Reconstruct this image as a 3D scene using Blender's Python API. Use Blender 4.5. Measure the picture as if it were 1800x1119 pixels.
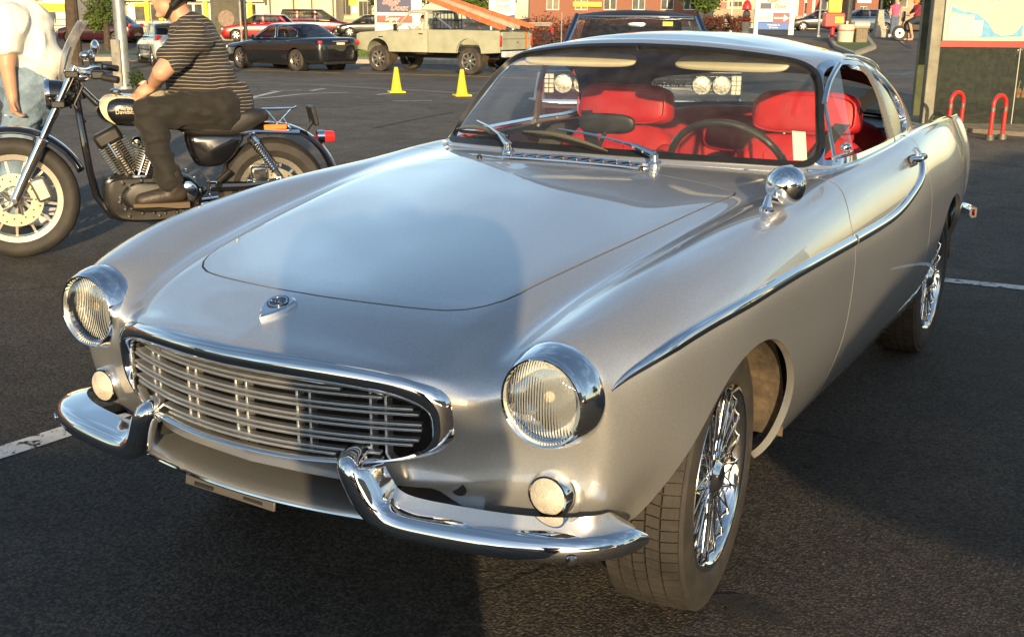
import bpy, math, random
import numpy as np
from mathutils import Vector, Matrix, Euler

# ------------------------------------------------------------------ camera, sky, sun, exposure
for _o in list(bpy.data.objects):
    bpy.data.objects.remove(_o)
scene = bpy.context.scene
COL = scene.collection
R = math.radians
CAM = Vector((1.54, -2.304, 1.328))
_yaw, _pit, _rol = R(30.6), R(-15.4), R(.53)
_f = Vector((-math.sin(_yaw) * math.cos(_pit), math.cos(_yaw) * math.cos(_pit), math.sin(_pit)))
_r = Vector((math.cos(_yaw), math.sin(_yaw), 0))
_u = _r.cross(_f)
_rr = math.cos(_rol) * _r + math.sin(_rol) * _u
_uu = -math.sin(_rol) * _r + math.cos(_rol) * _u
FPX, PCX, PCY = 1968.7, 900., 573.1
cd = bpy.data.cameras.new('camera')
cd.sensor_width = 36
cd.lens = FPX / 1800 * 36
cd.shift_y = (PCY - 559.5) / 1800
cd.clip_start = .05
cd.clip_end = 2000
camo = bpy.data.objects.new('camera', cd)
COL.objects.link(camo)
_m = Matrix((_rr, _uu, -_f)).transposed().to_4x4()
_m.translation = CAM
camo.matrix_world = _m
scene.camera = camo

SUN_DIR = Vector((-.574, .791, -.212)).normalized()      # direction the light travels
world = bpy.data.worlds.new('World')
scene.world = world
world.use_nodes = True
_nt = world.node_tree
_bg = _nt.nodes['Background']
_sky = _nt.nodes.new('ShaderNodeTexSky')
_sky.sky_type = 'NISHITA'
_sky.sun_disc = False
_el = math.asin(-SUN_DIR.z)
_sky.sun_elevation = _el
_sky.sun_rotation = math.atan2(-SUN_DIR.x, -SUN_DIR.y)
_sky.altitude = 50
_sky.air_density = 1.0
_sky.dust_density = .7
# thin streaky cirrus, all round the sky
_tc = _nt.nodes.new('ShaderNodeTexCoord')
_mp = _nt.nodes.new('ShaderNodeMapping')
_mp.inputs['Rotation'].default_value = (0, 0, R(25))
_mp.inputs['Scale'].default_value = (1.2, 4.5, 3.0)
_nz = _nt.nodes.new('ShaderNodeTexNoise')
_nz.inputs['Scale'].default_value = 1.6
_nz.inputs['Detail'].default_value = 6
_cr = _nt.nodes.new('ShaderNodeValToRGB')
_cr.color_ramp.elements[0].position = .46
_cr.color_ramp.elements[1].position = .74
_mx = _nt.nodes.new('ShaderNodeMixRGB')
_mx.blend_type = 'ADD'
_ml = _nt.nodes.new('ShaderNodeMixRGB')
_ml.blend_type = 'MULTIPLY'
_ml.inputs['Fac'].default_value = 1
_ml.inputs['Color2'].default_value = (1.15, 1.0, .85, 1)
_nt.links.new(_tc.outputs['Generated'], _mp.inputs['Vector'])
_nt.links.new(_mp.outputs['Vector'], _nz.inputs['Vector'])
_nt.links.new(_nz.outputs['Fac'], _cr.inputs['Fac'])
_nt.links.new(_sky.outputs['Color'], _ml.inputs['Color1'])
_nt.links.new(_cr.outputs['Color'], _mx.inputs['Fac'])
_nt.links.new(_sky.outputs['Color'], _mx.inputs['Color1'])
_nt.links.new(_ml.outputs['Color'], _mx.inputs['Color2'])
_nt.links.new(_mx.outputs['Color'], _bg.inputs['Color'])
_bg.inputs['Strength'].default_value = .13

sd = bpy.data.lights.new('sun', 'SUN')
sd.energy = 5.0
sd.angle = R(.55)
sd.color = (1.0, .74, .42)
suno = bpy.data.objects.new('sun', sd)
COL.objects.link(suno)
suno.rotation_euler = SUN_DIR.to_track_quat('-Z', 'Y').to_euler()
suno.location = (0, 0, 20)
scene.view_settings.view_transform = 'Standard'
scene.view_settings.look = 'None'
scene.view_settings.exposure = .55
scene.view_settings.gamma = 1
scene.view_settings.use_curve_mapping = False
scene.render.engine = 'CYCLES'
scene.cycles.max_bounces = 10
scene.cycles.transparent_max_bounces = 16

rng = random.Random(7)


# ------------------------------------------------------------------ helpers
def px(u, v, x=None, y=None, z=None, d=None):
    """point on the sight line of photo pixel (u, v) at a given world coordinate or depth (used to measure positions)"""
    u, v = float(u), float(v)
    dr = _f + (u - PCX) / FPX * _rr - (v - PCY) / FPX * _uu
    if x is not None:
        t = (x - CAM.x) / dr.x
    elif y is not None:
        t = (y - CAM.y) / dr.y
    elif z is not None:
        t = (z - CAM.z) / dr.z
    else:
        t = d
    return CAM + t * dr


def frame(axis, up=(0, 0, 1)):
    a = Vector(axis).normalized()
    u = Vector(up)
    if abs(a.dot(u)) > .98 * u.length:
        u = Vector((1, 0, 0)) if abs(a.x) < .9 else Vector((0, 1, 0))
    s = u.cross(a).normalized()
    return s, a.cross(s), a


class MB:
    """collects shapes into one mesh"""

    def __init__(s):
        s.v = []
        s.f = []

    def add(s, v, f, M=None):
        o = len(s.v)
        s.v += [tuple(M @ Vector(p)) if M else tuple(p) for p in v]
        s.f += [tuple(i + o for i in q) for q in f]
        return s

    def box(s, c, sz, rot=None, taper=1.0, M=None):
        hx, hy, hz = sz[0] / 2, sz[1] / 2, sz[2] / 2
        v = []
        for dz in (-1, 1):
            k = taper if dz > 0 else 1
            for dx, dy in ((-1, -1), (1, -1), (1, 1), (-1, 1)):
                v.append(Vector((dx * hx * k, dy * hy * k, dz * hz)))
        if rot:
            e = Euler(rot).to_matrix()
            v = [e @ p for p in v]
        v = [p + Vector(c) for p in v]
        return s.add(v, [(3, 2, 1, 0), (4, 5, 6, 7), (0, 1, 5, 4), (1, 2, 6, 5), (2, 3, 7, 6), (3, 0, 4, 7)], M)

    def cyl(s, p0, p1, r0, r1=None, n=14, caps=True):
        r1 = r0 if r1 is None else r1
        p0, p1 = Vector(p0), Vector(p1)
        a, b, _ = frame(p1 - p0)
        v = []
        for p, r in ((p0, r0), (p1, r1)):
            for i in range(n):
                t = 2 * math.pi * i / n
                v.append(p + r * (math.cos(t) * a + math.sin(t) * b))
        f = [(i, (i + 1) % n, n + (i + 1) % n, n + i) for i in range(n)]
        if caps:
            f += [tuple(range(n - 1, -1, -1)), tuple(range(n, 2 * n))]
        return s.add(v, f)

    def lathe(s, prof, o, axis, n=32, up=(0, 0, 1), ang=2 * math.pi, caps=False, a0=0.):
        """prof: (radius, distance along axis)"""
        a, b, c = frame(axis, up)
        o = Vector(o)
        full = ang > 6.28
        m = n if full else n + 1
        v = []
        for r, h in prof:
            for i in range(m):
                t = a0 + ang * i / n
                v.append(o + c * h + r * (math.cos(t) * a + math.sin(t) * b))
        f = []
        for k in range(len(prof) - 1):
            for i in range(n):
                j = (i + 1) % m
                f.append((k * m + i, k * m + j, (k + 1) * m + j, (k + 1) * m + i))
        if caps:
            f += [tuple(range(m - 1, -1, -1)), tuple(range((len(prof) - 1) * m, len(prof) * m))]
        return s.add(v, f)

    def loft(s, rings, closed=True, caps=True):
        n = len(rings[0])
        v = [p for r in rings for p in r]
        f = []
        for k in range(len(rings) - 1):
            for i in range(n if closed else n - 1):
                j = (i + 1) % n
                f.append((k * n + i, k * n + j, (k + 1) * n + j, (k + 1) * n + i))
        if caps and closed:
            f += [tuple(range(n - 1, -1, -1)), tuple(range((len(rings) - 1) * n, len(rings) * n))]
        return s.add(v, f)

    def tube(s, pts, r, n=10, caps=True, closed=False, up=(0, 0, 1), flat=1.0):
        pts = [Vector(p) for p in pts]
        m = len(pts)
        rs = r if isinstance(r, (list, tuple)) else [r] * m
        rings = []
        pa = None
        for i, p in enumerate(pts):
            if closed:
                t = pts[(i + 1) % m] - pts[i - 1]
            else:
                t = pts[min(i + 1, m - 1)] - pts[max(i - 1, 0)]
            t = t.normalized()
            if pa is None:
                a, b, _ = frame(t, up)
            else:
                a = (pa - t * pa.dot(t)).normalized()
                b = t.cross(a)
            pa = a
            rings.append([p + rs[i] * (math.cos(2 * math.pi * k / n) * a + flat * math.sin(2 * math.pi * k / n) * b)
                          for k in range(n)])
        if closed:
            rings.append(rings[0])
            caps = False
        return s.loft(rings, True, caps)

    def sweep(s, pts, prof, up=(0, 0, 1), closed_prof=True, caps=True, scale=None):
        """prof: (side, up) pairs; side = horizontal normal to the right of the path"""
        pts = [Vector(p) for p in pts]
        m = len(pts)
        rings = []
        for i, p in enumerate(pts):
            t = (pts[min(i + 1, m - 1)] - pts[max(i - 1, 0)]).normalized()
            sd_ = t.cross(Vector(up)).normalized()
            u = sd_.cross(t)
            k = scale[i] if scale else 1
            rings.append([p + k * (a * sd_ + b * u) for a, b in prof])
        return s.loft(rings, closed_prof, caps)

    def ball(s, c, r, n=16, m=10, M=None):
        c = Vector(c)
        rx, ry, rz = (r, r, r) if isinstance(r, (int, float)) else r
        v = []
        for j in range(m + 1):
            t = math.pi * j / m
            for i in range(n):
                a = 2 * math.pi * i / n
                v.append(Vector((rx * math.sin(t) * math.cos(a), ry * math.sin(t) * math.sin(a), rz * math.cos(t))))
        v = [(M @ p if M else p) + c for p in v]
        f = [(j * n + i, (j + 1) * n + i, (j + 1) * n + (i + 1) % n, j * n + (i + 1) % n) for j in range(m) for i in range(n)]
        return s.add(v, f)

    def mir(s, k=0):
        """append the x-mirrored copy"""
        n = len(s.v)
        s.v += [(-p[0], p[1], p[2]) for p in s.v[:n]]
        s.f += [tuple(i + n for i in reversed(q)) for q in s.f[:]]
        return s

    def mesh(s, name, ang=35):
        me = bpy.data.meshes.new(name)
        me.from_pydata([tuple(p) for p in s.v], [], s.f)
        me.validate()
        if ang:
            me.polygons.foreach_set('use_smooth', [True] * len(me.polygons))
            me.set_sharp_from_angle(angle=R(ang))
        me.update()
        return me

    def build(s, name, mt, parent=None, ang=35, bevel=0, seg=2):
        o = bpy.data.objects.new(name, s.mesh(name, ang))
        COL.objects.link(o)
        o.data.materials.append(mt)
        if parent:
            o.parent = parent
        if bevel:
            b = o.modifiers.new('bevel', 'BEVEL')
            b.width = bevel
            b.segments = seg
            b.limit_method = 'ANGLE'
            b.angle_limit = R(40)
        return o


def tag(o, label, cat, group=None, kind=None):
    o['label'] = label
    o['category'] = cat
    if group:
        o['group'] = group
    if kind:
        o['kind'] = kind
    return o


def empty(name, loc=(0, 0, 0), rz=0.):
    o = bpy.data.objects.new(name, None)
    COL.objects.link(o)
    o.location = loc
    o.rotation_euler = (0, 0, rz)
    o.empty_display_size = .2
    return o


def copy_tree(o, parent=None):
    c = o.copy()
    COL.objects.link(c)
    c.parent = parent
    for ch in [q for q in bpy.data.objects if q.parent == o]:
        copy_tree(ch, c)
    return c


def text_mesh(name, body, size, mt, M, parent=None, ext=.002, offset=0., align='CENTER', shear=0., spacing=1.):
    cu = bpy.data.curves.new(name, 'FONT')
    cu.body = body
    cu.size = size
    cu.extrude = ext
    cu.offset = offset
    cu.shear = shear
    cu.space_character = spacing
    cu.align_x = align
    cu.align_y = 'CENTER'
    cu.resolution_u = 3
    t = bpy.data.objects.new(name, cu)
    COL.objects.link(t)
    dg = bpy.context.evaluated_depsgraph_get()
    me = bpy.data.meshes.new_from_object(t.evaluated_get(dg))
    bpy.data.objects.remove(t)
    o = bpy.data.objects.new(name, me)
    COL.objects.link(o)
    me.materials.clear()
    me.materials.append(mt)
    if parent:
        o.parent = parent
    o.matrix_local = M
    return o


def face_mat(o, n, up=(0, 0, 1)):
    """matrix whose +Z looks along n and +Y is up (for lettering)"""
    n = Vector(n).normalized()
    x = Vector(up).cross(n).normalized()
    y = n.cross(x)
    m = Matrix((x, y, n)).transposed().to_4x4()
    m.translation = Vector(o)
    return m


# ------------------------------------------------------------------ materials
MATS = {}


def mat(name, col, rough=.5, metal=0., coat=0., coat_r=.03, var=.0, vscale=8., bump=0., bscale=60., spec=.5, emit=None, estr=0.,
        col2=None, alpha=None, sheen=0., rvar=0., bdist=.01):
    if name in MATS:
        return MATS[name]
    m = bpy.data.materials.new(name)
    m.use_nodes = True
    nt = m.node_tree
    b = nt.nodes['Principled BSDF']
    b.inputs['Base Color'].default_value = (*col, 1)
    b.inputs['Roughness'].default_value = rough
    b.inputs['Metallic'].default_value = metal
    b.inputs['Coat Weight'].default_value = coat
    b.inputs['Coat Roughness'].default_value = coat_r
    b.inputs['Specular IOR Level'].default_value = spec
    if sheen:
        b.inputs['Sheen Weight'].default_value = sheen
    if emit:
        b.inputs['Emission Color'].default_value = (*emit, 1)
        b.inputs['Emission Strength'].default_value = estr
    tc = nt.nodes.new('ShaderNodeTexCoord')
    if var or rvar:
        n = nt.nodes.new('ShaderNodeTexNoise')
        n.inputs['Scale'].default_value = vscale
        n.inputs['Detail'].default_value = 6
        n.inputs['Roughness'].default_value = .6
        nt.links.new(tc.outputs['Object'], n.inputs['Vector'])
        if var:
            r = nt.nodes.new('ShaderNodeValToRGB')
            c2 = col2 or tuple(max(0, c * (1 - var)) for c in col)
            c1 = col if col2 else tuple(min(1, c * (1 + var)) for c in col)
            r.color_ramp.elements[0].color = (*c2, 1)
            r.color_ramp.elements[1].color = (*c1, 1)
            r.color_ramp.elements[0].position = .35
            r.color_ramp.elements[1].position = .65
            nt.links.new(n.outputs['Fac'], r.inputs['Fac'])
            nt.links.new(r.outputs['Color'], b.inputs['Base Color'])
        if rvar:
            mr = nt.nodes.new('ShaderNodeMapRange')
            mr.inputs['From Min'].default_value = .3
            mr.inputs['From Max'].default_value = .7
            mr.inputs['To Min'].default_value = max(0, rough - rvar)
            mr.inputs['To Max'].default_value = min(1, rough + rvar)
            nt.links.new(n.outputs['Fac'], mr.inputs['Value'])
            nt.links.new(mr.outputs['Result'], b.inputs['Roughness'])
    if bump:
        n2 = nt.nodes.new('ShaderNodeTexNoise')
        n2.inputs['Scale'].default_value = bscale
        n2.inputs['Detail'].default_value = 4
        nt.links.new(tc.outputs['Object'], n2.inputs['Vector'])
        bp = nt.nodes.new('ShaderNodeBump')
        bp.inputs['Strength'].default_value = bump
        bp.inputs['Distance'].default_value = bdist
        nt.links.new(n2.outputs['Fac'], bp.inputs['Height'])
        nt.links.new(bp.outputs['Normal'], b.inputs['Normal'])
    MATS[name] = m
    return m


def glass(name, tint=(.9, .93, .92), refl=1.0, rough=.0, dirt=0.):
    """window glass: clear sheet with Fresnel reflection"""
    if name in MATS:
        return MATS[name]
    m = bpy.data.materials.new(name)
    m.use_nodes = True
    nt = m.node_tree
    nt.nodes.remove(nt.nodes['Principled BSDF'])
    out = nt.nodes['Material Output']
    tr = nt.nodes.new('ShaderNodeBsdfTransparent')
    tr.inputs['Color'].default_value = (*tint, 1)
    gl = nt.nodes.new('ShaderNodeBsdfGlossy')
    gl.inputs['Roughness'].default_value = rough
    gl.inputs['Color'].default_value = (refl, refl, refl, 1)
    fr = nt.nodes.new('ShaderNodeFresnel')
    # same reflectance from both faces of the thin pane
    ge = nt.nodes.new('ShaderNodeNewGeometry')
    mi = nt.nodes.new('ShaderNodeMapRange')
    mi.inputs['To Min'].default_value = 1.5
    mi.inputs['To Max'].default_value = 1 / 1.5
    nt.links.new(ge.outputs['Backfacing'], mi.inputs['Value'])
    nt.links.new(mi.outputs['Result'], fr.inputs['IOR'])
    mx = nt.nodes.new('ShaderNodeMixShader')
    nt.links.new(fr.outputs['Fac'], mx.inputs['Fac'])
    nt.links.new(tr.outputs['BSDF'], mx.inputs[1])
    nt.links.new(gl.outputs['BSDF'], mx.inputs[2])
    last = mx
    if dirt:
        df = nt.nodes.new('ShaderNodeBsdfDiffuse')
        df.inputs['Color'].default_value = (.6, .58, .55, 1)
        tc = nt.nodes.new('ShaderNodeTexCoord')
        nz = nt.nodes.new('ShaderNodeTexNoise')
        nz.inputs['Scale'].default_value = 14
        nz.inputs['Detail'].default_value = 10
        mr = nt.nodes.new('ShaderNodeMapRange')
        mr.inputs['From Min'].default_value = .35
        mr.inputs['From Max'].default_value = .8
        mr.inputs['To Min'].default_value = dirt * .4
        mr.inputs['To Max'].default_value = dirt * 1.6
        nt.links.new(tc.outputs['Object'], nz.inputs['Vector'])
        nt.links.new(nz.outputs['Fac'], mr.inputs['Value'])
        m2 = nt.nodes.new('ShaderNodeMixShader')
        nt.links.new(mr.outputs['Result'], m2.inputs['Fac'])
        nt.links.new(mx.outputs['Shader'], m2.inputs[1])
        nt.links.new(df.outputs['BSDF'], m2.inputs[2])
        last = m2
    nt.links.new(last.outputs['Shader'], out.inputs['Surface'])
    MATS[name] = m
    return m


def flake_paint(name, col, metal, rough, coat_r=.03):
    m = mat(name, col, rough, metal, 1.0, coat_r)
    nt = m.node_tree
    b = nt.nodes['Principled BSDF']
    b.inputs['Coat IOR'].default_value = 1.7
    tc = nt.nodes.new('ShaderNodeTexCoord')
    vo = nt.nodes.new('ShaderNodeTexVoronoi')
    vo.inputs['Scale'].default_value = 900
    mx = nt.nodes.new('ShaderNodeMixRGB')
    mx.blend_type = 'MULTIPLY'
    mx.inputs['Fac'].default_value = .30
    mx.inputs['Color1'].default_value = (*[c * 1.15 for c in col], 1)
    bw = nt.nodes.new('ShaderNodeRGBToBW')
    n = nt.nodes.new('ShaderNodeTexNoise')
    n.inputs['Scale'].default_value = 2.2
    n.inputs['Detail'].default_value = 7
    mr = nt.nodes.new('ShaderNodeMapRange')
    mr.inputs['From Min'].default_value = .3
    mr.inputs['From Max'].default_value = .75
    mr.inputs['To Min'].default_value = rough - .03
    mr.inputs['To Max'].default_value = rough + .06
    nt.links.new(tc.outputs['Object'], vo.inputs['Vector'])
    nt.links.new(tc.outputs['Object'], n.inputs['Vector'])
    nt.links.new(vo.outputs['Color'], bw.inputs['Color'])
    nt.links.new(bw.outputs['Val'], mx.inputs['Color2'])
    nt.links.new(mx.outputs['Color'], b.inputs['Base Color'])
    nt.links.new(n.outputs['Fac'], mr.inputs['Value'])
    nt.links.new(mr.outputs['Result'], b.inputs['Roughness'])
    return m


SILVER = flake_paint('silver_paint', (.58, .592, .595), .75, .31, .012)
CHROME = mat('chrome', (.86, .86, .86), .045, 1., rvar=.02, vscale=14)
CHROME_B = mat('chrome_satin', (.75, .74, .71), .16, 1., rvar=.05, vscale=30)
RUBBER = mat('rubber_seal', (.012, .012, .012), .42, 0, var=.3, vscale=20)
TYRE = mat('tyre_rubber', (.022, .021, .020), .7, 0, var=.25, vscale=14, bump=.15, bscale=120, col2=(.042, .037, .031))
DARK = mat('dark_void', (.012, .012, .013), .8, var=.3)
BLACKP = mat('black_plastic', (.02, .02, .02), .45, var=.25, vscale=25)
RED_L = mat('red_leather', (.48, .016, .020), .5, 0, var=.12, vscale=9, bump=.12, bscale=260)
GLASS = glass('clear_glass', (.9, .93, .91), dirt=.035)
GLASS_D = glass('tinted_glass', (.28, .3, .3))
WHITEP = mat('white_paint', (.75, .74, .70), .5, var=.06)
SKIN = mat('skin', (.56, .30, .19), .5, var=.10, vscale=14)
# ------------------------------------------------------------------ the silver coupe: smooth panels cut from two lofted skins
def cspline(t, P, q):
    """natural cubic spline through P (n,k) at knots t, evaluated at q"""
    n = len(t)
    h = np.diff(t)
    A = np.zeros((n, n))
    B = np.zeros((n, P.shape[1]))
    A[0, 0] = A[-1, -1] = 1
    for i in range(1, n - 1):
        A[i, i - 1], A[i, i], A[i, i + 1] = h[i - 1], 2 * (h[i - 1] + h[i]), h[i]
        B[i] = 6 * ((P[i + 1] - P[i]) / h[i] - (P[i] - P[i - 1]) / h[i - 1])
    M = np.linalg.solve(A, B)
    k = np.clip(np.searchsorted(t, q) - 1, 0, n - 2)
    hk = h[k][:, None]
    a = ((t[k + 1] - q)[:, None]) / hk
    b = ((q - t[k])[:, None]) / hk
    return a * P[k] + b * P[k + 1] + ((a ** 3 - a) * M[k] + (b ** 3 - b) * M[k + 1]) * hk ** 2 / 6


def net(rows, nu, nv):
    """rows: (m, n, 3) control net -> dense (nu, nv, 3) grid"""
    P = np.array(rows, float)
    m, n, _ = P.shape
    du = np.sqrt(np.linalg.norm(np.diff(P, axis=0), axis=2)).mean(1) ** 1.4
    dv = np.sqrt(np.linalg.norm(np.diff(P, axis=1), axis=2)).mean(0) ** 1.4
    tu = np.concatenate([[0], np.cumsum(du)])
    tv = np.concatenate([[0], np.cumsum(dv)])
    G = cspline(tu, P.reshape(m, n * 3), np.linspace(0, tu[-1], nu)).reshape(nu, n, 3)
    G = G.transpose(1, 0, 2).reshape(n, nu * 3)
    G = cspline(tv, G, np.linspace(0, tv[-1], nv)).reshape(nv, nu, 3).transpose(1, 0, 2)
    return G


def fair(G, it=12, lock0=True):
    """light smoothing of the dense grid (interior only)"""
    for _ in range(it):
        H = G.copy()
        H[1:-1] += .25 * (G[2:] - 2 * G[1:-1] + G[:-2])
        K = H.copy()
        K[:, 1:-1] += .25 * (H[:, 2:] - 2 * H[:, 1:-1] + H[:, :-2])
        G = K
    return G


class Skin:
    """triangle/quad soup with smooth vertex normals that can be cut along implicit curves"""

    def __init__(s, V, F, N):
        s.V, s.F, s.N = V, F, N

    @staticmethod
    def grid(G, flip=False):
        nu, nv, _ = G.shape
        V = G.reshape(-1, 3)
        i = np.arange(nu * nv).reshape(nu, nv)
        a, b, c, d = i[:-1, :-1], i[1:, :-1], i[1:, 1:], i[:-1, 1:]
        F = np.stack([a, b, c, d], -1).reshape(-1, 4)
        if flip:
            F = F[:, ::-1]
        e1 = V[F[:, 2]] - V[F[:, 0]]
        e2 = V[F[:, 3]] - V[F[:, 1]]
        fn = np.cross(e1, e2)
        N = np.zeros_like(V)
        for k in range(4):
            np.add.at(N, F[:, k], fn)
        N[np.abs(V[:, 0]) < 1e-4, 0] = 0
        N /= np.linalg.norm(N, axis=1)[:, None] + 1e-12
        return Skin(V.copy(), [tuple(q) for q in F], N)

    def cut(s, fn):
        """-> (part with fn<0, part with fn>=0)"""
        f = fn(s.V)
        V = [*s.V]
        N = [*s.N]
        neg, pos = [], []
        cache = {}
        sg = f < 0

        def cross(a, b):
            k = (a, b) if a < b else (b, a)
            if k not in cache:
                t = f[a] / (f[a] - f[b])
                V.append(s.V[a] + t * (s.V[b] - s.V[a]))
                n = s.N[a] + t * (s.N[b] - s.N[a])
                N.append(n / (np.linalg.norm(n) + 1e-12))
                cache[k] = len(V) - 1
            return cache[k]

        for q in s.F:
            c = sum(bool(sg[i]) for i in q)
            if c == len(q):
                neg.append(q)
            elif c == 0:
                pos.append(q)
            else:
                A, B = [], []
                for k in range(len(q)):
                    i, j = q[k], q[(k + 1) % len(q)]
                    (A if sg[i] else B).append(i)
                    if sg[i] != sg[j]:
                        x = cross(i, j)
                        A.append(x)
                        B.append(x)
                if len(A) > 2:
                    neg.append(tuple(A))
                if len(B) > 2:
                    pos.append(tuple(B))
        V, N = np.array(V), np.array(N)
        return Skin(V, neg, N).compact(), Skin(V, pos, N).compact()

    def compact(s):
        if not s.F:
            return Skin(np.zeros((0, 3)), [], np.zeros((0, 3)))
        u = sorted({i for q in s.F for i in q})
        m = {k: i for i, k in enumerate(u)}
        return Skin(s.V[u], [tuple(m[i] for i in q) for q in s.F], s.N[u])

    def offset(s, d):
        return Skin(s.V + s.N * d, s.F, s.N)

    def rim(s, d=.012, skip=None):
        """folds the open edges inwards by d (panel thickness)"""
        cnt = {}
        for q in s.F:
            for k in range(len(q)):
                i, j = q[k], q[(k + 1) % len(q)]
                key = (min(i, j), max(i, j))
                cnt[key] = None if key in cnt else (i, j)
        E = [e for e in cnt.values() if e]
        V, N, F = [*s.V], [*s.N], list(s.F)
        idx = {}
        side = {}
        for i, j in E:
            e = s.V[j] - s.V[i]
            o = np.cross(e, s.N[i])
            for k in (i, j):
                side[k] = side.get(k, 0) + o / (np.linalg.norm(o) + 1e-12)
        for i, j in E:
            if abs(s.V[i][0]) < 1e-3 and abs(s.V[j][0]) < 1e-3:
                continue
            for k in (i, j):
                if k not in idx:
                    nn = side[k] / (np.linalg.norm(side[k]) + 1e-12)
                    V.append(s.V[k])
                    N.append(nn)
                    V.append(s.V[k] - s.N[k] * d)
                    N.append(nn)
                    idx[k] = len(V) - 2
            a, b = idx[i], idx[j]
            F.append((b, a, a + 1, b + 1))
        return Skin(np.array(V), F, np.array(N))

    def build(s, name, mt, parent, mirror=False, side=0):
        V, F, N = s.V, list(s.F), s.N
        if side < 0:
            V = V * np.array([-1, 1, 1])
            N = N * np.array([-1, 1, 1])
            F = [tuple(reversed(q)) for q in F]
        if mirror:
            n = len(V)
            V = np.vstack([V, V * np.array([-1, 1, 1])])
            N = np.vstack([N, N * np.array([-1, 1, 1])])
            F = F + [tuple(i + n for i in reversed(q)) for q in F]
        me = bpy.data.meshes.new(name)
        me.from_pydata(V.tolist(), [], F)
        me.polygons.foreach_set('use_smooth', [True] * len(me.polygons))
        me.normals_split_custom_set_from_vertices(N.tolist())
        me.update()
        o = bpy.data.objects.new(name, me)
        COL.objects.link(o)
        me.materials.append(mt)
        o.parent = parent
        return o


def poly_sd(pts):
    """signed distance (negative inside) to a closed 2-D polygon"""
    P = np.array(pts, float)
    Q = np.roll(P, -1, 0)

    def f(X):
        out = np.empty(len(X))
        for k in range(0, len(X), 4000):
            x = X[k:k + 4000]
            ab = Q - P
            ap = x[:, None, :] - P[None]
            t = np.clip((ap * ab).sum(2) / ((ab ** 2).sum(1) + 1e-12), 0, 1)
            d = np.sqrt(((ap - t[..., None] * ab) ** 2).sum(2)).min(1)
            yi, yj = P[:, 1], Q[:, 1]
            cnd = (yi[None] > x[:, 1:2]) != (yj[None] > x[:, 1:2])
            xc = (Q[:, 0] - P[:, 0]) * (x[:, 1:2] - yi) / np.where(yj - yi == 0, 1e-12, yj - yi) + P[:, 0]
            ins = ((x[:, 0:1] < xc) & cnd).sum(1) % 2 == 1
            out[k:k + 4000] = np.where(ins, -d, d)
        return out
    return f


def smooth_poly(pts, n=12, closed=True):
    """Catmull-Rom through the points"""
    P = [np.array(p, float) for p in pts]
    m = len(P)
    out = []
    for i in range(m if closed else m - 1):
        if closed:
            a, b, c, d = P[i - 1], P[i], P[(i + 1) % m], P[(i + 2) % m]
        else:
            a, b, c, d = P[max(i - 1, 0)], P[i], P[i + 1], P[min(i + 2, m - 1)]
        for k in range(n):
            t = k / n
            out.append(.5 * ((2 * b) + (c - a) * t + (2 * a - 5 * b + 4 * c - d) * t * t + (3 * b - a - 3 * c + d) * t ** 3))
    if not closed:
        out.append(P[-1])
    return out


def round_poly(pts, rad, n=8):
    """polygon with rounded corners"""
    out = []
    m = len(pts)
    for i in range(m):
        p, a, b = np.array(pts[i], float), np.array(pts[i - 1], float), np.array(pts[(i + 1) % m], float)
        r = rad[i] if isinstance(rad, (list, tuple)) else rad
        u = (a - p) / np.linalg.norm(a - p)
        w = (b - p) / np.linalg.norm(b - p)
        for k in range(n + 1):
            t = k / n
            out.append(p + u * r * (1 - t) ** 2 + w * r * t ** 2)
    return out


car = empty('sports_coupe')
tag(car, 'silver classic sports coupe with red interior parked in the foreground', 'car')

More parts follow.
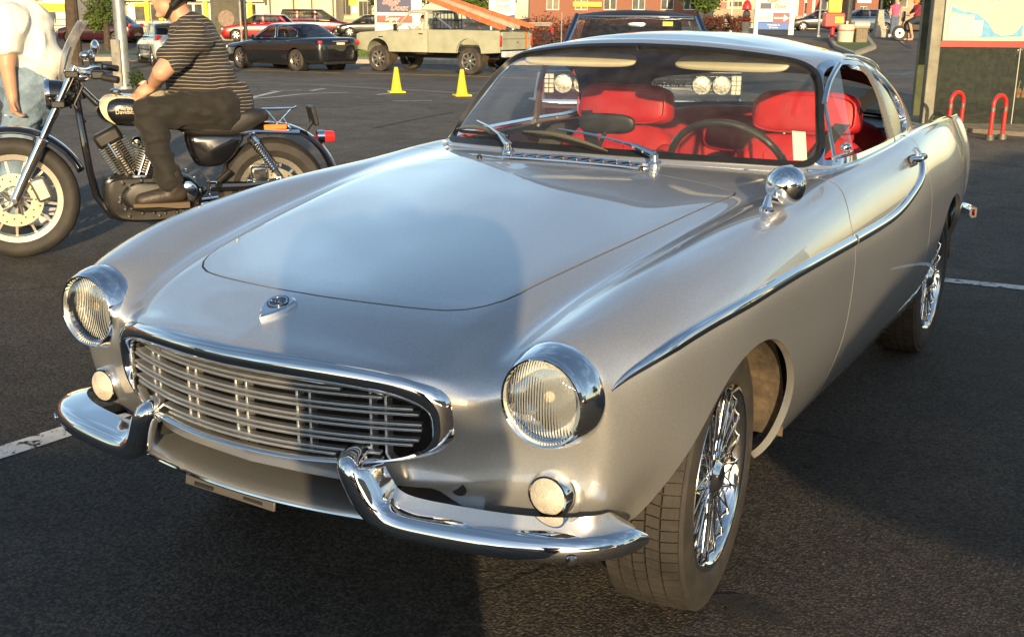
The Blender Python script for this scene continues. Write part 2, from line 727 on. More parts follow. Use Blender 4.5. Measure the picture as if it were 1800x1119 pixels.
# ---- lower body: ribs from bonnet centre over the fender and down the flank
ROWS = [
    # grille ring
    [(0, -.785, .706), (.2, -.762, .703), (.32, -.727, .695), (.39, -.695, .675), (.425, -.675, .65), (.44, -.667, .625), (.444, -.664, .61),
     (.444, -.662, .59), (.44, -.66, .57), (.425, -.665, .548), (.39, -.68, .525), (.33, -.705, .507), (.24, -.735, .498), (.12, -.76, .495), (0, -.77, .495)],
    [(0, -.755, .719), (.2, -.735, .714), (.335, -.702, .701), (.415, -.668, .68), (.455, -.642, .655), (.487, -.628, .645), (.52, -.616, .635),
     (.535, -.616, .60), (.54, -.615, .57), (.537, -.61, .53), (.52, -.61, .48), (.47, -.625, .44), (.36, -.66, .425), (.2, -.705, .43), (0, -.725, .43)],
    [(0, -.69, .737), (.2, -.672, .731), (.35, -.645, .715), (.425, -.622, .697), (.468, -.605, .68), (.525, -.592, .69), (.61, -.590, .715),
     (.668, -.585, .70), (.688, -.585, .665), (.690, -.573, .58), (.672, -.562, .47), (.625, -.55, .395), (.55, -.545, .375), (.35, -.60, .38), (0, -.64, .385)],
    [(0, -.60, .765), (.2, -.588, .760), (.36, -.57, .744), (.432, -.56, .726), (.488, -.55, .708), (.545, -.553, .735), (.612, -.555, .755),
     (.683, -.55, .737), (.722, -.545, .68), (.73, -.535, .59), (.715, -.525, .48), (.68, -.505, .395), (.62, -.48, .36), (.4, -.5, .36), (0, -.52, .36)],
    [(0, -.47, .789), (.2, -.465, .786), (.37, -.455, .775), (.44, -.45, .763), (.50, -.45, .746), (.553, -.45, .767), (.628, -.45, .787),
     (.712, -.45, .766), (.762, -.45, .712), (.766, -.44, .61), (.745, -.43, .49), (.70, -.41, .395), (.65, -.40, .345), (.4, -.4, .33), (0, -.4, .33)],
    [(0, -.3, .813), (.2, -.3, .811), (.38, -.3, .803), (.455, -.3, .793), (.515, -.3, .778), (.565, -.3, .797), (.64, -.3, .822),
     (.725, -.3, .803), (.787, -.3, .742), (.795, -.3, .63), (.785, -.3, .50), (.74, -.3, .37), (.68, -.3, .29), (.4, -.3, .27), (0, -.3, .27)],
    [(0, -.1, .840), (.2, -.1, .838), (.39, -.1, .832), (.48, -.1, .823), (.54, -.1, .809), (.583, -.1, .825), (.648, -.1, .850),
     (.735, -.1, .832), (.806, -.1, .758), (.815, -.1, .64), (.81, -.1, .50), (.77, -.1, .36), (.70, -.1, .26), (.4, -.1, .24), (0, -.1, .24)],
    [(0, .12, .868), (.2, .12, .866), (.4, .12, .860), (.505, .12, .851), (.562, .12, .839), (.600, .12, .850), (.655, .12, .870),
     (.74, .12, .852), (.811, .12, .764), (.822, .12, .64), (.818, .12, .50), (.78, .12, .35), (.71, .12, .245), (.4, .12, .22), (0, .12, .22)],
    [(0, .35, .894), (.2, .35, .892), (.41, .35, .885), (.53, .35, .876), (.585, .35, .866), (.618, .35, .871), (.663, .35, .881),
     (.745, .35, .865), (.813, .35, .764), (.824, .35, .64), (.820, .35, .50), (.78, .35, .35), (.705, .35, .24), (.4, .35, .22), (0, .35, .22)],
    [(0, .60, .918), (.2, .60, .916), (.42, .60, .906), (.55, .60, .893), (.605, .60, .887), (.640, .60, .888), (.675, .60, .891),
     (.748, .60, .872), (.814, .60, .761), (.826, .60, .64), (.822, .60, .50), (.78, .60, .35), (.70, .60, .24), (.4, .6, .22), (0, .6, .22)],
    [(0, .9, .93), (.2, .9, .928), (.43, .9, .918), (.58, .9, .905), (.64, .9, .903), (.678, .9, .907), (.705, .9, .907),
     (.757, .9, .880), (.815, .9, .757), (.828, .9, .64), (.823, .9, .50), (.78, .9, .35), (.70, .9, .24), (.4, .9, .22), (0, .9, .22)],
    [(0, 1.3, .93), (.2, 1.3, .93), (.45, 1.3, .922), (.61, 1.3, .917), (.665, 1.3, .919), (.70, 1.3, .920), (.725, 1.3, .912),
     (.768, 1.3, .878), (.817, 1.3, .757), (.828, 1.3, .64), (.822, 1.3, .50), (.78, 1.3, .35), (.70, 1.3, .24), (.4, 1.3, .22), (0, 1.3, .22)],
    [(0, 1.7, .935), (.2, 1.7, .935), (.45, 1.7, .93), (.60, 1.7, .926), (.66, 1.7, .928), (.695, 1.7, .934), (.722, 1.7, .932),
     (.768, 1.7, .888), (.813, 1.7, .775), (.823, 1.7, .65), (.817, 1.7, .50), (.775, 1.7, .35), (.70, 1.7, .24), (.4, 1.7, .22), (0, 1.7, .22)],
    [(0, 2.15, .935), (.2, 2.15, .935), (.44, 2.15, .928), (.58, 2.15, .922), (.63, 2.15, .925), (.665, 2.15, .936), (.70, 2.15, .940),
     (.742, 2.15, .895), (.792, 2.15, .79), (.805, 2.15, .66), (.80, 2.15, .50), (.76, 2.15, .35), (.70, 2.15, .25), (.4, 2.15, .22), (0, 2.15, .22)],
    [(0, 2.6, .935), (.2, 2.6, .932), (.42, 2.6, .922), (.55, 2.6, .912), (.60, 2.6, .915), (.638, 2.6, .93), (.675, 2.6, .937),
     (.714, 2.6, .893), (.765, 2.6, .79), (.78, 2.6, .66), (.775, 2.6, .51), (.74, 2.6, .38), (.69, 2.6, .29), (.4, 2.6, .25), (0, 2.6, .25)],
    [(0, 3.0, .905), (.2, 3.0, .902), (.40, 3.0, .893), (.52, 3.0, .885), (.565, 3.0, .888), (.605, 3.0, .910), (.642, 3.0, .920),
     (.676, 3.0, .876), (.722, 3.0, .77), (.737, 3.0, .65), (.732, 3.0, .52), (.70, 3.0, .41), (.66, 3.0, .33), (.4, 3.0, .29), (0, 3.0, .29)],
    [(0, 3.3, .86), (.2, 3.3, .857), (.38, 3.3, .85), (.50, 3.3, .845), (.54, 3.3, .855), (.578, 3.3, .887), (.612, 3.3, .90),
     (.644, 3.3, .855), (.680, 3.3, .755), (.692, 3.3, .65), (.688, 3.3, .53), (.66, 3.3, .43), (.62, 3.3, .37), (.4, 3.3, .34), (0, 3.3, .34)],
    [(0, 3.46, .80), (.2, 3.46, .80), (.37, 3.45, .80), (.48, 3.45, .80), (.52, 3.455, .82), (.558, 3.47, .865), (.592, 3.48, .883),
     (.635, 3.46, .835), (.67, 3.44, .74), (.68, 3.43, .64), (.672, 3.42, .54), (.64, 3.42, .45), (.59, 3.42, .40), (.4, 3.43, .37), (0, 3.44, .37)],
    [(0, 3.50, .70), (.2, 3.50, .70), (.36, 3.49, .70), (.46, 3.49, .70), (.50, 3.495, .72), (.53, 3.50, .76), (.56, 3.505, .78),
     (.60, 3.49, .75), (.62, 3.475, .69), (.62, 3.47, .62), (.61, 3.46, .55), (.58, 3.46, .50), (.53, 3.46, .46), (.4, 3.47, .44), (0, 3.48, .44)],
]
BG = fair(net(ROWS, 420, 190), 10)
BG[:, 0, 0] = 0
BG[:, -1, 0] = 0
body = Skin.grid(BG)
if body.N[np.argmax(body.V[:, 2])][2] < 0:
    body = Skin.grid(BG, True)
BV, BN = body.V.copy(), body.N.copy()

# ---- greenhouse: rings from the belt up to the roof spine
base = [(0, .69, .927), (.25, .725, .923), (.45, .804, .915), (.585, .884, .907), (.652, .935, .903), (.683, 1.02, .905), (.70, 1.2, .912), (.703, 1.45, .92),
        (.697, 1.75, .929), (.672, 2.05, .935), (.62, 2.32, .935), (.53, 2.56, .932), (.40, 2.71, .932), (.2, 2.79, .935), (0, 2.81, .936)]
topr = [(0, 1.098, 1.253), (.2, 1.113, 1.247), (.345, 1.142, 1.234), (.445, 1.172, 1.221), (.502, 1.205, 1.212), (.532, 1.27, 1.211), (.552, 1.40, 1.213), (.562, 1.58, 1.204),
        (.558, 1.78, 1.183), (.540, 1.97, 1.150), (.505, 2.13, 1.122), (.445, 2.26, 1.112), (.35, 2.34, 1.122), (.18, 2.38, 1.138), (0, 2.39, 1.143)]
SPY = np.array([1.05, 1.2, 1.4, 1.6, 1.8, 2.0, 2.2, 2.45])
SPZ = np.array([1.245, 1.272, 1.287, 1.288, 1.276, 1.246, 1.200, 1.12])


def spine(y):
    return float(cspline(SPY, SPZ[:, None], np.array([y]))[0, 0])


base, topr = np.array(base), np.array(topr)
mid = (base + topr) / 2
out = np.array([(0, -1, .5), (.1, -1, .5), (.25, -.9, .5), (.5, -.7, .4), (.8, -.4, .4), (1, -.1, .4), (1, 0, .35), (1, 0, .35), (1, 0, .35), (1, .1, .35),
                (.9, .4, .4), (.7, .7, .5), (.4, .9, .5), (.2, 1, .5), (0, 1, .5)])
mid = mid + out * np.array([.016] * 3 + [.022] * 2 + [.024] * 6 + [.02] * 4)[:, None]
RR = [base, mid, topr]
for q in (.22, .5, .78, 1.0):
    ring = []
    for p in topr:
        ys = min(max(p[1], 1.32), 2.15)
        x, y = p[0] * (1 - q), p[1] + (ys - p[1]) * q
        zt = spine(ys)
        ring.append((x, y, p[2] + (zt - p[2]) * (1 - (1 - q) ** 2.1)))
    RR.append(np.array(ring))
GG = fair(net(RR, 150, 260), 6)
GG[:, 0, 0] = 0
GG[:, -1, 0] = 0
GG[-1, :, 0] = 0
gh = Skin.grid(GG)
if gh.N[np.argmax(gh.V[:, 2])][2] < 0:
    gh = Skin.grid(GG, True)

# ---- cutting curves
DOOR = smooth_poly([(.885, .96), (.80, .872), (.747, .80), (.742, .745), (.718, .64), (.685, .5), (.66, .38), (.665, .295), (.72, .268),
                    (1.2, .265), (1.72, .268), (1.79, .30), (1.80, .45), (1.80, .7), (1.79, .86), (1.78, .98), (1.3, 1.0)], 10)
door_f = poly_sd(DOOR)


def doorfn(V):
    f = door_f(V[:, 1:3])
    return np.where(V[:, 0] > .45, f, .5)


hy = np.linspace(-.34, .47, 40)
hx = .4872 + .1572 * hy - .0518 * hy ** 2
fx = np.linspace(-.28, .28, 41)
fy = -.5745 + .4634 * fx ** 2 + .8801 * fx ** 4
rx = np.linspace(.50, -.50, 41)
ry = .5991 - .2184 * rx ** 2
HOODP = [(a, b) for a, b in zip(fx, fy)] + [(.325, -.516), (.362, -.493), (.390, -.462), (.410, -.425), (.421, -.385)] + [(a, b) for a, b in zip(hx, hy)] + [(.553, .497), (.548, .522), (.53, .535)] + [(a, b) for a, b in zip(rx, ry)]
HOODP += [(-.53, .535), (-.548, .522), (-.553, .497)] + [(-a, b) for a, b in zip(hx[::-1], hy[::-1])] + [(-.421, -.385), (-.410, -.425), (-.390, -.462), (-.362, -.493), (-.325, -.516)]
hood_f = poly_sd(HOODP)


def hoodfn(V):
    return np.where(V[:, 2] > .55, hood_f(V[:, :2]), .5)


def archfn(yc, zc, r, rz=None):
    def f(V):
        d = np.hypot(V[:, 1] - yc, (V[:, 2] - zc) * (r / (rz or r)))
        g = np.where(V[:, 2] > zc, d - r, np.maximum(np.abs(V[:, 1] - yc) - r, -.2))
        return np.where(V[:, 0] > .3, g, .5)
    return f


BASEP = [(p[0], p[1]) for p in GG[0]] + [(-p[0], p[1]) for p in GG[0][::-1]]
base_f = poly_sd(BASEP[::2])

_, body = body.cut(lambda V: np.where(V[:, 2] > .8, base_f(V[:, :2]) + .004, .5))
_, body = body.cut(archfn(-.03, .31, .337, .345))
_, body = body.cut(archfn(2.44, .31, .435, .350))
SILLZ = lambda y: np.interp(y, [-.5, -.36, -.3, 0, 2.8, 3.2, 3.6], [.0, .30, .262, .25, .25, .2, .1])
_, body = body.cut(lambda V: V[:, 2] - SILLZ(V[:, 1]))
_, body = body.cut(lambda V: np.where(V[:, 1] < -.3, np.maximum(V[:, 2] - (.452 - .10 * np.clip(np.abs(V[:, 0]) - .40, 0, .1) * 10 * 1.0), np.abs(V[:, 0]) - .50), .5))
hood, body = body.cut(lambda V: hoodfn(V) + .0024)
gap, body = body.cut(lambda V: hoodfn(V) - .0024)
door, body = body.cut(lambda V: doorfn(V) + .0028)
gap2, body = body.cut(lambda V: doorfn(V) - .0028)
# grille mouth is open; headlamp and indicator seats stay closed behind their lamps
body.rim(.018).build('body_shell', SILVER, car, mirror=True)
hood.rim(.012).build('hood', SILVER, car, mirror=True)
gap.offset(-.008).build('hood_seal', RUBBER, car, mirror=True)
for sgn in (1, -1):
    gap2.offset(-.010).build('door_seal', RUBBER, car, side=sgn)
door_l = door.rim(.012).build('door', SILVER, car)
door_r = door.rim(.012).build('door', SILVER, car, side=-1)

# windows
# windscreen outline is laid out on the skin's own height/width: t = height fraction between base and top rings
nG = GG.shape
NT = int(np.argmin(np.abs(GG[:, 0, 2] - 1.253)))            # grid row of the top ring
par_t = np.repeat(np.arange(nG[0])[:, None] / NT, nG[1], 1).reshape(-1)
par_s = np.repeat(np.linspace(0, 1, nG[1])[None], nG[0], 0).reshape(-1)
# carry the two surface parameters as extra coordinates through the cuts
gh.V = np.hstack([gh.V, par_s[:, None], par_t[:, None]])
S_A = float(np.interp(.664, GG[0, :90, 0], np.linspace(0, 1, nG[1])[:90]))


def wsfn(V):
    s, t = V[:, 3] / S_A, V[:, 4]
    # rounded rectangle in (s, t)
    X = np.stack([s * .60, t * .50], 1)
    c = np.stack([np.abs(X[:, 0]) - (.60 - .105), np.abs(X[:, 1] - .252) - (.236 - .105)], 1)
    d = np.hypot(np.maximum(c[:, 0], 0), np.maximum(c[:, 1], 0)) + np.minimum(np.maximum(c[:, 0], c[:, 1]), 0) - .105
    return np.where(t < 1.3, d, .5)


S_R = 1 - float(np.interp(.565, GG[0, ::-1, 0][:90], np.linspace(0, 1, nG[1])[:90]))


def rwfn(V):
    s, t = (1 - V[:, 3]) / (1 - S_R), V[:, 4]
    X = np.stack([s * .50, t * .35], 1)
    c = np.stack([np.abs(X[:, 0]) - (.49 - .10), np.abs(X[:, 1] - .180) - (.156 - .10)], 1)
    d = np.hypot(np.maximum(c[:, 0], 0), np.maximum(c[:, 1], 0)) + np.minimum(np.maximum(c[:, 0], c[:, 1]), 0) - .10
    return np.where((t < 1.3) & (V[:, 1] > 1.9), d, .5)


SIDEW = smooth_poly([(.955, .9245), (.985, .965), (1.06, 1.06), (1.155, 1.155), (1.235, 1.194), (1.36, 1.203), (1.52, 1.196), (1.68, 1.172), (1.82, 1.125), (1.93, 1.06),
                     (1.975, .995), (1.95, .952), (1.87, .938), (1.70, .9355), (1.4, .9285), (1.15, .924)], 10)
side_f = poly_sd(SIDEW)


def swfn(V):
    return np.where((V[:, 0] > .3) & (V[:, 4] < 1.4), side_f(V[:, 1:3]), .5)


def cut3(sk, fn, a, b):
    """-> inside, band, outside"""
    i, r = sk.cut(lambda V: fn(V) - a)
    bnd, o = r.cut(lambda V: fn(V) - b)
    return i, bnd, o


def strip(sk):
    return Skin(sk.V[:, :3], sk.F, sk.N)


_g = gh
ws, ws_band, rest = cut3(_g, wsfn, -.024, .0)
rw, rw_band, rest = cut3(rest, rwfn, -.018, .0)
sw, sw_band, rest = cut3(rest, swfn, -.012, .004)
roof = strip(rest).rim(.02).build('roof', SILVER, car, mirror=True)
wsm = strip(ws).offset(-.006).build('windscreen', GLASS, car, mirror=True)
strip(ws_band).offset(.004).rim(.018).build('windscreen_seal', RUBBER, wsm, mirror=True)
rwm = strip(rw).offset(-.006).build('rear_window', GLASS, car, mirror=True)
strip(rw_band).offset(.003).rim(.018).build('rear_window_seal', RUBBER, rwm, mirror=True)
# side glass: quarter light at the back stays closed, the door glass is wound down
qg, _ = sw.cut(lambda V: 1.60 + (V[:, 2] - .93) * -.10 - V[:, 1])
for sgn in (1, -1):
    strip(qg).offset(-.008).build('quarter_window', GLASS, car, side=sgn)
    strip(sw_band).offset(.004).rim(.02).build('window_frame', CHROME, car, side=sgn)
# ------------------------------------------------------------------ the silver coupe: trim, lamps, grille, bumpers, wheels, cabin
_top = np.where((BN[:, 2] > .25))[0]
_sid = np.where((BN[:, 0] > .2) & (BV[:, 0] > .3))[0]


def on_top(x, y, h=0.):
    d = (BV[_top, 0] - abs(x)) ** 2 + (BV[_top, 1] - y) ** 2
    k = _top[np.argsort(d)[:4]]
    w = 1 / (d[np.argsort(d)[:4]] + 1e-7)
    p = (BV[k] * w[:, None]).sum(0) / w.sum()
    n = BN[k[0]].copy()
    p = Vector((abs(x), y, p[2])) + h * Vector(n)
    if x < 0:
        p.x, n[0] = -p.x, -n[0]
    return p, Vector(n)


def on_side(y, z, h=0.):
    d = (BV[_sid, 1] - y) ** 2 + (BV[_sid, 2] - z) ** 2
    o = np.argsort(d)[:4]
    k = _sid[o]
    w = 1 / (d[o] + 1e-7)
    x = (BV[k, 0] * w).sum() / w.sum()
    n = Vector((BN[k] * w[:, None]).sum(0)).normalized()
    return Vector((x, y, z)) + h * n, n


def sweep_n(mb, pts, nrm, prof, flipw=1, scale=None):
    """profile (n, w) swept along pts with given outward normals; w = t x n"""
    pts = [Vector(p) for p in pts]
    m = len(pts)
    rings = []
    for i, p in enumerate(pts):
        t = (pts[min(i + 1, m - 1)] - pts[max(i - 1, 0)]).normalized()
        n = Vector(nrm[i])
        n = (n - t * n.dot(t)).normalized()
        w = t.cross(n) * flipw
        k = scale[i] if scale else 1
        rings.append([p + k * (a * n + b * w) for a, b in prof])
    mb.loft(rings)
    return mb


def resample(pts, n, uni=False):
    P = np.array([tuple(p) for p in pts], float)
    t = np.arange(len(P)) * 1. if uni else np.concatenate([[0], np.cumsum(np.linalg.norm(np.diff(P, axis=0), axis=1))])
    Q = cspline(t, P, np.linspace(0, t[-1], n))
    return [Vector(q) for q in Q]


def child(o, parent):
    o.parent = parent
    return o


# ---- grille
GW, GH, GZ, GY, GA, GR, GN = .4425, .1057, .6008, -.7786, .595, -.0659, 3.1


def gring(w, h, z0, dy, n=96, e=GN):
    r = []
    for i in range(n):
        t = 2 * math.pi * i / n
        c, s_ = math.cos(t), math.sin(t)
        x = w * math.copysign(abs(c) ** (2 / e), c)
        z = h * math.copysign(abs(s_) ** (2 / e), s_)
        r.append(Vector((x, GY + GA * x * x + GR * z + dy, z0 + z)))
    return r


sur = MB()
sur.loft([gring(GW + .004, GH + .003, GZ, .004), gring(GW - .001, GH - .001, GZ - .0005, -.008), gring(GW - .010, GH - .008, GZ - .003, -.019),
          gring(GW - .024, GH - .018, GZ - .010, -.017), gring(GW - .036, GH - .027, GZ - .0165, -.002), gring(GW - .040, GH - .030, GZ - .018, .020), gring(GW - .042, GH - .031, GZ - .018, .06)], caps=False)
surround = sur.build('grille_surround', CHROME, car, ang=60)
GIW, GIH, GIZ = GW - .046, GH - .034, GZ - .018
GOLDB = mat('grille_alloy', (.74, .74, .72), .34, .88, rvar=.06, vscale=25)
for k in range(5):
    z = GIZ + .0605 - .0305 * k
    for dz in (-.0052, .0052):
        zz = z + dz
        q = max(0., 1 - abs((zz - GIZ) / GIH) ** GN)
        xm = GIW * q ** (1 / GN) - .012
        pts = [Vector((xm * i / 14, GY + GA * (xm * i / 14) ** 2 + .012, zz)) for i in range(-14, 15)]
        MB().sweep(pts, [(-.009, -.0026), (.009, -.0026), (.009, .0026), (-.009, .0026)]).build('grille_bar', GOLDB, surround, bevel=.0012)
for xc in (-.30, -.15, 0., .15, .30):
    for dx in (-.014, .014):
        x = xc + dx
        y = GY + GA * x * x + .026
        MB().box((x, y + .004, GIZ - .004), (.0055, .020, 2 * GIH - .014)).build('grille_upright', GOLDB, surround, bevel=.001)
rad = MB().loft([gring(GW - .03, GH - .02, GZ - .012, .055), gring(GW - .05, GH - .03, GZ - .012, .16)], caps=True)
rad.build('radiator', DARK, surround)

# ---- headlamps and indicators
LENS = bpy.data.materials.new('fluted_lens')
LENS.use_nodes = True
_n = LENS.node_tree
_n.nodes.remove(_n.nodes['Principled BSDF'])
_tr = _n.nodes.new('ShaderNodeBsdfTransparent')
_tr.inputs['Color'].default_value = (1, 1, .97, 1)
_gl = _n.nodes.new('ShaderNodeBsdfGlossy')
_gl.inputs['Roughness'].default_value = .06
_fr = _n.nodes.new('ShaderNodeFresnel')
_fr.inputs['IOR'].default_value = 1.45
_mm = _n.nodes.new('ShaderNodeMixShader')
_wv = _n.nodes.new('ShaderNodeTexWave')
_wv.bands_direction = 'X'
_wv.inputs['Scale'].default_value = 55
_wv.inputs['Distortion'].default_value = .6
_bp = _n.nodes.new('ShaderNodeBump')
_bp.inputs['Strength'].default_value = .35
_bp.inputs['Distance'].default_value = .002
_t2 = _n.nodes.new('ShaderNodeTexCoord')
_n.links.new(_t2.outputs['Object'], _wv.inputs['Vector'])
_n.links.new(_wv.outputs['Fac'], _bp.inputs['Height'])
_n.links.new(_bp.outputs['Normal'], _gl.inputs['Normal'])
_n.links.new(_bp.outputs['Normal'], _fr.inputs['Normal'])
_n.links.new(_fr.outputs['Fac'], _mm.inputs['Fac'])
_n.links.new(_tr.outputs['BSDF'], _mm.inputs[1])
_n.links.new(_gl.outputs['BSDF'], _mm.inputs[2])
_n.links.new(_mm.outputs['Shader'], _n.nodes['Material Output'].inputs['Surface'])
REFL = mat('lamp_reflector', (.97, .94, .84), .42, .35, bump=.7, bscale=60)
FROST = mat('frosted_lens', (.50, .46, .38), .3, 0, coat=.6, bump=.3, bscale=160, var=.12, vscale=60)
for sx in (1, -1):
    o = Vector((sx * .611, -.622, .656))
    ax = (0, -1, 0)
    bz = MB().lathe([(.1005, -.056), (.1015, -.049), (.1000, -.038), (.0955, -.020), (.0895, -.003), (.0865, .004), (.0835, .008), (.0800, .006), (.0795, -.006), (.082, -.02)], o, ax, 56)
    hl = bz.build('headlight', CHROME, car, ang=50)
    MB().lathe([(.083, -.012), (.0835, -.004), (.0805, -.001)], o, ax, 48).build('lamp_gasket', RUBBER, hl)
    ln = MB().lathe([(.0001, .014), (.02, .0135), (.04, .0115), (.058, .0078), (.072, .002), (.0795, -.004)], o, ax, 48).build('lens', LENS, hl, ang=80)
    MB().lathe([(.080, -.006), (.070, -.018), (.055, -.032), (.035, -.045), (.012, -.052), (.0001, -.053)], o, ax, 40).build('reflector', REFL, hl, ang=80)
    MB().lathe([(.0001, -.020), (.010, -.022), (.012, -.027), (.0115, -.034), (.008, -.05)], o + Vector((0, 0, .004)), ax, 20).build('bulb_shield', FROST, hl)
    q = Vector((sx * .613, -.600, .464))
    tl = MB().lathe([(.045, -.058), (.045, -.045), (.0435, -.006), (.0405, .001), (.0365, .001), (.036, -.006)], q, ax, 36).build('indicator_lamp', CHROME, car, ang=40)
    pr = []
    for k in range(19):
        r = .0365 * (1 - k / 18.) + .00005
        pr.append((r, .0005 + .011 * (1 - (r / .0365) ** 2) + (.0008 if k % 2 else 0)))
    MB().lathe(pr, q, ax, 36).build('lens', FROST, tl, ang=25)
    MB().lathe([(.058, -.030), (.052, -.020), (.046, -.018)], q + Vector((0, .008, 0)), ax, 36).build('lamp_collar', SILVER, tl, ang=60)

# ---- front bumper halves with their upright horns
BP = [(.788, -.520, .386), (.782, -.548, .388), (.765, -.600, .392), (.715, -.660, .395), (.63, -.708, .396), (.53, -.738, .397), (.43, -.757, .398), (.36, -.769, .404),
      (.318, -.779, .428), (.293, -.786, .468), (.277, -.787, .503), (.270, -.775, .526), (.266, -.745, .538), (.264, -.70, .540)]
BNn = [(.98, -.1, 0), (.95, -.3, 0), (.80, -.6, 0), (.55, -.83, 0), (.3, -.95, 0), (.18, -.98, 0), (.12, -.99, 0), (.06, -1, 0), (0, -1, 0), (0, -1, 0), (0, -1, .15), (0, -.7, .7), (0, -.12, 1), (0, 0, 1)]
for sx in (1, -1):
    pp = [(sx * a, b, c) for a, b, c in resample(BP, 60, True)]
    nn = [(sx * a, b, c) for a, b, c in resample(BNn, 60, True)]
    prof = [(-.088, .050), (-.050, .041), (-.022, .034), (-.007, .025), (.0, .010), (.0, -.006), (-.006, -.019), (-.020, -.027), (-.045, -.030), (-.050, -.026), (-.024, -.022), (-.014, -.012), (-.012, .006), (-.018, .018), (-.03, .026), (-.055, .034), (-.09, .044)]
    prof2 = prof
    sc = [min(1, .42 + i / 8.) if i < 6 else 1 for i in range(60)]
    sc = [s_ * (.83 if i < 44 else .83 - .17 * (i - 44) / 16.) for i, s_ in enumerate(sc)]
    mb = MB()
    sweep_n(mb, pp, nn, prof2, flipw=sx, scale=sc)
    bmp = mb.build('front_bumper', CHROME, car, ang=50)
    MB().lathe([(.011, .001), (.010, .0045), (.004, .0065), (.0001, .0065)], Vector((sx * .702, -.669, .388)), (sx * .55, -.83, -.25), 16).build('bumper_bolt', CHROME, bmp)
    MB().tube([(sx * .30, -.70, .45), (sx * .30, -.62, .44)], .016, 10).build('bumper_iron', DARK, bmp)
    MB().tube([(sx * .62, -.66, .40), (sx * .58, -.52, .40)], .014, 8).build('bumper_iron', DARK, bmp)

# ---- apron under the grille
lip = [Vector((x, -.752 + .30 * x * x, .386 + .06 * x * x)) for x in np.linspace(-.50, .50, 41)]
MB().sweep(lip, [(-.0, -.006), (.004, -.003), (.004, .003), (0, .006), (-.035, .010), (-.075, .016), (-.13, .018), (-.13, .010), (-.06, .006), (-.02, -.004)]).build('front_apron', SILVER, car, ang=60)
MB().tube([p + Vector((0, -.004, 0)) for p in lip[4:-4]], .0045, 8).build('apron_glint', CHROME, car)  # chrome strip added along the lip to draw its bright glint
brk = MB()
brk.box((-.06, -.747, .3735), (.26, .006, .026), rot=(R(-8), 0, R(-2)))
br = brk.build('plate_bracket', mat('bracket_grey', (.13, .12, .11), .5, .4), car, bevel=.002)
for xx in (-.13, .01):
    MB().box((xx, -.7515, .3705), (.055, .004, .007), rot=(R(-8), 0, R(-3))).build('bracket_slot', DARK, br)
MB().box((0, -.50, .40), (.9, .16, .10)).build('radiator_support', mat('dusty_primer', (.16, .11, .06), .8, var=.3), car)
MB().lathe([(.0001, .002), (.014, .002), (.02, -.012)], (.44, -.640, .455), (.2, -1, 0), 16).build('tow_socket', DARK, car)

# ---- chrome spears
SP = [(-.556, .678), (-.53, .694), (-.47, .717), (-.38, .737), (-.25, .750), (-.10, .757), (.10, .761), (.35, .760), (.55, .757), (.735, .754)]
SD = [(.752, .754), (.95, .752), (1.15, .753), (1.32, .764), (1.46, .783), (1.60, .806), (1.69, .832), (1.738, .868), (1.735, .905)]


def spear(path, tip, w, sx, name, parent):
    pts = []
    nn = []
    P2 = [Vector(p) for p in cspline(np.arange(len(path)) * 1., np.array(path), np.linspace(0, len(path) - 1, 70))]
    sc = []
    for i, p in enumerate(P2):
        a, n = on_side(p[0], p[1], 0)
        if sx < 0:
            a.x, n.x = -a.x, -n.x
        pts.append(a)
        nn.append(n)
        sc.append(max(.08, min(1, i / 22.)) ** .7 if tip else 1)
    # even out the lookup noise
    for _ in range(6):
        pts = [pts[0]] + [(pts[i - 1] + 2 * pts[i] + pts[i + 1]) / 4 for i in range(1, len(pts) - 1)] + [pts[-1]]
        nn = [nn[0]] + [(nn[i - 1] + 2 * nn[i] + nn[i + 1]).normalized() for i in range(1, len(nn) - 1)] + [nn[-1]]
    mb = MB()
    sweep_n(mb, pts, nn, [(-.004, -w), (.003, -w), (.008, -w * .75), (.011, 0), (.008, w * .75), (.003, w), (-.004, w)], flipw=1, scale=sc)
    return mb.build(name, CHROME, parent, ang=50)


for sx, dr in ((1, door_l), (-1, door_r)):
    spear(SP, True, .0145, sx, 'side_trim', car)
    spear(SD, False, .0145, sx, 'door_trim', dr)
    # trim along the tail fin
    fin = []
    for y in np.linspace(1.80, 3.42, 30):
        k = np.argmin(np.abs(BG[:, 60, 1] - y))
        row = BG[k]
        j = np.argmax(np.where(row[:, 0] > .5, row[:, 2], -1))
        fin.append(Vector((sx * row[j, 0], row[j, 1], row[j, 2])))
    for _ in range(8):
        fin = [fin[0]] + [(fin[i - 1] + 2 * fin[i] + fin[i + 1]) / 4 for i in range(1, len(fin) - 1)] + [fin[-1]]
    MB().tube(fin, .007, 8).build('fin_trim', CHROME, car)
    # door handle
    a, n = on_side(1.60, .878, .004)
    a.x *= sx
    n.x *= sx
    hb = MB().box((0, 0, 0), (.012, .075, .038)).build('handle_plate', BLACKP, dr, bevel=.005)
    hb.matrix_local = Matrix.Translation(a) @ Euler((0, -sx * R(22), 0)).to_matrix().to_4x4()
    hd = MB().tube([a + Vector((sx * .004, -.05, .008)), a + Vector((sx * .026, -.03, .010)), a + Vector((sx * .030, .03, .012)), a + Vector((sx * .010, .07, .012))], [.010, .011, .011, .009], 10)
    hd.build('door_handle', CHROME, dr)

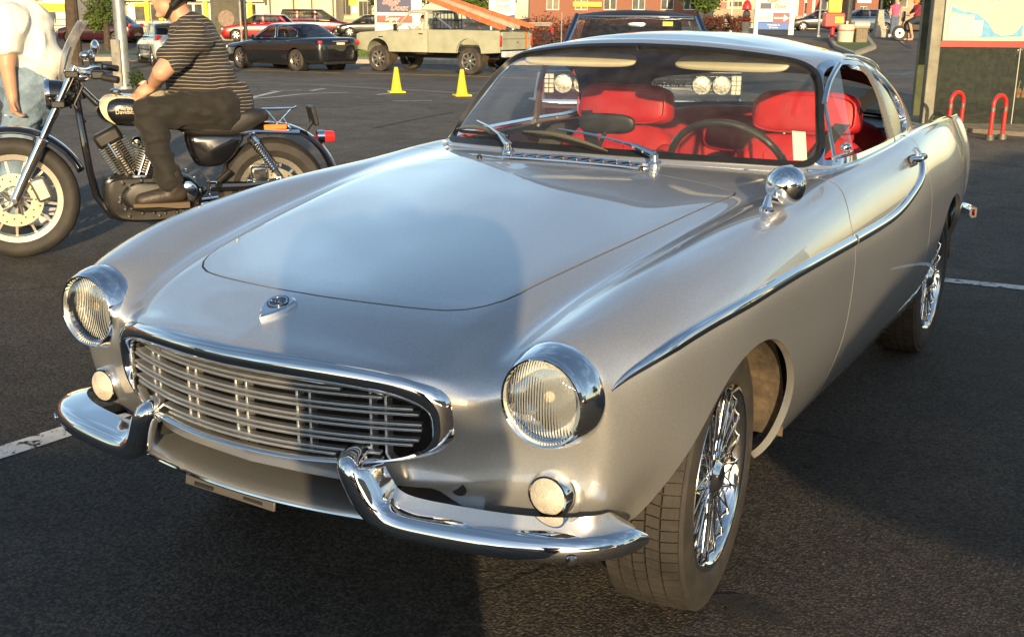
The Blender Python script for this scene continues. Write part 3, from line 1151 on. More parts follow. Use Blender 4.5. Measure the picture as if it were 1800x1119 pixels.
# belt trim, A-pillar chrome, window post, vent window
for sx, dr in ((1, door_l), (-1, door_r)):
    belt = []
    for y in np.linspace(.90, 1.98, 24):
        k = np.argmin(np.hypot(GG[0, 20:, 1] - y, np.where(GG[0, 20:, 0] > .4, 0, 9))) + 20
        p = GG[0, k]
        belt.append(Vector((sx * (p[0] + .008), y, p[2] + .004)))
    MB().tube(belt, .0065, 8).build('belt_trim', CHROME, dr)

    def ghp(y, z):
        m = (GG[:NT + 6, :, 0] > .4)
        d = np.where(m, (GG[:NT + 6, :, 1] - y) ** 2 + (GG[:NT + 6, :, 2] - z) ** 2, 9)
        i = np.unravel_index(np.argmin(d), d.shape)
        p = GG[i]
        return Vector((sx * p[0], y, z))
    post = [ghp(1.655 - .09 * t, .932 + .262 * t) + Vector((sx * -.002, 0, 0)) for t in np.linspace(0, 1, 8)]
    MB().sweep(post, [(-.012, -.006), (.012, -.006), (.012, .006), (-.012, .006)], up=(sx, 0, .3)).build('window_post', mat('post_grey', (.33, .32, .30), .42, .7), dr)
    # division bar and hinged vent pane (the driver's is swung open)
    bar = [ghp(1.02, .926), ghp(1.21, 1.190)]
    MB().tube(bar, .006, 8).build('vent_bar', CHROME_B, dr)
    if sx > 0:
        loop = [px(1462, 279, x=.700), px(1448, 205, x=.690), px(1449, 180, x=.683), px(1456, 150, x=.676), px(1465, 130, x=.670), px(1475, 114, x=.664),
                px(1490, 195, x=.715), px(1500, 266, x=.755)]
    else:
        loop = [ghp(.985, .935), ghp(1.03, 1.00), ghp(1.08, 1.065), ghp(1.13, 1.12), ghp(1.20, 1.18), ghp(1.15, 1.10), ghp(1.03, .935)]
    vw = MB().add(loop, [tuple(range(len(loop)))]).build('vent_window', GLASS, dr, ang=0)
    if sx > 0:
        MB().tube(smooth_poly([tuple(p) for p in loop[2:6]], 5, False), .008, 8).build('vent_frame', CHROME_B, vw)
        MB().tube([loop[0], loop[-1]], .005, 8).build('vent_rail', CHROME, vw)
        MB().ball(loop[-1] + Vector((-.02, -.01, .012)), (.016, .02, .012)).build('vent_catch', CHROME_B, vw)

# ---- scuttle vent
vc = [(-.218, .620), (-.20, .604), (.20, .604), (.218, .620), (.218, .655), (.20, .671), (-.20, .671), (-.218, .655)]
loopv = [on_top(a, b - .2184 * .6 * a * a, .006)[0] for a, b in smooth_poly(vc, 4)]
cv = MB().tube(loopv, .0045, 8, closed=True).build('scuttle_vent', CHROME, car)
cg = []
for b in (.608, .624, .640, .656, .667):
    cg.append([on_top(float(a), b - .13 * float(a) ** 2, .0035)[0] for a in np.linspace(-.212, .212, 41)])
MB().loft(cg, closed=False, caps=False).build('vent_cavity', DARK, cv)
for i in range(10):
    x = -.198 + .044 * i
    a, n = on_top(x - .020, .606 - .13 * x * x, .008)
    b, _ = on_top(x + .020, .669 - .13 * x * x, .008)
    MB().tube([a, a.lerp(b, .5) + n * .002, b], .0030, 6).build('vent_vane', CHROME_B, cv)
    c, _ = on_top(x, .640 - .13 * x * x, .005)
    MB().ball(c, (.009, .012, .005), 10, 6).build('vent_shade_pad', mat('vent_shade_brown', (.16, .10, .06), .4, .5), cv)  # brown pads standing in for the shading inside the vent
for sx in (-.30, .235):
    a, n = on_top(sx, .585 - .2 * sx * sx + .035, .002)
    MB().lathe([(.008, -.002), (.008, .004), (.005, .008), (.0001, .009)], a, n, 12).build('washer_jet', BLACKP, car)

# ---- wipers


def ws_pt(x, t, off=.012):
    row = GG[int(t * NT)]
    k = int(np.argmin(np.abs(row[:110, 0] - abs(x))))
    p = row[k]
    return Vector((x, p[1] - off * .8, p[2] + off * .6))


for (px_, tip, b0, b1) in ((-.245, (-.47, .20), (-.595, .14), (-.30, .115)), (.245, (-.10, .17), (-.24, .165), (.085, .055))):
    bs, n = on_top(px_, .680 + .02 * abs(px_), 0)
    wp = MB().lathe([(.020, -.004), (.019, .010), (.014, .016), (.013, .034), (.0001, .038)], bs, (0, -.2, 1), 16).build('wiper', CHROME_B, car)
    kn = bs + Vector((0, -.006, .032))
    e = ws_pt(tip[0], tip[1], .03)
    m1 = kn.lerp(e, .22) + Vector((0, -.004, .012))
    MB().tube([kn, m1], [.011, .008], 8).build('wiper_knuckle', CHROME_B, wp)
    MB().tube([m1, m1.lerp(e, .5) + Vector((0, -.003, .006)), e], [.0045, .0035, .003], 8).build('wiper_arm', CHROME_B, wp)
    P0, P1 = ws_pt(b0[0], b0[1], .014), ws_pt(b1[0], b1[1], .014)
    bl = [P0.lerp(P1, t) + Vector((0, -.012, .016)) * math.sin(math.pi * t) for t in np.linspace(0, 1, 9)]
    MB().tube(bl, [.002, .004, .006, .007, .008, .007, .006, .004, .002], 8).build('wiper_blade', mat('wiper_brass', (.22, .19, .12), .4, .6), wp)
    MB().sweep([ws_pt(b0[0] + (b1[0] - b0[0]) * t, b0[1] + (b1[1] - b0[1]) * t, .008) for t in np.linspace(0, 1, 9)], [(-.003, -.004), (.003, -.004), (.003, .006), (-.003, .006)]).build('wiper_rubber', RUBBER, wp)

# ---- fender mirror
mb_, mn = on_top(.690, .352, 0)
mh = Vector((.712, .415, .934))
wm = MB().lathe([(.0001, .046), (.018, .043), (.034, .034), (.045, .019), (.050, .002), (.051, -.012), (.049, -.016), (.047, -.016)], mh, (-.25, -.93, .12), 32).build('fender_mirror', CHROME, car, ang=60)
MB().lathe([(.047, -.015), (.0001, -.016)], mh, (-.25, -.93, .12), 32).build('mirror_glass', CHROME, wm)
MB().tube([mb_ - mn * .004, mb_ + Vector((0, .01, .028)), mh + Vector((0, .0, -.04))], [.016, .010, .011], 12).build('mirror_stem', CHROME, wm)
MB().lathe([(.019, -.004), (.018, .004), (.012, .010), (.0001, .01)], mb_, mn, 16).build('mirror_foot', CHROME, wm)

# ---- nose badge
bo, bn = on_top(0, -.640, .003)
up = Vector((0, .93, .36))
xd = Vector((1, 0, 0))
yd = bn.cross(xd).normalized()


def badge_pt(a, b, h):
    return bo + xd * a + yd * b + bn * h


shield = [(0, -.056), (.018, -.034), (.031, -.008), (.035, .016), (.030, .026), (.018, .031), (0, .033), (-.018, .031), (-.030, .026), (-.035, .016), (-.031, -.008), (-.018, -.034)]
bd = MB().loft([[badge_pt(a, b, -.004) for a, b in shield], [badge_pt(a, b, .004) for a, b in shield], [badge_pt(a * .88, b * .88, .007) for a, b in shield]]).build('nose_badge', CHROME, car, ang=30)
NAVY = mat('navy_enamel', (.012, .02, .05), .25, coat=.6)
MB().lathe([(.0235, .0072), (.0235, .0085), (.0001, .0085)], badge_pt(0, .004, 0), bn, 28).build('badge_disc', NAVY, bd)
MB().lathe([(.020, .0086), (.020, .0092), (.0175, .0092), (.0175, .0086)], badge_pt(0, .004, 0), bn, 28).build('badge_ring', CHROME, bd)
MB().add([badge_pt(a, b, .0095) for a, b in ((-.024, -.0015), (.024, -.0015), (.024, .0095), (-.024, .0095))], [(0, 1, 2, 3)]).build('badge_bar', CHROME, bd)
Mt = Matrix((xd, yd, bn)).transposed().to_4x4()
Mt.translation = badge_pt(0, .004, .0102)
text_mesh('badge_lettering', 'VOLVO', .0115, NAVY, Mt, bd, ext=.0003, offset=.0004)

# ---- wheels
ALLOY = mat('wheel_chrome', (.84, .84, .83), .06, 1., rvar=.03, vscale=30)


def tyre_mesh(Ro, Ri, w):
    """carcass with grooved tread blocks"""
    h = w / 2
    prof = [(Ri - .012, -h * .72), (Ri, -h * .80), (Ri + .012, -h * .93), (Ri + .045, -h * 1.0), (Ro - .022, -h * .93), (Ro - .008, -h * .80), (Ro - .0075, 0),
            (Ro - .008, h * .80), (Ro - .022, h * .93), (Ri + .045, h * 1.0), (Ri + .022, h * .965), (Ri + .018, h * .955), (Ri + .012, h * .93), (Ri, h * .80), (Ri - .012, h * .72)]
    m = MB().lathe(prof, (0, 0, 0), (1, 0, 0), 72)
    n = 74
    bands = [(-.80, -.50), (-.46, -.17), (-.13, .13), (.17, .46), (.50, .86)]
    for bi, (a, b) in enumerate(bands):
        for i in range(n):
            t0 = 2 * math.pi * (i + .06 + .23 * bi) / n
            t1 = 2 * math.pi * (i + .94 + .23 * bi) / n
            sk = .35 * (1 if bi % 2 else -1) * math.pi / n
            v = []
            for rr in (Ro - .010, Ro):
                for t, x, q in ((t0, a, 0), (t1, a, 0), (t1 + sk, b, 0), (t0 + sk, b, 0)):
                    r2 = rr - (.0045 if abs(x) > .75 else (.0012 if abs(x) > .4 else 0))
                    v.append((x * h, r2 * math.cos(t), r2 * math.sin(t)))
            m.add(v, [(4, 5, 6, 7), (0, 1, 5, 4), (1, 2, 6, 5), (2, 3, 7, 6), (3, 0, 4, 7)])
    return m


_ty = tyre_mesh(.312, .212, .20).mesh('tyre', 30)
_ty.materials.append(TYRE)
_rim = MB().lathe([(.19, -.08), (.203, -.088), (.2, -.06), (.188, -.02), (.186, .03), (.196, .062), (.203, .074), (.214, .082), (.219, .090), (.2175, .094), (.212, .092), (.204, .085), (.198, .074), (.196, .066)], (0, 0, 0), (1, 0, 0), 64).mesh('rim', 45)
_rim.materials.append(ALLOY)
_sp = MB()
for q in (-1, 1):
    _sp.tube([(.074, q * -.014, .040), (.078, q * .010, .12), (.080, q * .036, .200)], [.0036, .0030, .0034], 6)
_spm = _sp.mesh('spoke', 60)
_spm.materials.append(ALLOY)
_hub = MB().lathe([(.0001, .096), (.022, .095), (.032, .091), (.036, .084), (.046, .080), (.050, .066), (.05, .0), (.05, -.06)], (0, 0, 0), (1, 0, 0), 32).mesh('hub', 40)
_hub.materials.append(ALLOY)
_dsc = MB().lathe([(.06, -.005), (.135, -.005), (.135, -.025), (.06, -.025)], (0, 0, 0), (1, 0, 0), 40).mesh('brake_disc', 30)
_dsc.materials.append(mat('cast_iron', (.10, .09, .08), .5, .7, var=.3))


def mesh_obj(name, me, parent=None):
    o = bpy.data.objects.new(name, me)
    COL.objects.link(o)
    o.parent = parent
    return o


for sx, yy, st in ((1, 0, R(5)), (-1, 0, R(5)), (1, 2.45, 0), (-1, 2.45, 0)):
    w = mesh_obj('wheel', _hub, car)
    w.location = (sx * .645, yy, .311)
    w.rotation_euler = (R(17 * (yy + 1)), 0, (0 if sx > 0 else math.pi) + st)
    mesh_obj('tyre', _ty, w)
    mesh_obj('rim', _rim, w)
    mesh_obj('brake_disc', _dsc, w)
    for k in range(20):
        s_ = mesh_obj('spoke', _spm, w)
        s_.rotation_euler = (2 * math.pi * k / 20, 0, 0)

# wheel wells and floor
DUST = mat('dusty_undercoat', (.085, .064, .042), .85, var=.45, vscale=14, bump=.5, bscale=40)
for yy in (-.03, 2.45):
    for sx in (1, -1):
        ww = MB()
        n = 24
        for k in range(n):
            a0, a1 = math.pi * (.0 + 1.0 * k / n), math.pi * (.0 + 1.0 * (k + 1) / n)
            v = []
            for a in (a0, a1):
                for x in (.40, (.775 if yy < 1 else .72) if math.cos(a) > -.35 else .52):
                    v.append((sx * x, yy + (.372 if yy < 1 else .455) * math.cos(a), .31 + .372 * math.sin(a)))
            ww.add(v, [(0, 1, 3, 2)])
        ww.add([(sx * .40, yy - .45, .31), (sx * .40, yy + .45, .31), (sx * .40, yy + .45, .69), (sx * .40, yy - .45, .69)], [(0, 1, 2, 3)])
        ww.build('wheel_well', DUST, car)
fl = MB()
fl.box((0, 1.25, .27), (1.34, 1.75, .03))
fl.box((0, .1, .40), (.76, .9, .2))
fl.box((0, 2.75, .40), (.76, 1.2, .2))
fl.box((0, 1.25, .24), (.9, 2.2, .05))
fl.build('floor_pan', DARK, car)

# ---- cabin
DASHM = mat('dash_vinyl', (.018, .018, .02), .5, var=.2, bump=.1, bscale=200)
ds = MB()
dpts = [Vector((x, .80 + .40 * x * x, .905 - .05 * x * x)) for x in np.linspace(-.60, .60, 25)]
ds.sweep(dpts, [(.09, -.005), (-.06, .012), (-.17, .012), (-.20, -.01), (-.19, -.05), (-.14, -.16), (.05, -.16)])
dash = ds.build('dashboard', DASHM, car, ang=50)
# steering wheel
so_, sn = Vector((.335, 1.055, .86)), Vector((0, .86, .5)).normalized()
a_, b_, _ = frame(sn)
ring = [so_ + .195 * (math.cos(t) * a_ + math.sin(t) * b_) for t in np.linspace(0, 2 * math.pi, 48, endpoint=False)]
swl = MB().tube(ring, .0115, 10, closed=True).build('steering_wheel', mat('wheel_rim_black', (.03, .026, .02), .3, coat=.5), car)
MB().lathe([(.045, -.02), (.045, .01), (.03, .02), (.0001, .022)], so_ - sn * .03, -sn, 24).build('horn_boss', CHROME_B, swl)
for t in (R(195), R(345), R(270)):
    e = so_ + .19 * (math.cos(t) * a_ + math.sin(t) * b_)
    MB().tube([so_ - sn * .03, e], .009, 8, flat=.35).build('wheel_spoke', BLACKP, swl)
MB().tube([so_ - sn * .03, so_ - sn * .35], .022, 10).build('steering_column', BLACKP, swl)


def cushion(name, loc, sz, rot, mt, parent, k=3.2, taper=0.):
    """superellipsoid pad"""
    v, f = [], []
    n, m = 28, 16
    sg = lambda a, e: math.copysign(abs(a) ** e, a)
    for j in range(m + 1):
        t = math.pi * (j / m - .5)
        for i in range(n):
            p = 2 * math.pi * i / n
            x = sg(math.cos(t), 2 / k) * sg(math.cos(p), 2 / k)
            y = sg(math.cos(t), 2 / k) * sg(math.sin(p), 2 / k)
            z = sg(math.sin(t), 2 / k)
            q = 1 - taper * z
            v.append((x * sz[0] / 2 * q, y * sz[1] / 2, z * sz[2] / 2))
    for j in range(m):
        for i in range(n):
            f.append((j * n + i, j * n + (i + 1) % n, (j + 1) * n + (i + 1) % n, (j + 1) * n + i))
    mb = MB()
    mb.add(v, f, Matrix.Translation(Vector(loc)) @ Euler(rot).to_matrix().to_4x4())
    return mb.build(name, mt, parent, ang=80)


for sx in (-.36, .36):
    st = cushion('seat', (sx, 1.42, .45), (.50, .52, .17), (R(8), 0, 0), RED_L, car)
    bk = cushion('backrest', (sx, 1.72, .66), (.49, .15, .54), (R(-14), 0, 0), RED_L, st, 5, .06)
    for q in (-1, 1):
        cushion('bolster', (sx + q * .205, 1.675, .65), (.10, .15, .44), (R(-14), 0, 0), RED_L, st, 3)
    cushion('headrest', (sx, 1.78, 1.005), (.385, .12, .15), (R(-10), 0, 0), RED_L, st, 4.6, .05)
    for q in (-.12, -.04, .04, .12):
        MB().tube([(sx + q, 1.718 - .5 * (z - .66) * -.5 - .078 + .02 * abs(q), z) for z in (.46, .56, .66, .76, .86)], .004, 6).build('seat_pleat', RED_L, st)
    MB().tube([(sx + .186 * math.copysign(abs(math.cos(t)) ** .5, math.cos(t)), 1.78 - .060 + .012 * math.sin(t), 1.005 + .066 * math.copysign(abs(math.sin(t)) ** .5, math.sin(t))) for t in np.linspace(0, 2 * math.pi, 28, endpoint=False).tolist()], .0035, 6, closed=True).build('headrest_piping', RED_L, st)
    for q in (-.08, .08):
        MB().tube([(sx + q, 1.765, .88), (sx + q, 1.785, .97)], .007, 8).build('headrest_post', CHROME_B, st)
# shadows of belts: the belts themselves hang from the pillar
BELT = mat('seat_belt', (.015, .015, .017), .7, bump=.1, bscale=400)
for sx in (1, -1):
    pth = [Vector((sx * .60, 1.86, 1.10)), Vector((sx * .52, 1.74, 1.00)), Vector((sx * .40, 1.62, .80)), Vector((sx * .26, 1.54, .62))]
    MB().sweep(resample(pth, 14), [(-.023, -.001), (.023, -.001), (.023, .001), (-.023, .001)], up=(0, -1, .3)).build('seat_belt', BELT, car)
cushion('rear_bench', (0, 2.12, .60), (1.05, .34, .22), (0, 0, 0), RED_L, car)
cushion('rear_backrest', (0, 2.33, .80), (1.06, .13, .36), (R(-18), 0, 0), RED_L, car)
ps = MB()
ps.add([(-.60, 2.36, .915), (.60, 2.36, .915), (.50, 2.62, .925), (.2, 2.76, .93), (-.2, 2.76, .93), (-.50, 2.62, .925)], [(0, 1, 2, 3, 4, 5)])
ps.build('parcel_shelf', DASHM, car, ang=0)
# headlining and pillar trim just inside the skin
HEADL = mat('headlining', (.05, .045, .05), .85, var=.2)
hl_ = strip(rest)
hl_ = Skin(hl_.V + np.where(rest.V[:, 4:5] > 1.25, np.array([[0, 0, -.022]]), hl_.N * -.022), hl_.F, hl_.N)
hl_.N = -hl_.N
hl_.F = [tuple(reversed(q)) for q in hl_.F]
hl_.build('headlining', HEADL, car, mirror=True)
for sgn in (1, -1):
    dt = door.offset(-.03)
    dt.N = -dt.N
    dt.F = [tuple(reversed(q)) for q in dt.F]
    dt.build('door_card', mat('door_vinyl', (.03, .012, .014), .55), (door_l if sgn > 0 else door_r), side=sgn)
CREAM = mat('visor_cream', (.62, .55, .38), .7, var=.06)
for sx in (-.27, .27):
    v_ = cushion('sun_visor', (sx, 1.20, 1.192), (.40, .022, .075), (R(-62), 0, -R(8) * (1 if sx > 0 else -1)), CREAM, car, 4)
    MB().tube([(sx * 1.5, 1.195, 1.205), (sx * 1.9, 1.21, 1.205)], .005, 8).build('visor_rod', CHROME_B, v_)
mm_ = cushion('rear_view_mirror', (-.045, .955, 1.005), (.19, .025, .065), (R(6), 0, R(8)), BLACKP, car, 3)
MB().tube([(-.045, .95, .98), (-.05, .90, .915)], .007, 8).build('mirror_stalk', BLACKP, mm_)
k = int(np.argmin(np.abs(GG[int(.24 * NT), :110, 0] - .565)))
pts4 = [GG[int(.12 * NT), k], GG[int(.12 * NT), k + 4], GG[int(.34 * NT), k + 4], GG[int(.34 * NT), k]]
MB().add([Vector(p) * 1.0 + Vector((-.006, .010, -.007)) for p in pts4], [(0, 1, 2, 3)]).build('permit_sticker', mat('paper', (.72, .70, .60), .8, var=.05), wsm, ang=0)
# drip rails over the side windows
for sx in (1, -1):
    dr_ = [Vector((sx * (p[0] + .007), p[1], p[2] + .010)) for p in GG[NT - 1, 88:215:6]]
    MB().tube(dr_, .0055, 8).build('drip_rail', SILVER, car)
# rear bumper ends and tail lamps
for sx in (1, -1):
    rp = resample([(sx * .20, 3.58, .44), (sx * .45, 3.57, .44), (sx * .62, 3.53, .445), (sx * .70, 3.43, .45), (sx * .735, 3.32, .455)], 24)
    rb = MB().sweep(rp, [(-.0, -.022), (-.02 * sx, -.016), (-.02 * sx, .025), (0, .032), (.012 * sx, .014), (.012 * sx, -.008)]).build('rear_bumper', CHROME, car, ang=50)
    MB().lathe([(.035, -.05), (.035, .0), (.02, .012), (.0001, .014)], (sx * .56, 3.51, .62), (0, 1, 0), 20).build('tail_lamp', mat('red_lens', (.5, .01, .008), .15, coat=.5), car)
    MB().box((sx * .742, 3.34, .462), (.012, .06, .032)).build('side_reflector', mat('red_lens', (.5, .01, .008), .15), rb, bevel=.004)
# ------------------------------------------------------------------ ground and road
FG = Vector((-math.sin(_yaw), math.cos(_yaw), 0))
RG = Vector((math.cos(_yaw), math.sin(_yaw), 0))


def sstep(a, b, t):
    t = max(0., min(1., (t - a) / (b - a)))
    return t * t * (3 - 2 * t)


def gz(x, y):
    """the road beyond the lot lies a little lower on the left; the ground climbs gently on the right"""
    D = (x - CAM.x) * FG.x + (y - CAM.y) * FG.y
    w = (x - CAM.x) * RG.x + (y - CAM.y) * RG.y
    k = sstep(4, 10, w)
    return (1 - k) * (-.35 * sstep(19, 33, D) + .35 * sstep(50, 68, D)) + k * .6 * sstep(36, 52, D)


def gpt(u, d, z=None, dz=0.):
    """ground point seen at photo column u and depth d"""
    u, d = float(u), float(d)
    a = (u - PCX) / FPX
    zt = 0.
    for _ in range(4):
        b = (CAM.z - zt + d * (_f.z + a * _rr.z)) / (d * _uu.z)
        p = CAM + d * (_f + a * _rr - b * _uu)
        zt = gz(p.x, p.y) if z is None else z
    return p + Vector((0, 0, dz))


def hit(u, v, dz=0.):
    z = 0.
    for _ in range(12):
        p = px(u, v, z=z)
        z = gz(p.x, p.y)
    return p + Vector((0, 0, dz))


def depth(p):
    return (Vector(p) - CAM).dot(_f)


def asphalt_mat():
    m = bpy.data.materials.new('asphalt')
    m.use_nodes = True
    nt = m.node_tree
    b = nt.nodes['Principled BSDF']
    L = nt.links.new
    tc = nt.nodes.new('ShaderNodeTexCoord')

    def noise(sc, det=5, ro=.6):
        n = nt.nodes.new('ShaderNodeTexNoise')
        n.inputs['Scale'].default_value = sc
        n.inputs['Detail'].default_value = det
        n.inputs['Roughness'].default_value = ro
        L(tc.outputs['Object'], n.inputs['Vector'])
        return n

    def ramp(src, p0, c0, p1, c1):
        r = nt.nodes.new('ShaderNodeValToRGB')
        r.color_ramp.elements[0].position = p0
        r.color_ramp.elements[0].color = (*c0, 1)
        r.color_ramp.elements[1].position = p1
        r.color_ramp.elements[1].color = (*c1, 1)
        L(src, r.inputs['Fac'])
        return r

    def mix(mode, fac, a, bb):
        x = nt.nodes.new('ShaderNodeMixRGB')
        x.blend_type = mode
        if isinstance(fac, (int, float)):
            x.inputs['Fac'].default_value = fac
        else:
            L(fac, x.inputs['Fac'])
        for s, i in ((a, 1), (bb, 2)):
            if isinstance(s, tuple):
                x.inputs[i].default_value = (*s, 1)
            else:
                L(s, x.inputs[i])
        return x
    n1 = noise(.35, 6, .65)
    base = ramp(n1.outputs['Fac'], .3, (.046, .043, .041), .7, (.098, .090, .078))
    # tone painted paler with distance along the sight line
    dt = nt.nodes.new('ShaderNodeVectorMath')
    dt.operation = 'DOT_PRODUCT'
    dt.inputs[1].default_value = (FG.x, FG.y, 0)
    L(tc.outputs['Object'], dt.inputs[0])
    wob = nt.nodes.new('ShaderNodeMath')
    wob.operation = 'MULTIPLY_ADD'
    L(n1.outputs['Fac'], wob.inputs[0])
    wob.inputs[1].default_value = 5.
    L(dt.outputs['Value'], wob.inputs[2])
    far_tone = nt.nodes.new('ShaderNodeMapRange')
    far_tone.inputs['From Min'].default_value = 4.5
    far_tone.inputs['From Max'].default_value = 10
    far_tone.inputs['To Min'].default_value = .85
    far_tone.inputs['To Max'].default_value = 2.1
    L(wob.outputs['Value'], far_tone.inputs['Value'])
    base = mix('MULTIPLY', 1., base.outputs['Color'], far_tone.outputs['Result'])
    # aggregate: each stone its own tone, dark bitumen between
    n2 = noise(60, 4)
    jit = mix('ADD', .012, tc.outputs['Object'], n2.outputs['Color'])
    vs = nt.nodes.new('ShaderNodeTexVoronoi')
    vs.inputs['Scale'].default_value = 120
    L(jit.outputs['Color'], vs.inputs['Vector'])
    sc_ = nt.nodes.new('ShaderNodeSeparateColor')
    L(vs.outputs['Color'], sc_.inputs['Color'])
    sp = ramp(sc_.outputs['Red'], .10, (.55, .55, .56), .95, (1.55, 1.50, 1.40))
    n5 = noise(3.2, 6, .7)
    md = ramp(n5.outputs['Fac'], .32, (.72, .72, .74), .68, (1.22, 1.2, 1.15))
    base = mix('MULTIPLY', 1., base.outputs['Color'], md.outputs['Color'])
    c = mix('MULTIPLY', 1., base.outputs['Color'], sp.outputs['Color'])
    gapr = ramp(vs.outputs['Distance'], .35, (1, 1, 1), .75, (.45, .45, .45))
    c = mix('MULTIPLY', 1., c.outputs['Color'], gapr.outputs['Color'])
    vo = nt.nodes.new('ShaderNodeTexVoronoi')
    vo.inputs['Scale'].default_value = 60
    L(jit.outputs['Color'], vo.inputs['Vector'])
    peb = ramp(vo.outputs['Distance'], .10, (1, 1, 1), .30, (0, 0, 0))
    pc = nt.nodes.new('ShaderNodeSeparateColor')
    L(vo.outputs['Color'], pc.inputs['Color'])
    pk = ramp(pc.outputs['Red'], .86, (0, 0, 0), .90, (1, 1, 1))
    pm = mix('MULTIPLY', 1., peb.outputs['Color'], pk.outputs['Color'])
    c = mix('MIX', pm.outputs['Color'], c.outputs['Color'], (.15, .135, .11))
    # oil spots and patches of wear
    n3 = noise(1.3, 4, .55)
    st = ramp(n3.outputs['Fac'], .59, (0, 0, 0), .71, (.6, .6, .6))
    c = mix('MIX', st.outputs['Color'], c.outputs['Color'], (.03, .029, .028))
    # hairline cracks
    dn = noise(.9, 5, .7)
    ad = mix('ADD', .55, tc.outputs['Object'], dn.outputs['Color'])
    vc = nt.nodes.new('ShaderNodeTexVoronoi')
    vc.feature = 'DISTANCE_TO_EDGE'
    vc.inputs['Scale'].default_value = .42
    L(ad.outputs['Color'], vc.inputs['Vector'])
    ck = ramp(vc.outputs['Distance'], .0015, (1, 1, 1), .0045, (0, 0, 0))
    ckm = noise(.5, 2)
    ckr = ramp(ckm.outputs['Fac'], .42, (0, 0, 0), .50, (.85, .85, .85))
    cm = mix('MULTIPLY', 1., ck.outputs['Color'], ckr.outputs['Color'])
    c = mix('MIX', cm.outputs['Color'], c.outputs['Color'], (.015, .015, .015))
    L(c.outputs['Color'], b.inputs['Base Color'])
    rr = nt.nodes.new('ShaderNodeMapRange')
    rr.inputs['To Min'].default_value = .72
    rr.inputs['To Max'].default_value = .92
    L(n2.outputs['Fac'], rr.inputs['Value'])
    L(rr.outputs['Result'], b.inputs['Roughness'])
    b.inputs['Specular IOR Level'].default_value = .35
    hs = mix('MULTIPLY', 1., sp.outputs['Color'], gapr.outputs['Color'])
    hb = mix('ADD', 1., hs.outputs['Color'], pm.outputs['Color'])
    hb = mix('SUBTRACT', 1., hb.outputs['Color'], cm.outputs['Color'])
    bp = nt.nodes.new('ShaderNodeBump')
    bp.inputs['Strength'].default_value = .75
    bp.inputs['Distance'].default_value = .004
    L(hb.outputs['Color'], bp.inputs['Height'])
    L(bp.outputs['Normal'], b.inputs['Normal'])
    return m


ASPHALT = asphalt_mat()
# one ground sheet, laid out along and across the sight line, out to the horizon
g = MB()
ds_ = [-400, -120, -40, -12, -6, -3, 0, 3, 6, 9, 12, 15, 18, 19, 20, 21, 22, 23, 24, 25, 26, 27, 28, 29, 30, 31, 32, 33, 34, 36, 40, 45, 50, 52, 54, 56, 58, 60, 62, 64, 66, 68, 70, 110, 200, 400, 900]
ws_ = [-900, -300, -120, -60, -35, -20, -12, -6, -3, 0, 3, 4, 5, 6, 7, 8, 9, 10, 12, 15, 20, 35, 60, 120, 300, 900]
for D in ds_:
    for w in ws_:
        q = Vector((CAM.x, CAM.y, 0)) + FG * D + RG * w
        q.z = gz(q.x, q.y)
        g.v.append(tuple(q))
nw = len(ws_)
for i in range(len(ds_) - 1):
    for j in range(nw - 1):
        g.f.append((i * nw + j, i * nw + j + 1, (i + 1) * nw + j + 1, (i + 1) * nw + j))
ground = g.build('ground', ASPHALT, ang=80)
ground['kind'] = 'structure'


def worn_paint(name, col):
    m = mat(name, col, .7, var=.15, vscale=9)
    nt = m.node_tree
    b = nt.nodes['Principled BSDF']
    tc = nt.nodes.new('ShaderNodeTexCoord')
    n = nt.nodes.new('ShaderNodeTexNoise')
    n.inputs['Scale'].default_value = 22
    n.inputs['Detail'].default_value = 9
    n.inputs['Roughness'].default_value = .7
    r = nt.nodes.new('ShaderNodeValToRGB')
    r.color_ramp.elements[0].position = .40
    r.color_ramp.elements[1].position = .47
    nt.links.new(tc.outputs['Object'], n.inputs['Vector'])
    nt.links.new(n.outputs['Fac'], r.inputs['Fac'])
    nt.links.new(r.outputs['Color'], b.inputs['Alpha'])
    return m


PAINT_W = worn_paint('worn_white_line', (.62, .61, .57))
PAINT_Y = worn_paint('worn_yellow_line', (.55, .42, .15))
CONC = mat('concrete', (.36, .32, .25), .85, var=.18, vscale=5, bump=.2, bscale=50)


def stripe(name, pix, w, mt, dz=.004):
    """painted line through photo pixels on the ground, w metres wide"""
    pts = [hit(u, v, dz) for u, v in pix]
    pts = resample(pts, max(2, len(pts) * 6)) if len(pts) > 2 else [pts[0].lerp(pts[1], t / 12) for t in range(13)]
    mb = MB()
    m = len(pts)
    for i, p in enumerate(pts):
        t = pts[min(i + 1, m - 1)] - pts[max(i - 1, 0)]
        t.z = 0
        s_ = t.normalized().cross(Vector((0, 0, 1))) * w / 2
        for q in (p - s_, p + s_):
            mb.v.append((q.x, q.y, gz(q.x, q.y) + dz))
        if i:
            k = 2 * i
            mb.f.append((k - 2, k - 1, k + 1, k))
    o = mb.build(name, mt, ang=0)
    o['kind'] = 'structure'
    return o


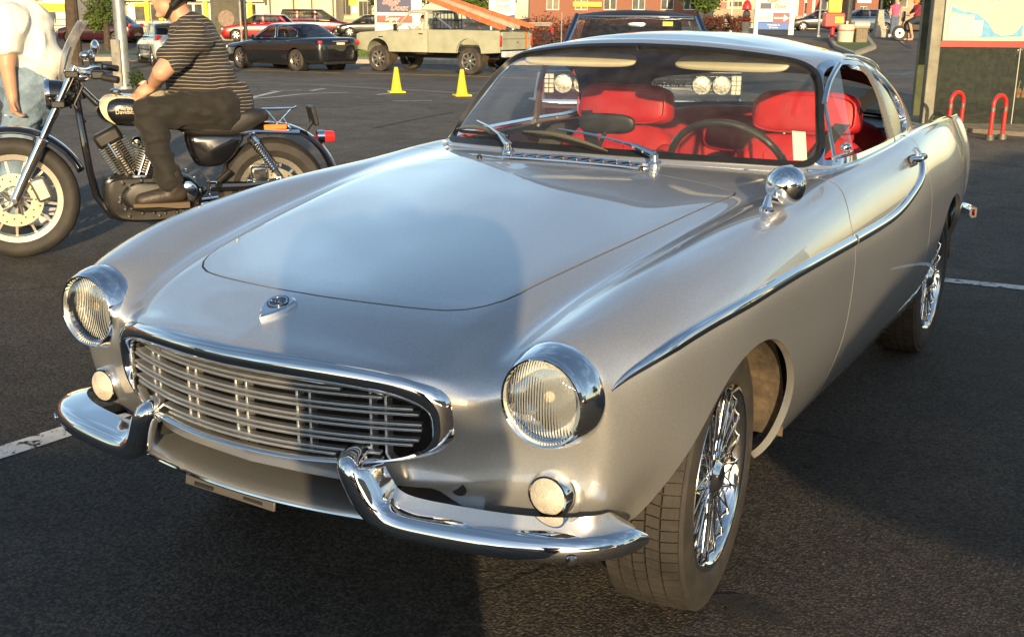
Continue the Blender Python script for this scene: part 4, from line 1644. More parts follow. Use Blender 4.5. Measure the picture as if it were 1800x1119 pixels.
stripe('parking_line', [(-160, 846), (30, 787), (215, 726)], .10, PAINT_W)
stripe('parking_line', [(1560, 484), (1670, 494), (1960, 524)], .10, PAINT_W)
stripe('lane_line', [(360, 176), (470, 172), (530, 166), (610, 163)], .09, PAINT_W)
stripe('lane_line', [(440, 173), (490, 161)], .12, PAINT_W)
stripe('lane_line', [(476, 160), (530, 159)], .10, PAINT_W)
stripe('lane_line', [(546, 160), (570, 156)], .10, PAINT_W)
stripe('lane_line', [(663, 167), (700, 163)], .10, PAINT_W)
stripe('lane_line', [(690, 178), (760, 177)], .06, PAINT_W)
stripe('centre_line', [(250, 122), (440, 124), (600, 129)], .16, PAINT_Y)
stripe('centre_line', [(628, 129), (760, 132), (930, 138)], .16, PAINT_Y)
stripe('gutter', [(250, 143), (420, 145), (560, 150), (700, 158), (850, 166)], .55, mat('gutter_concrete', (.17, .145, .10), .85, var=.2, vscale=3), .005)
DARK_LINE = mat('dark_line', (.018, .018, .018), .5, var=.2)  # thin dark lines laid on the ground
stripe('dark_line', [(1535, 87), (1580, 90), (1625, 98), (1700, 125), (1800, 148)], .22, DARK_LINE, .004)
stripe('dark_line', [(1545, 62), (1580, 68), (1625, 77)], .18, DARK_LINE, .004)
stripe('dark_line', [(655, 226), (720, 212), (800, 197)], .05, mat('tyre_mark', (.035, .033, .03), .8, var=.3), .004)


OIL = mat('oil', (.026, .025, .024), .7, var=.3, vscale=25)
_b = OIL.node_tree.nodes['Principled BSDF']
_n1 = OIL.node_tree.nodes.new('ShaderNodeTexNoise')
_n1.inputs['Scale'].default_value = 11
_n1.inputs['Detail'].default_value = 8
_r1 = OIL.node_tree.nodes.new('ShaderNodeValToRGB')
_r1.color_ramp.elements[0].position = .38
_r1.color_ramp.elements[1].position = .56
_r1.color_ramp.elements[1].color = (.8, .8, .8, 1)
_tc1 = OIL.node_tree.nodes.new('ShaderNodeTexCoord')
OIL.node_tree.links.new(_tc1.outputs['Object'], _n1.inputs['Vector'])
OIL.node_tree.links.new(_n1.outputs['Fac'], _r1.inputs['Fac'])
OIL.node_tree.links.new(_r1.outputs['Color'], _b.inputs['Alpha'])


def stain(pix, name='oil_stain'):
    pts = [hit(u, v, .0045) for u, v in pix]
    pts = [Vector(p) for p in smooth_poly([tuple(p) for p in pts], 5)]
    o = MB().add(pts, [tuple(range(len(pts)))]).build(name, OIL, ang=0)
    o['kind'] = 'structure'


stain([(1247, 1050), (1300, 1046), (1350, 1055), (1395, 1080), (1385, 1098), (1330, 1102), (1280, 1088), (1275, 1068)])
stain([(1412, 820), (1425, 818), (1432, 823), (1420, 826)])

# far side of the road: kerb, grass verge, sidewalk
GRASS = mat('grass_soil', (.09, .13, .03), .9, var=.3, vscale=3)


def band(name, d0, d1, u0, u1, z, mt, thick=None):
    """strip of ground across the sight line"""
    mb = MB()
    us = np.linspace(u0, u1, 14)
    top = [[], []]
    for k, d in enumerate((d0, d1)):
        for u in us:
            p = gpt(u, d)
            top[k].append(Vector((p.x, p.y, gz(p.x, p.y) + z)))
    if thick:
        low = [[p - Vector((0, 0, thick)) for p in r] for r in top]
        rings = [[low[0][i], low[1][i], top[1][i], top[0][i]] for i in range(len(us))]
        mb.loft(rings)
    else:
        n = len(us)
        mb.v = [tuple(p) for r in top for p in r]
        mb.f = [(i, i + 1, n + i + 1, n + i) for i in range(n - 1)]
    o = mb.build(name, mt, ang=20)
    o['kind'] = 'structure'
    return o


band('kerb', 41.0, 41.25, -100, 1060, .15, CONC, .3)
band('sidewalk', 41.25, 43.4, -100, 1060, .146, CONC, .3)
band('verge', 43.4, 48, -100, 1060, .155, GRASS, .3)
gr = MB()
rg = random.Random(3)
for i in range(9000):
    u, d = rg.uniform(560, 700), rg.uniform(43.5, 47.9)
    p = gpt(u, d)
    p.z = gz(p.x, p.y) + .15
    h = rg.uniform(.08, .22)
    a = rg.uniform(0, 6.28)
    s_ = Vector((math.cos(a), math.sin(a), 0)) * .02
    t = Vector((rg.uniform(-.05, .05), rg.uniform(-.05, .05), h))
    o_ = len(gr.v)
    gr.v += [tuple(p - s_), tuple(p + s_), tuple(p + t)]
    gr.f.append((o_, o_ + 1, o_ + 2))
go = gr.build('grass', mat('grass_blades', (.10, .17, .03), .7, var=.4, vscale=2), ang=0)
tag(go, 'green grass blades on the verge between the black sedan and pickup', 'grass', kind='stuff')
from mathutils import noise as mnoise
# ------------------------------------------------------------------ people: one continuous skin grown round a posed set of tapered limbs
def flesh(name, segs, mt, parent=None, vox=.012, smooth=4, M=None, blobs=(), fold=0., fs=9., dirn=(0, 0, 1)):
    mb = MB()
    for (a, ra, b, rb) in segs:
        a, b = Vector(a), Vector(b)
        n = 5
        for k in range(n + 1):
            t = k / n
            mb.ball(a.lerp(b, t), ra + (rb - ra) * t, 12, 8)
        if (b - a).length > 1e-4:
            mb.cyl(a, b, ra, rb, 14)
    for c, r, rot in blobs:
        mb.ball(c, r, 20, 14, M=Euler(rot).to_matrix())
    me = bpy.data.meshes.new(name)
    me.from_pydata([tuple(p) for p in mb.v], [], mb.f)
    o = bpy.data.objects.new(name, me)
    COL.objects.link(o)
    md = o.modifiers.new('r', 'REMESH')
    md.mode = 'VOXEL'
    md.voxel_size = vox
    md.use_smooth_shade = True
    ms = o.modifiers.new('s', 'SMOOTH')
    ms.iterations = smooth
    ms.factor = .5
    dg = bpy.context.evaluated_depsgraph_get()
    m2 = bpy.data.meshes.new_from_object(o.evaluated_get(dg))
    bpy.data.objects.remove(o)
    if fold:
        # drapery: creases running mostly across the given direction
        dv = Vector(dirn).normalized()
        nn = [v.normal.copy() for v in m2.vertices]
        for v, n_ in zip(m2.vertices, nn):
            q = v.co * fs
            q = q + dv * q.dot(dv) * .9
            a = mnoise.noise(q) + .5 * mnoise.noise(q * 2.1 + Vector((3, 1, 7)))
            r_ = 1 - abs(mnoise.noise(q * .8 + Vector((9, 2, 4)))) * 2.2
            v.co += n_ * fold * (.55 * a + .8 * max(0, r_) ** 2 - .35)
        m2.update()
    m2.polygons.foreach_set('use_smooth', [True] * len(m2.polygons))
    m2.materials.clear()
    m2.materials.append(mt)
    o = bpy.data.objects.new(name, m2)
    COL.objects.link(o)
    o.parent = parent
    return o


def head_blobs(c, fx, s=1.):
    """c: head centre, fx: unit facing vector (local); ellipsoids for skull, jaw, nose, brow, ears"""
    c, fx = Vector(c), Vector(fx)
    sd_ = Vector((0, 0, 1)).cross(fx)
    az = math.atan2(fx.y, fx.x)
    e = (0, 0, az)
    L = [(c + fx * -.005 + Vector((0, 0, .02)), (.098 * s, .076 * s, .105 * s), e),
         (c + fx * .028 + Vector((0, 0, -.055)), (.066 * s, .058 * s, .062 * s), e),
         (c + fx * .098 + Vector((0, 0, -.012)), (.020 * s, .014 * s, .022 * s), e),
         (c + fx * .088 + Vector((0, 0, -.055)), (.012 * s, .024 * s, .010 * s), e),
         (c + fx * .080 + Vector((0, 0, .028)), (.016 * s, .050 * s, .012 * s), e),
         (c + fx * .072 + Vector((0, 0, -.098)), (.022 * s, .024 * s, .018 * s), e)]
    for q in (1, -1):
        L.append((c + sd_ * q * .078 + fx * -.008 + Vector((0, 0, -.005)), (.020 * s, .010 * s, .032 * s), e))
    return L


def hand_segs(w, d, up, side, curl=.5, s=1.):
    """wrist w, pointing d, back of the hand up; five separate bent fingers, thumb on +side"""
    w, d, up, side = Vector(w), Vector(d).normalized(), Vector(up).normalized(), Vector(side).normalized()
    S = []
    palm = w + d * .075 * s
    S.append((w, .026 * s, palm, .030 * s))
    S.append((w + side * .022 * s, .018 * s, palm + side * .026 * s, .016 * s))
    S.append((w - side * .022 * s, .018 * s, palm - side * .026 * s, .015 * s))
    for k, (o, ln) in enumerate(((.031, .070), (.011, .080), (-.010, .075), (-.030, .058))):
        b = palm + side * o * s
        a = 0
        for j in range(3):
            a += curl * (.9 if j else .7)
            dd = d * math.cos(a) - up * math.sin(a)
            e = b + dd * ln * s * (.42, .33, .25)[j]
            S.append((b, (.0095 - .001 * j) * s, e, (.0088 - .001 * j) * s))
            b = e
    b = w + d * .025 * s + side * .030 * s
    t1 = b + (d * .6 + side * .75 - up * .25).normalized() * .038 * s
    t2 = t1 + (d * .9 + side * .25 - up * .4).normalized() * .032 * s
    S += [(b, .013 * s, t1, .0105 * s), (t1, .0105 * s, t2, .009 * s)]
    return S


def stripe_mat(name, c0, c1, scale, axis=2, lo=.44, hi=.56):
    m = mat(name, c0, .85, sheen=.05)
    nt = m.node_tree
    b = nt.nodes['Principled BSDF']
    tc = nt.nodes.new('ShaderNodeTexCoord')
    n = nt.nodes.new('ShaderNodeTexNoise')
    n.inputs['Scale'].default_value = 7
    n.inputs['Detail'].default_value = 2
    mx = nt.nodes.new('ShaderNodeMixRGB')
    mx.inputs['Fac'].default_value = .022
    wv = nt.nodes.new('ShaderNodeTexWave')
    wv.bands_direction = 'XYZ'[axis]
    wv.inputs['Scale'].default_value = scale
    wv.inputs['Distortion'].default_value = 0
    r = nt.nodes.new('ShaderNodeValToRGB')
    r.color_ramp.elements[0].position = .90
    r.color_ramp.elements[1].position = .955
    r.color_ramp.elements[0].color = (*c0, 1)
    r.color_ramp.elements[1].color = (*c1, 1)
    nt.links.new(tc.outputs['Object'], n.inputs['Vector'])
    nt.links.new(tc.outputs['Object'], mx.inputs[1])
    nt.links.new(n.outputs['Color'], mx.inputs[2])
    nt.links.new(mx.outputs['Color'], wv.inputs['Vector'])
    nt.links.new(wv.outputs['Fac'], r.inputs['Fac'])
    nt.links.new(r.outputs['Color'], b.inputs['Base Color'])
    return m


def cloth(name, col, **k):
    return mat(name, col, .85, var=k.get('var', .12), vscale=k.get('vs', 5), bump=.35, bscale=k.get('bs', 30), sheen=.05, bdist=.01)
# ------------------------------------------------------------------ background vehicles
_wt = MB().lathe([(.20, -.09), (.215, -.10), (.30, -.10), (.325, -.08), (.33, -.05), (.33, .05), (.325, .08), (.30, .10), (.215, .10), (.20, .09)], (0, 0, 0), (1, 0, 0), 40).mesh('tyre', 30)
_wt.materials.append(mat('tyre_dusty', (.03, .028, .026), .85, var=.3, vscale=6, col2=(.075, .06, .045)))
_wr = MB().lathe([(.20, -.09), (.19, 0), (.20, .07), (.215, .095), (.205, .097), (.19, .08)], (0, 0, 0), (1, 0, 0), 36).mesh('rim', 40)
_ws = MB().box((.07, 0, .115), (.018, .055, .17), taper=.7).mesh('rim_spoke', 30)
_wh = MB().lathe([(.0001, .085), (.035, .083), (.05, .07), (.05, .0)], (0, 0, 0), (1, 0, 0), 20).mesh('wheel', 40)
_wb = MB().lathe([(.0001, .035), (.19, .035)], (0, 0, 0), (1, 0, 0), 24).mesh('wheel_disc', 30)
ALLOYD = mat('alloy_silver', (.55, .53, .48), .3, .9, var=.08)
for me in (_wr, _ws, _wh):
    me.materials.append(ALLOYD)
_wb.materials.append(DARK)


def add_wheel(parent, x, y, r, sx, spokes=7, tyre=None, w=1.):
    o = mesh_obj('wheel', _wh, parent)
    o.location = (sx * x, y, r)
    k = r / .33
    o.scale = (k * w, k, k)
    o.rotation_euler = (.3, 0, 0 if sx > 0 else math.pi)
    mesh_obj('tyre', tyre or _wt, o)
    mesh_obj('rim', _wr, o)
    mesh_obj('wheel_disc', _wb, o)
    for i in range(spokes):
        q = mesh_obj('rim_spoke', _ws, o)
        q.rotation_euler = (2 * math.pi * i / spokes, 0, 0)
    return o


def gen_car(name, paint, L, st, ghs, wheels, wr, side_win, glassm, lamps=(), pillars=(), spokes=7, arch=.05, trim=None, handles=()):
    """car along +y (front at y=0). st: stations (y, half width, top z, bottom z); ghs: greenhouse dims"""
    root = empty(name)
    cols = [(0, 1.0), (.35, 1.0), (.68, .995), (.86, .975), (.955, .90), (.99, .74), (1.0, .5), (.985, .25), (.955, .08), (.88, .0), (.45, -.01), (0, -.01)]
    rows = []

    def ring(y, w, zt, zb, k=1., rise=.0):
        zc = (zt + zb) / 2
        return [(a * w * k, y + rise * (1 - b), zc + (zb + b * (zt - zb) - zc) * k) for a, b in cols]
    y0, w0, t0, b0 = st[0]
    y1, w1, t1, b1 = st[-1]
    rows.append(ring(y0 - .035, w0, t0, b0, .04))
    rows.append(ring(y0 - .03, w0, t0, b0, .45))
    rows.append(ring(y0 - .02, w0, t0, b0, .82))
    rows.append(ring(y0 + .02, w0, t0, b0, .97))
    for y, w, zt, zb in st[1:-1]:
        rows.append(ring(y, w, zt, zb))
    rows.append(ring(y1 - .02, w1, t1, b1, .97))
    rows.append(ring(y1 + .02, w1, t1, b1, .82))
    rows.append(ring(y1 + .03, w1, t1, b1, .45))
    rows.append(ring(y1 + .035, w1, t1, b1, .04))
    G_ = fair(net(rows, 110, 44), 3)
    G_[:, 0, 0] = 0
    G_[:, -1, 0] = 0
    sk = Skin.grid(G_)
    if sk.N[np.argmax(sk.V[:, 2])][2] < 0:
        sk = Skin.grid(G_, True)
    for wy in wheels:
        _, sk = sk.cut(archfn(wy, wr, wr + arch))
    yA, yB, yC, yD, wb, wtp, zb_, zr = ghs
    bse = np.array([(0, yA, zb_), (.5 * wb, yA + .03, zb_), (.85 * wb, yA + .14, zb_), (.99 * wb, yA + .36, zb_), (wb, (yA + yD) / 2, zb_), (.985 * wb, yD - .40, zb_), (.86 * wb, yD - .13, zb_), (.5 * wb, yD - .02, zb_), (0, yD, zb_)])
    tp = np.array([(0, yB, zr - .03), (.5 * wtp, yB + .02, zr - .035), (.85 * wtp, yB + .08, zr - .045), (.99 * wtp, yB + .24, zr - .05), (wtp, (yB + yC) / 2, zr - .045), (.99 * wtp, yC - .25, zr - .055), (.86 * wtp, yC - .08, zr - .05), (.5 * wtp, yC - .02, zr - .04), (0, yC, zr - .035)])
    md = (bse + tp) / 2
    md[:, 0] *= 1.02
    rr_ = [bse, md, tp]
    for q in (.3, .65, 1.):
        rg_ = []
        for p in tp:
            ys = min(max(p[1], yB + .25), yC - .3)
            rg_.append((p[0] * (1 - q), p[1] + (ys - p[1]) * q, p[2] + (zr - p[2]) * (1 - (1 - q) ** 2)))
        rr_.append(np.array(rg_))
    G2 = fair(net(rr_, 50, 120), 3)
    G2[:, 0, 0] = 0
    G2[:, -1, 0] = 0
    G2[-1, :, 0] = 0
    s2 = Skin.grid(G2)
    if s2.N[np.argmax(s2.V[:, 2])][2] < 0:
        s2 = Skin.grid(G2, True)
    tmax = int(np.argmin(np.abs(G2[:, 0, 2] - (zr - .03))))
    tt = np.repeat(np.arange(50)[:, None] / tmax, 120, 1).reshape(-1)
    ss = np.repeat(np.linspace(0, 1, 120)[None], 50, 0).reshape(-1)
    s2.V = np.hstack([s2.V, ss[:, None], tt[:, None]])
    bp_ = poly_sd([(p[0], p[1]) for p in G2[0]] + [(-p[0], p[1]) for p in G2[0][::-1]])
    _, sk = sk.cut(lambda V: np.where(V[:, 2] > zb_ - .12, bp_(V[:, :2]) + .02, .5))
    sk.rim(.03).build('body_shell', paint, root, mirror=True)

    def front(V):
        return np.where(V[:, 3] < .5, np.maximum(V[:, 3] / .27 - 1, np.abs(V[:, 4] - .52) / .42 - 1), .5)

    def rear(V):
        return np.where(V[:, 3] > .5, np.maximum((1 - V[:, 3]) / .25 - 1, np.abs(V[:, 4] - .55) / .38 - 1), .5)
    fw, r_ = s2.cut(front)
    bw, r_ = r_.cut(rear)
    strip(fw).offset(-.01).build('windscreen', glassm, root, mirror=True)
    strip(bw).offset(-.01).build('rear_window', glassm, root, mirror=True)
    panes = []
    for poly in side_win:
        pf = poly_sd(round_poly(poly, .05, 5))
        w_, r_ = r_.cut(lambda V, pf=pf: np.where((V[:, 0] > .3) & (V[:, 4] < 1.2), pf(V[:, 1:3]), .5))
        for sx in (1, -1):
            strip(w_).offset(-.012).build('side_window', glassm, root, side=sx)
        if trim:
            for sx in (1, -1):
                lp = round_poly(poly, .05, 5)
                pts = []
                for a, b in lp:
                    dd = (s2.V[:, 1] - a) ** 2 + (s2.V[:, 2] - b) ** 2 + np.where(s2.V[:, 0] > .3, 0, 9)
                    pts.append((sx * (s2.V[np.argmin(dd), 0] + .004), a, b))
                MB().tube(pts, .009, 6, closed=True).build('window_trim', trim, root)
    strip(r_).rim(.03).build('roof', paint, root, mirror=True)
    for wy in wheels:
        for sx in (1, -1):
            w_ = np.interp(wy, [s[0] for s in st], [s[1] for s in st])
            add_wheel(root, w_ - .115, wy, wr, sx, spokes)
            MB().lathe([(wr + arch + .02, -.25), (wr + arch + .02, -.02)], (sx * w_, wy, wr), (sx, 0, 0), 24).build('wheel_well', DARK, root)
    ymid = (wheels[0] + wheels[1]) / 2
    MB().box((0, ymid, .30), (1.2, wheels[1] - wheels[0] - .5, .2)).build('floor_pan', DARK, root)
    for i, yy in enumerate((ymid - .1, ymid + .75)):
        for sx in (-.36, .36):
            cushion('seat', (sx, yy, .88), (.48, .18, .70), (R(-12), 0, 0), mat('seat_grey', (.16, .14, .12), .8), root)
    MB().box((0, yA + .35, zb_ - .05), (wb * 1.7, .5, .12)).build('dashboard', DARK, root, bevel=.03)
    for nm, mt_, c, sz, rot, mir_ in lamps:
        for sx in ((1, -1) if mir_ else (1,)):
            MB().box((sx * c[0], c[1], c[2]), sz, rot=(rot[0], sx * rot[1], sx * rot[2])).build(nm, mt_, root, bevel=min(sz) * .3)
    for (hy, hz) in handles:
        for sx in (1, -1):
            hw = np.interp(hy, [s[0] for s in st], [s[1] for s in st])
            MB().tube([(sx * (hw * .985), hy - .09, hz), (sx * (hw * .985 + .02), hy - .04, hz + .004), (sx * (hw * .985 + .02), hy + .05, hz + .004), (sx * hw * .985, hy + .09, hz)], .012, 6).build('door_handle', CHROME, root)
    return root


def put(o, p, heading, scale=1.):
    """heading: direction in which the car's front (-y) points, as an angle in the ground plane measured from the sight line (0 = towards the camera, 90 = to the left)"""
    o.location = (p.x, p.y, gz(p.x, p.y))
    o.rotation_euler = (0, 0, _yaw - R(heading))
    o.scale = (scale,) * 3
    return o


REDL = mat('tail_red', (.55, .015, .012), .25, coat=.5, emit=(1, .06, .03), estr=.25)
AMBER = mat('amber_lens', (.75, .22, .02), .3, coat=.4)
CLEARL = mat('lamp_clear', (.7, .68, .6), .2, .3, coat=.5)
PLATE = mat('number_plate', (.78, .76, .66), .5, var=.04)
SEDAN_ST = [(0, .72, .66, .24), (.10, .80, .74, .20), (.40, .88, .80, .19), (.9, .91, .86, .19), (1.5, .915, .93, .19), (2.2, .915, .955, .19), (3.2, .915, .985, .19), (4.0, .90, 1.02, .21), (4.55, .86, 1.03, .24), (4.78, .80, .98, .27), (4.85, .74, .90, .30)]
SEDAN_W = [[(1.62, .965), (2.42, 1.345), (2.62, 1.36), (2.66, .985)], [(2.76, .99), (2.72, 1.365), (3.25, 1.335), (3.62, 1.20), (3.72, 1.05), (3.60, .995)]]


def make_sedan(name, paint, glassm, trim=CHROME):
    lamps = [('tail_lamp', REDL, (.66, 4.735, .885), (.36, .10, .11), (R(-8), 0, R(24)), True),
             ('number_plate', PLATE, (0, 4.865, .80), (.32, .02, .16), (R(-6), 0, 0), False),
             ('boot_trim', CHROME, (0, 4.855, .92), (.62, .03, .025), (0, 0, 0), False),
             ('headlight', CLEARL, (.66, .13, .66), (.30, .16, .11), (0, 0, R(-32)), True),
             ('grille', DARK, (0, -.035, .56), (.60, .04, .14), (0, 0, 0), False),
             ('door_mirror', paint, (.99, 1.75, 1.02), (.16, .10, .11), (0, 0, 0), True),
             ('rear_valance', DARK, (0, 4.79, .27), (1.3, .10, .10), (0, 0, 0), False)]
    return gen_car(name, paint, 4.85, SEDAN_ST, (1.18, 2.05, 3.30, 4.28, .80, .60, .965, 1.45), (.95, 3.73), .33, SEDAN_W, glassm, lamps, trim=trim, handles=((2.5, .88), (3.45, .90)))


BLACKCAR = flake_paint('black_car_paint', (.012, .014, .018), .3, .25)
p = gpt(512, 37.0)
sed = make_sedan('sedan', BLACKCAR, GLASS_D)
put(sed, gpt(512, 36.4), 130)
# recentre: the Empty sits at the front bumper, so slide the car back along its own axis
sed.location = sed.location - (Matrix.Rotation(sed.rotation_euler.z, 3, 'Z') @ Vector((0, 2.43, 0)))
tag(sed, 'black sedan with lit red tail lamp driving past the pickup', 'car')

# burgundy minivan
VAN_ST = [(0, .74, .70, .26), (.12, .84, .80, .22), (.5, .93, .92, .20), (1.1, .96, 1.02, .20), (2.0, .965, 1.06, .20), (3.4, .965, 1.08, .20), (4.4, .955, 1.09, .22), (4.85, .92, 1.06, .26), (5.0, .86, .98, .30)]
van = gen_car('minivan', flake_paint('burgundy_paint', (.11, .007, .014), .35, .3), 5.0, VAN_ST, (.95, 2.0, 4.70, 4.95, .86, .72, 1.05, 1.76), (.95, 3.95), .34,
              [[(1.45, 1.09), (2.12, 1.58), (2.42, 1.63), (2.46, 1.10)], [(2.58, 1.11), (2.54, 1.65), (3.60, 1.65), (3.62, 1.12)], [(3.74, 1.12), (3.72, 1.65), (4.55, 1.60), (4.70, 1.14)]], GLASS_D,
              [('headlight', CLEARL, (.74, .16, .72), (.30, .2, .14), (0, 0, R(-30)), True), ('tail_lamp', REDL, (.84, 4.93, 1.1), (.1, .08, .5), (0, 0, 0), True), ('door_mirror', BLACKP, (1.04, 1.5, 1.15), (.16, .1, .13), (0, 0, 0), True)], spokes=5, handles=((2.5, .98), (2.7, .98)))
put(van, gpt(556, 76), -97)
van.location = van.location - (Matrix.Rotation(van.rotation_euler.z, 3, 'Z') @ Vector((0, 2.5, 0)))
tag(van, 'burgundy minivan parked beyond the verge behind the black sedan', 'van')

# white hatchback, maroon coupe, red car at the left
HATCH_ST = [(0, .66, .62, .24), (.1, .76, .70, .21), (.4, .83, .80, .19), (1.0, .855, .90, .19), (1.8, .86, .94, .19), (2.8, .86, .97, .19), (3.6, .85, .99, .20), (3.98, .82, .97, .25), (4.1, .76, .90, .28)]
HATCH_W = [[(1.3, .965), (1.95, 1.33), (2.2, 1.35), (2.24, .975)], [(2.34, .98), (2.30, 1.36), (3.1, 1.32), (3.35, 1.02)]]


def make_hatch(name, paint):
    return gen_car(name, paint, 4.1, HATCH_ST, (.95, 1.75, 3.45, 3.98, .76, .60, .95, 1.42), (.8, 3.3), .30, HATCH_W, GLASS_D,
                   [('tail_lamp', REDL, (.70, 4.02, .92), (.2, .1, .16), (0, 0, R(20)), True), ('headlight', CLEARL, (.60, .12, .62), (.26, .16, .12), (0, 0, R(-30)), True),
                    ('side_moulding', BLACKP, (.868, 2.05, .52), (.02, 1.9, .05), (0, 0, 0), True)], spokes=6, handles=((2.1, .84),))


for nm, paint, u, d, hd, lab in (('hatchback', flake_paint('white_car_paint', (.62, .68, .66), .0, .35), 300, 39, 153, 'white hatchback with a dark side moulding beyond the steel pole'),
                                 ('hatchback', flake_paint('maroon_paint', (.05, .007, .012), .3, .3), 178, 58, 98, 'dark maroon car in front of the railing left of the pole'),
                                 ('hatchback', flake_paint('bright_red_paint', (.38, .012, .010), .0, .3), 458, 62, 80, 'bright red car between the dark pillar and the black sedan')):
    c_ = make_hatch(nm, paint)
    put(c_, gpt(u, d), hd)
    c_.location = c_.location - (Matrix.Rotation(c_.rotation_euler.z, 3, 'Z') @ Vector((0, 2.05, 0)))
    tag(c_, lab, 'car')
# ------------------------------------------------------------------ primer-grey pickup with its load
def arc(cy, cz, r, a0, a1, n=10):
    return [(cy + r * math.cos(R(a0 + (a1 - a0) * i / n)), cz + r * math.sin(R(a0 + (a1 - a0) * i / n))) for i in range(n + 1)]


def slab_side(poly, w, inset=.04, crown=0.):
    """solid of side outline poly (y, z) and half width w, edges drawn in at the sides"""
    mb = MB()
    c = np.mean(np.array(poly), 0)
    rings = []
    xs_ = ((-w, inset), (-w + .02, .012), (-w + .06, 0)) + (tuple((w * t, 0) for t in (-.7, -.45, -.2, 0, .2, .45, .7)) if crown else ()) + ((w - .06, 0), (w - .02, .012), (w, inset))
    for x, k in xs_:
        ring = []
        for y, z in poly:
            d = np.array([c[0] - y, c[1] - z])
            d = d / (np.linalg.norm(d) + 1e-9)
            ring.append((x, y + d[0] * k, z + d[1] * k - crown * (x / w) ** 2 * (1 if z > c[1] else .6)))
        rings.append(ring)
    return mb.loft(rings)


TRUCK = mat('primer_grey', (.36, .37, .27), .55, 0, coat=.15, var=.12, vscale=2.5, bump=.05, bscale=12)
trk = empty('pickup_truck')
cab = [(.05, .66), (.0, .80), (.02, 1.14), (.16, 1.19), (1.0, 1.25), (1.48, 1.29), (2.72, 1.30), (2.72, .62), (1.42, .60)] + [(1.36, .60)] + arc(.87, .60, .46, 0, 180, 12)[0:] + [(.38, .62)]
slab_side(cab, .985, .05).build('cab_lower', TRUCK, trk, ang=30)
bed = [(2.76, .62), (2.76, 1.30), (5.25, 1.30), (5.30, 1.24), (5.30, .66), (4.72, .62)] + arc(4.22, .62, .46, 0, 180, 12) + [(3.7, .62)]
# bed: two sides, front wall, tailgate, floor
for sx in (1, -1):
    o = slab_side(bed, .05, .02).build('bed_side', TRUCK, trk, ang=30)
    o.location.x = sx * .935
MB().box((0, 2.80, 1.0), (1.8, .05, .60)).build('bed_front', TRUCK, trk)
tg = MB().box((0, 5.27, 1.0), (1.66, .06, .52)).build('tailgate', TRUCK, trk, bevel=.015)
MB().box((0, 5.305, 1.06), (1.60, .012, .02)).build('tailgate_crease', mat('primer_dark', (.2, .2, .15), .6), tg)
MB().box((0, 4.0, .72), (1.78, 2.5, .06)).build('bed_floor', DARK, trk)
for sx in (1, -1):
    MB().box((sx * .925, 5.312, 1.0), (.11, .03, .30)).build('tail_lamp', mat('tail_lens', (.45, .03, .02), .3, coat=.4, var=.3, vscale=20), trk, bevel=.01)
    MB().tube([(sx * .96, 2.74, .64), (sx * .972, 2.74, 1.0), (sx * .95, 2.74, 1.30)], .018, 6).build('door_edge', TRUCK, trk)
    # cab pillars, window openings
    for a, b, w_ in (((sx * .93, 1.50, 1.29), (sx * .78, 1.98, 1.80), .045), ((sx * .93, 2.64, 1.29), (sx * .80, 2.60, 1.80), .07)):
        MB().tube([a, b], w_, 10, flat=.8).build('cab_pillar', TRUCK, trk)
    MB().tube([(sx * .94, 1.52, 1.30), (sx * .80, 1.98, 1.77), (sx * .81, 2.53, 1.78), (sx * .93, 2.56, 1.30)], .012, 6).build('window_trim', CHROME_B, trk)
    MB().box((sx * 1.08, 1.62, 1.36), (.05, .14, .19)).build('door_mirror', BLACKP, trk, bevel=.02)
    MB().tube([(sx * .98, 1.66, 1.22), (sx * 1.08, 1.62, 1.30)], .016, 6).build('mirror_arm', CHROME, trk)
    MB().box((sx * .992, 2.50, 1.17), (.03, .14, .03)).build('door_handle', DARK, trk)
    MB().box((sx * .99, .98, 1.06), (.012, .18, .03)).build('fender_badge', DARK, trk)
    for wy in (.87, 4.22):
        add_wheel(trk, .84, wy, .40, sx, 8, w=1.15)
        MB().lathe([(.47, -.42), (.47, -.03)], (sx * .97, wy, .60), (sx, 0, 0), 24, up=(0, 1, 0), ang=math.pi).build('wheel_well', DUST, trk)
    MB().box((sx * .72, -.03, .98), (.22, .06, .22)).build('headlight', CLEARL, trk, bevel=.02)
    MB().box((sx * .80, -.02, .76), (.14, .06, .08)).build('marker_lamp', AMBER, trk)
slab_side([(1.88, 1.80), (1.98, 1.86), (2.3, 1.885), (2.58, 1.86), (2.66, 1.78), (2.0, 1.77)], .82, .06).build('cab_roof', TRUCK, trk, ang=40)
MB().box((0, 2.66, 1.55), (1.5, .02, .45)).build('rear_window', GLASS, trk)
MB().box((0, -.05, .70), (1.98, .12, .16)).build('front_bumper', CHROME, trk, bevel=.03)
MB().box((0, 5.40, .62), (1.9, .14, .17)).build('rear_bumper', mat('bumper_white', (.6, .6, .56), .5, var=.2), trk, bevel=.02)
MB().box((0, 2.9, .52), (.7, 4.4, .16)).build('chassis', DARK, trk)
MB().tube([(-.6, 4.22, .40), (.6, 4.22, .40)], .07, 10).build('rear_axle', mat('rusty', (.20, .09, .04), .8, var=.4), trk)
MB().box((0, 2.35, .9), (1.7, .5, .7)).build('bench_seat', mat('bench_brown', (.14, .07, .04), .8), trk, bevel=.08)
MB().lathe([(.18, -.012), (.19, 0), (.18, .012)], (.38, 1.86, 1.32), (0, -.8, .6), 24).build('steering_wheel', DARK, trk)
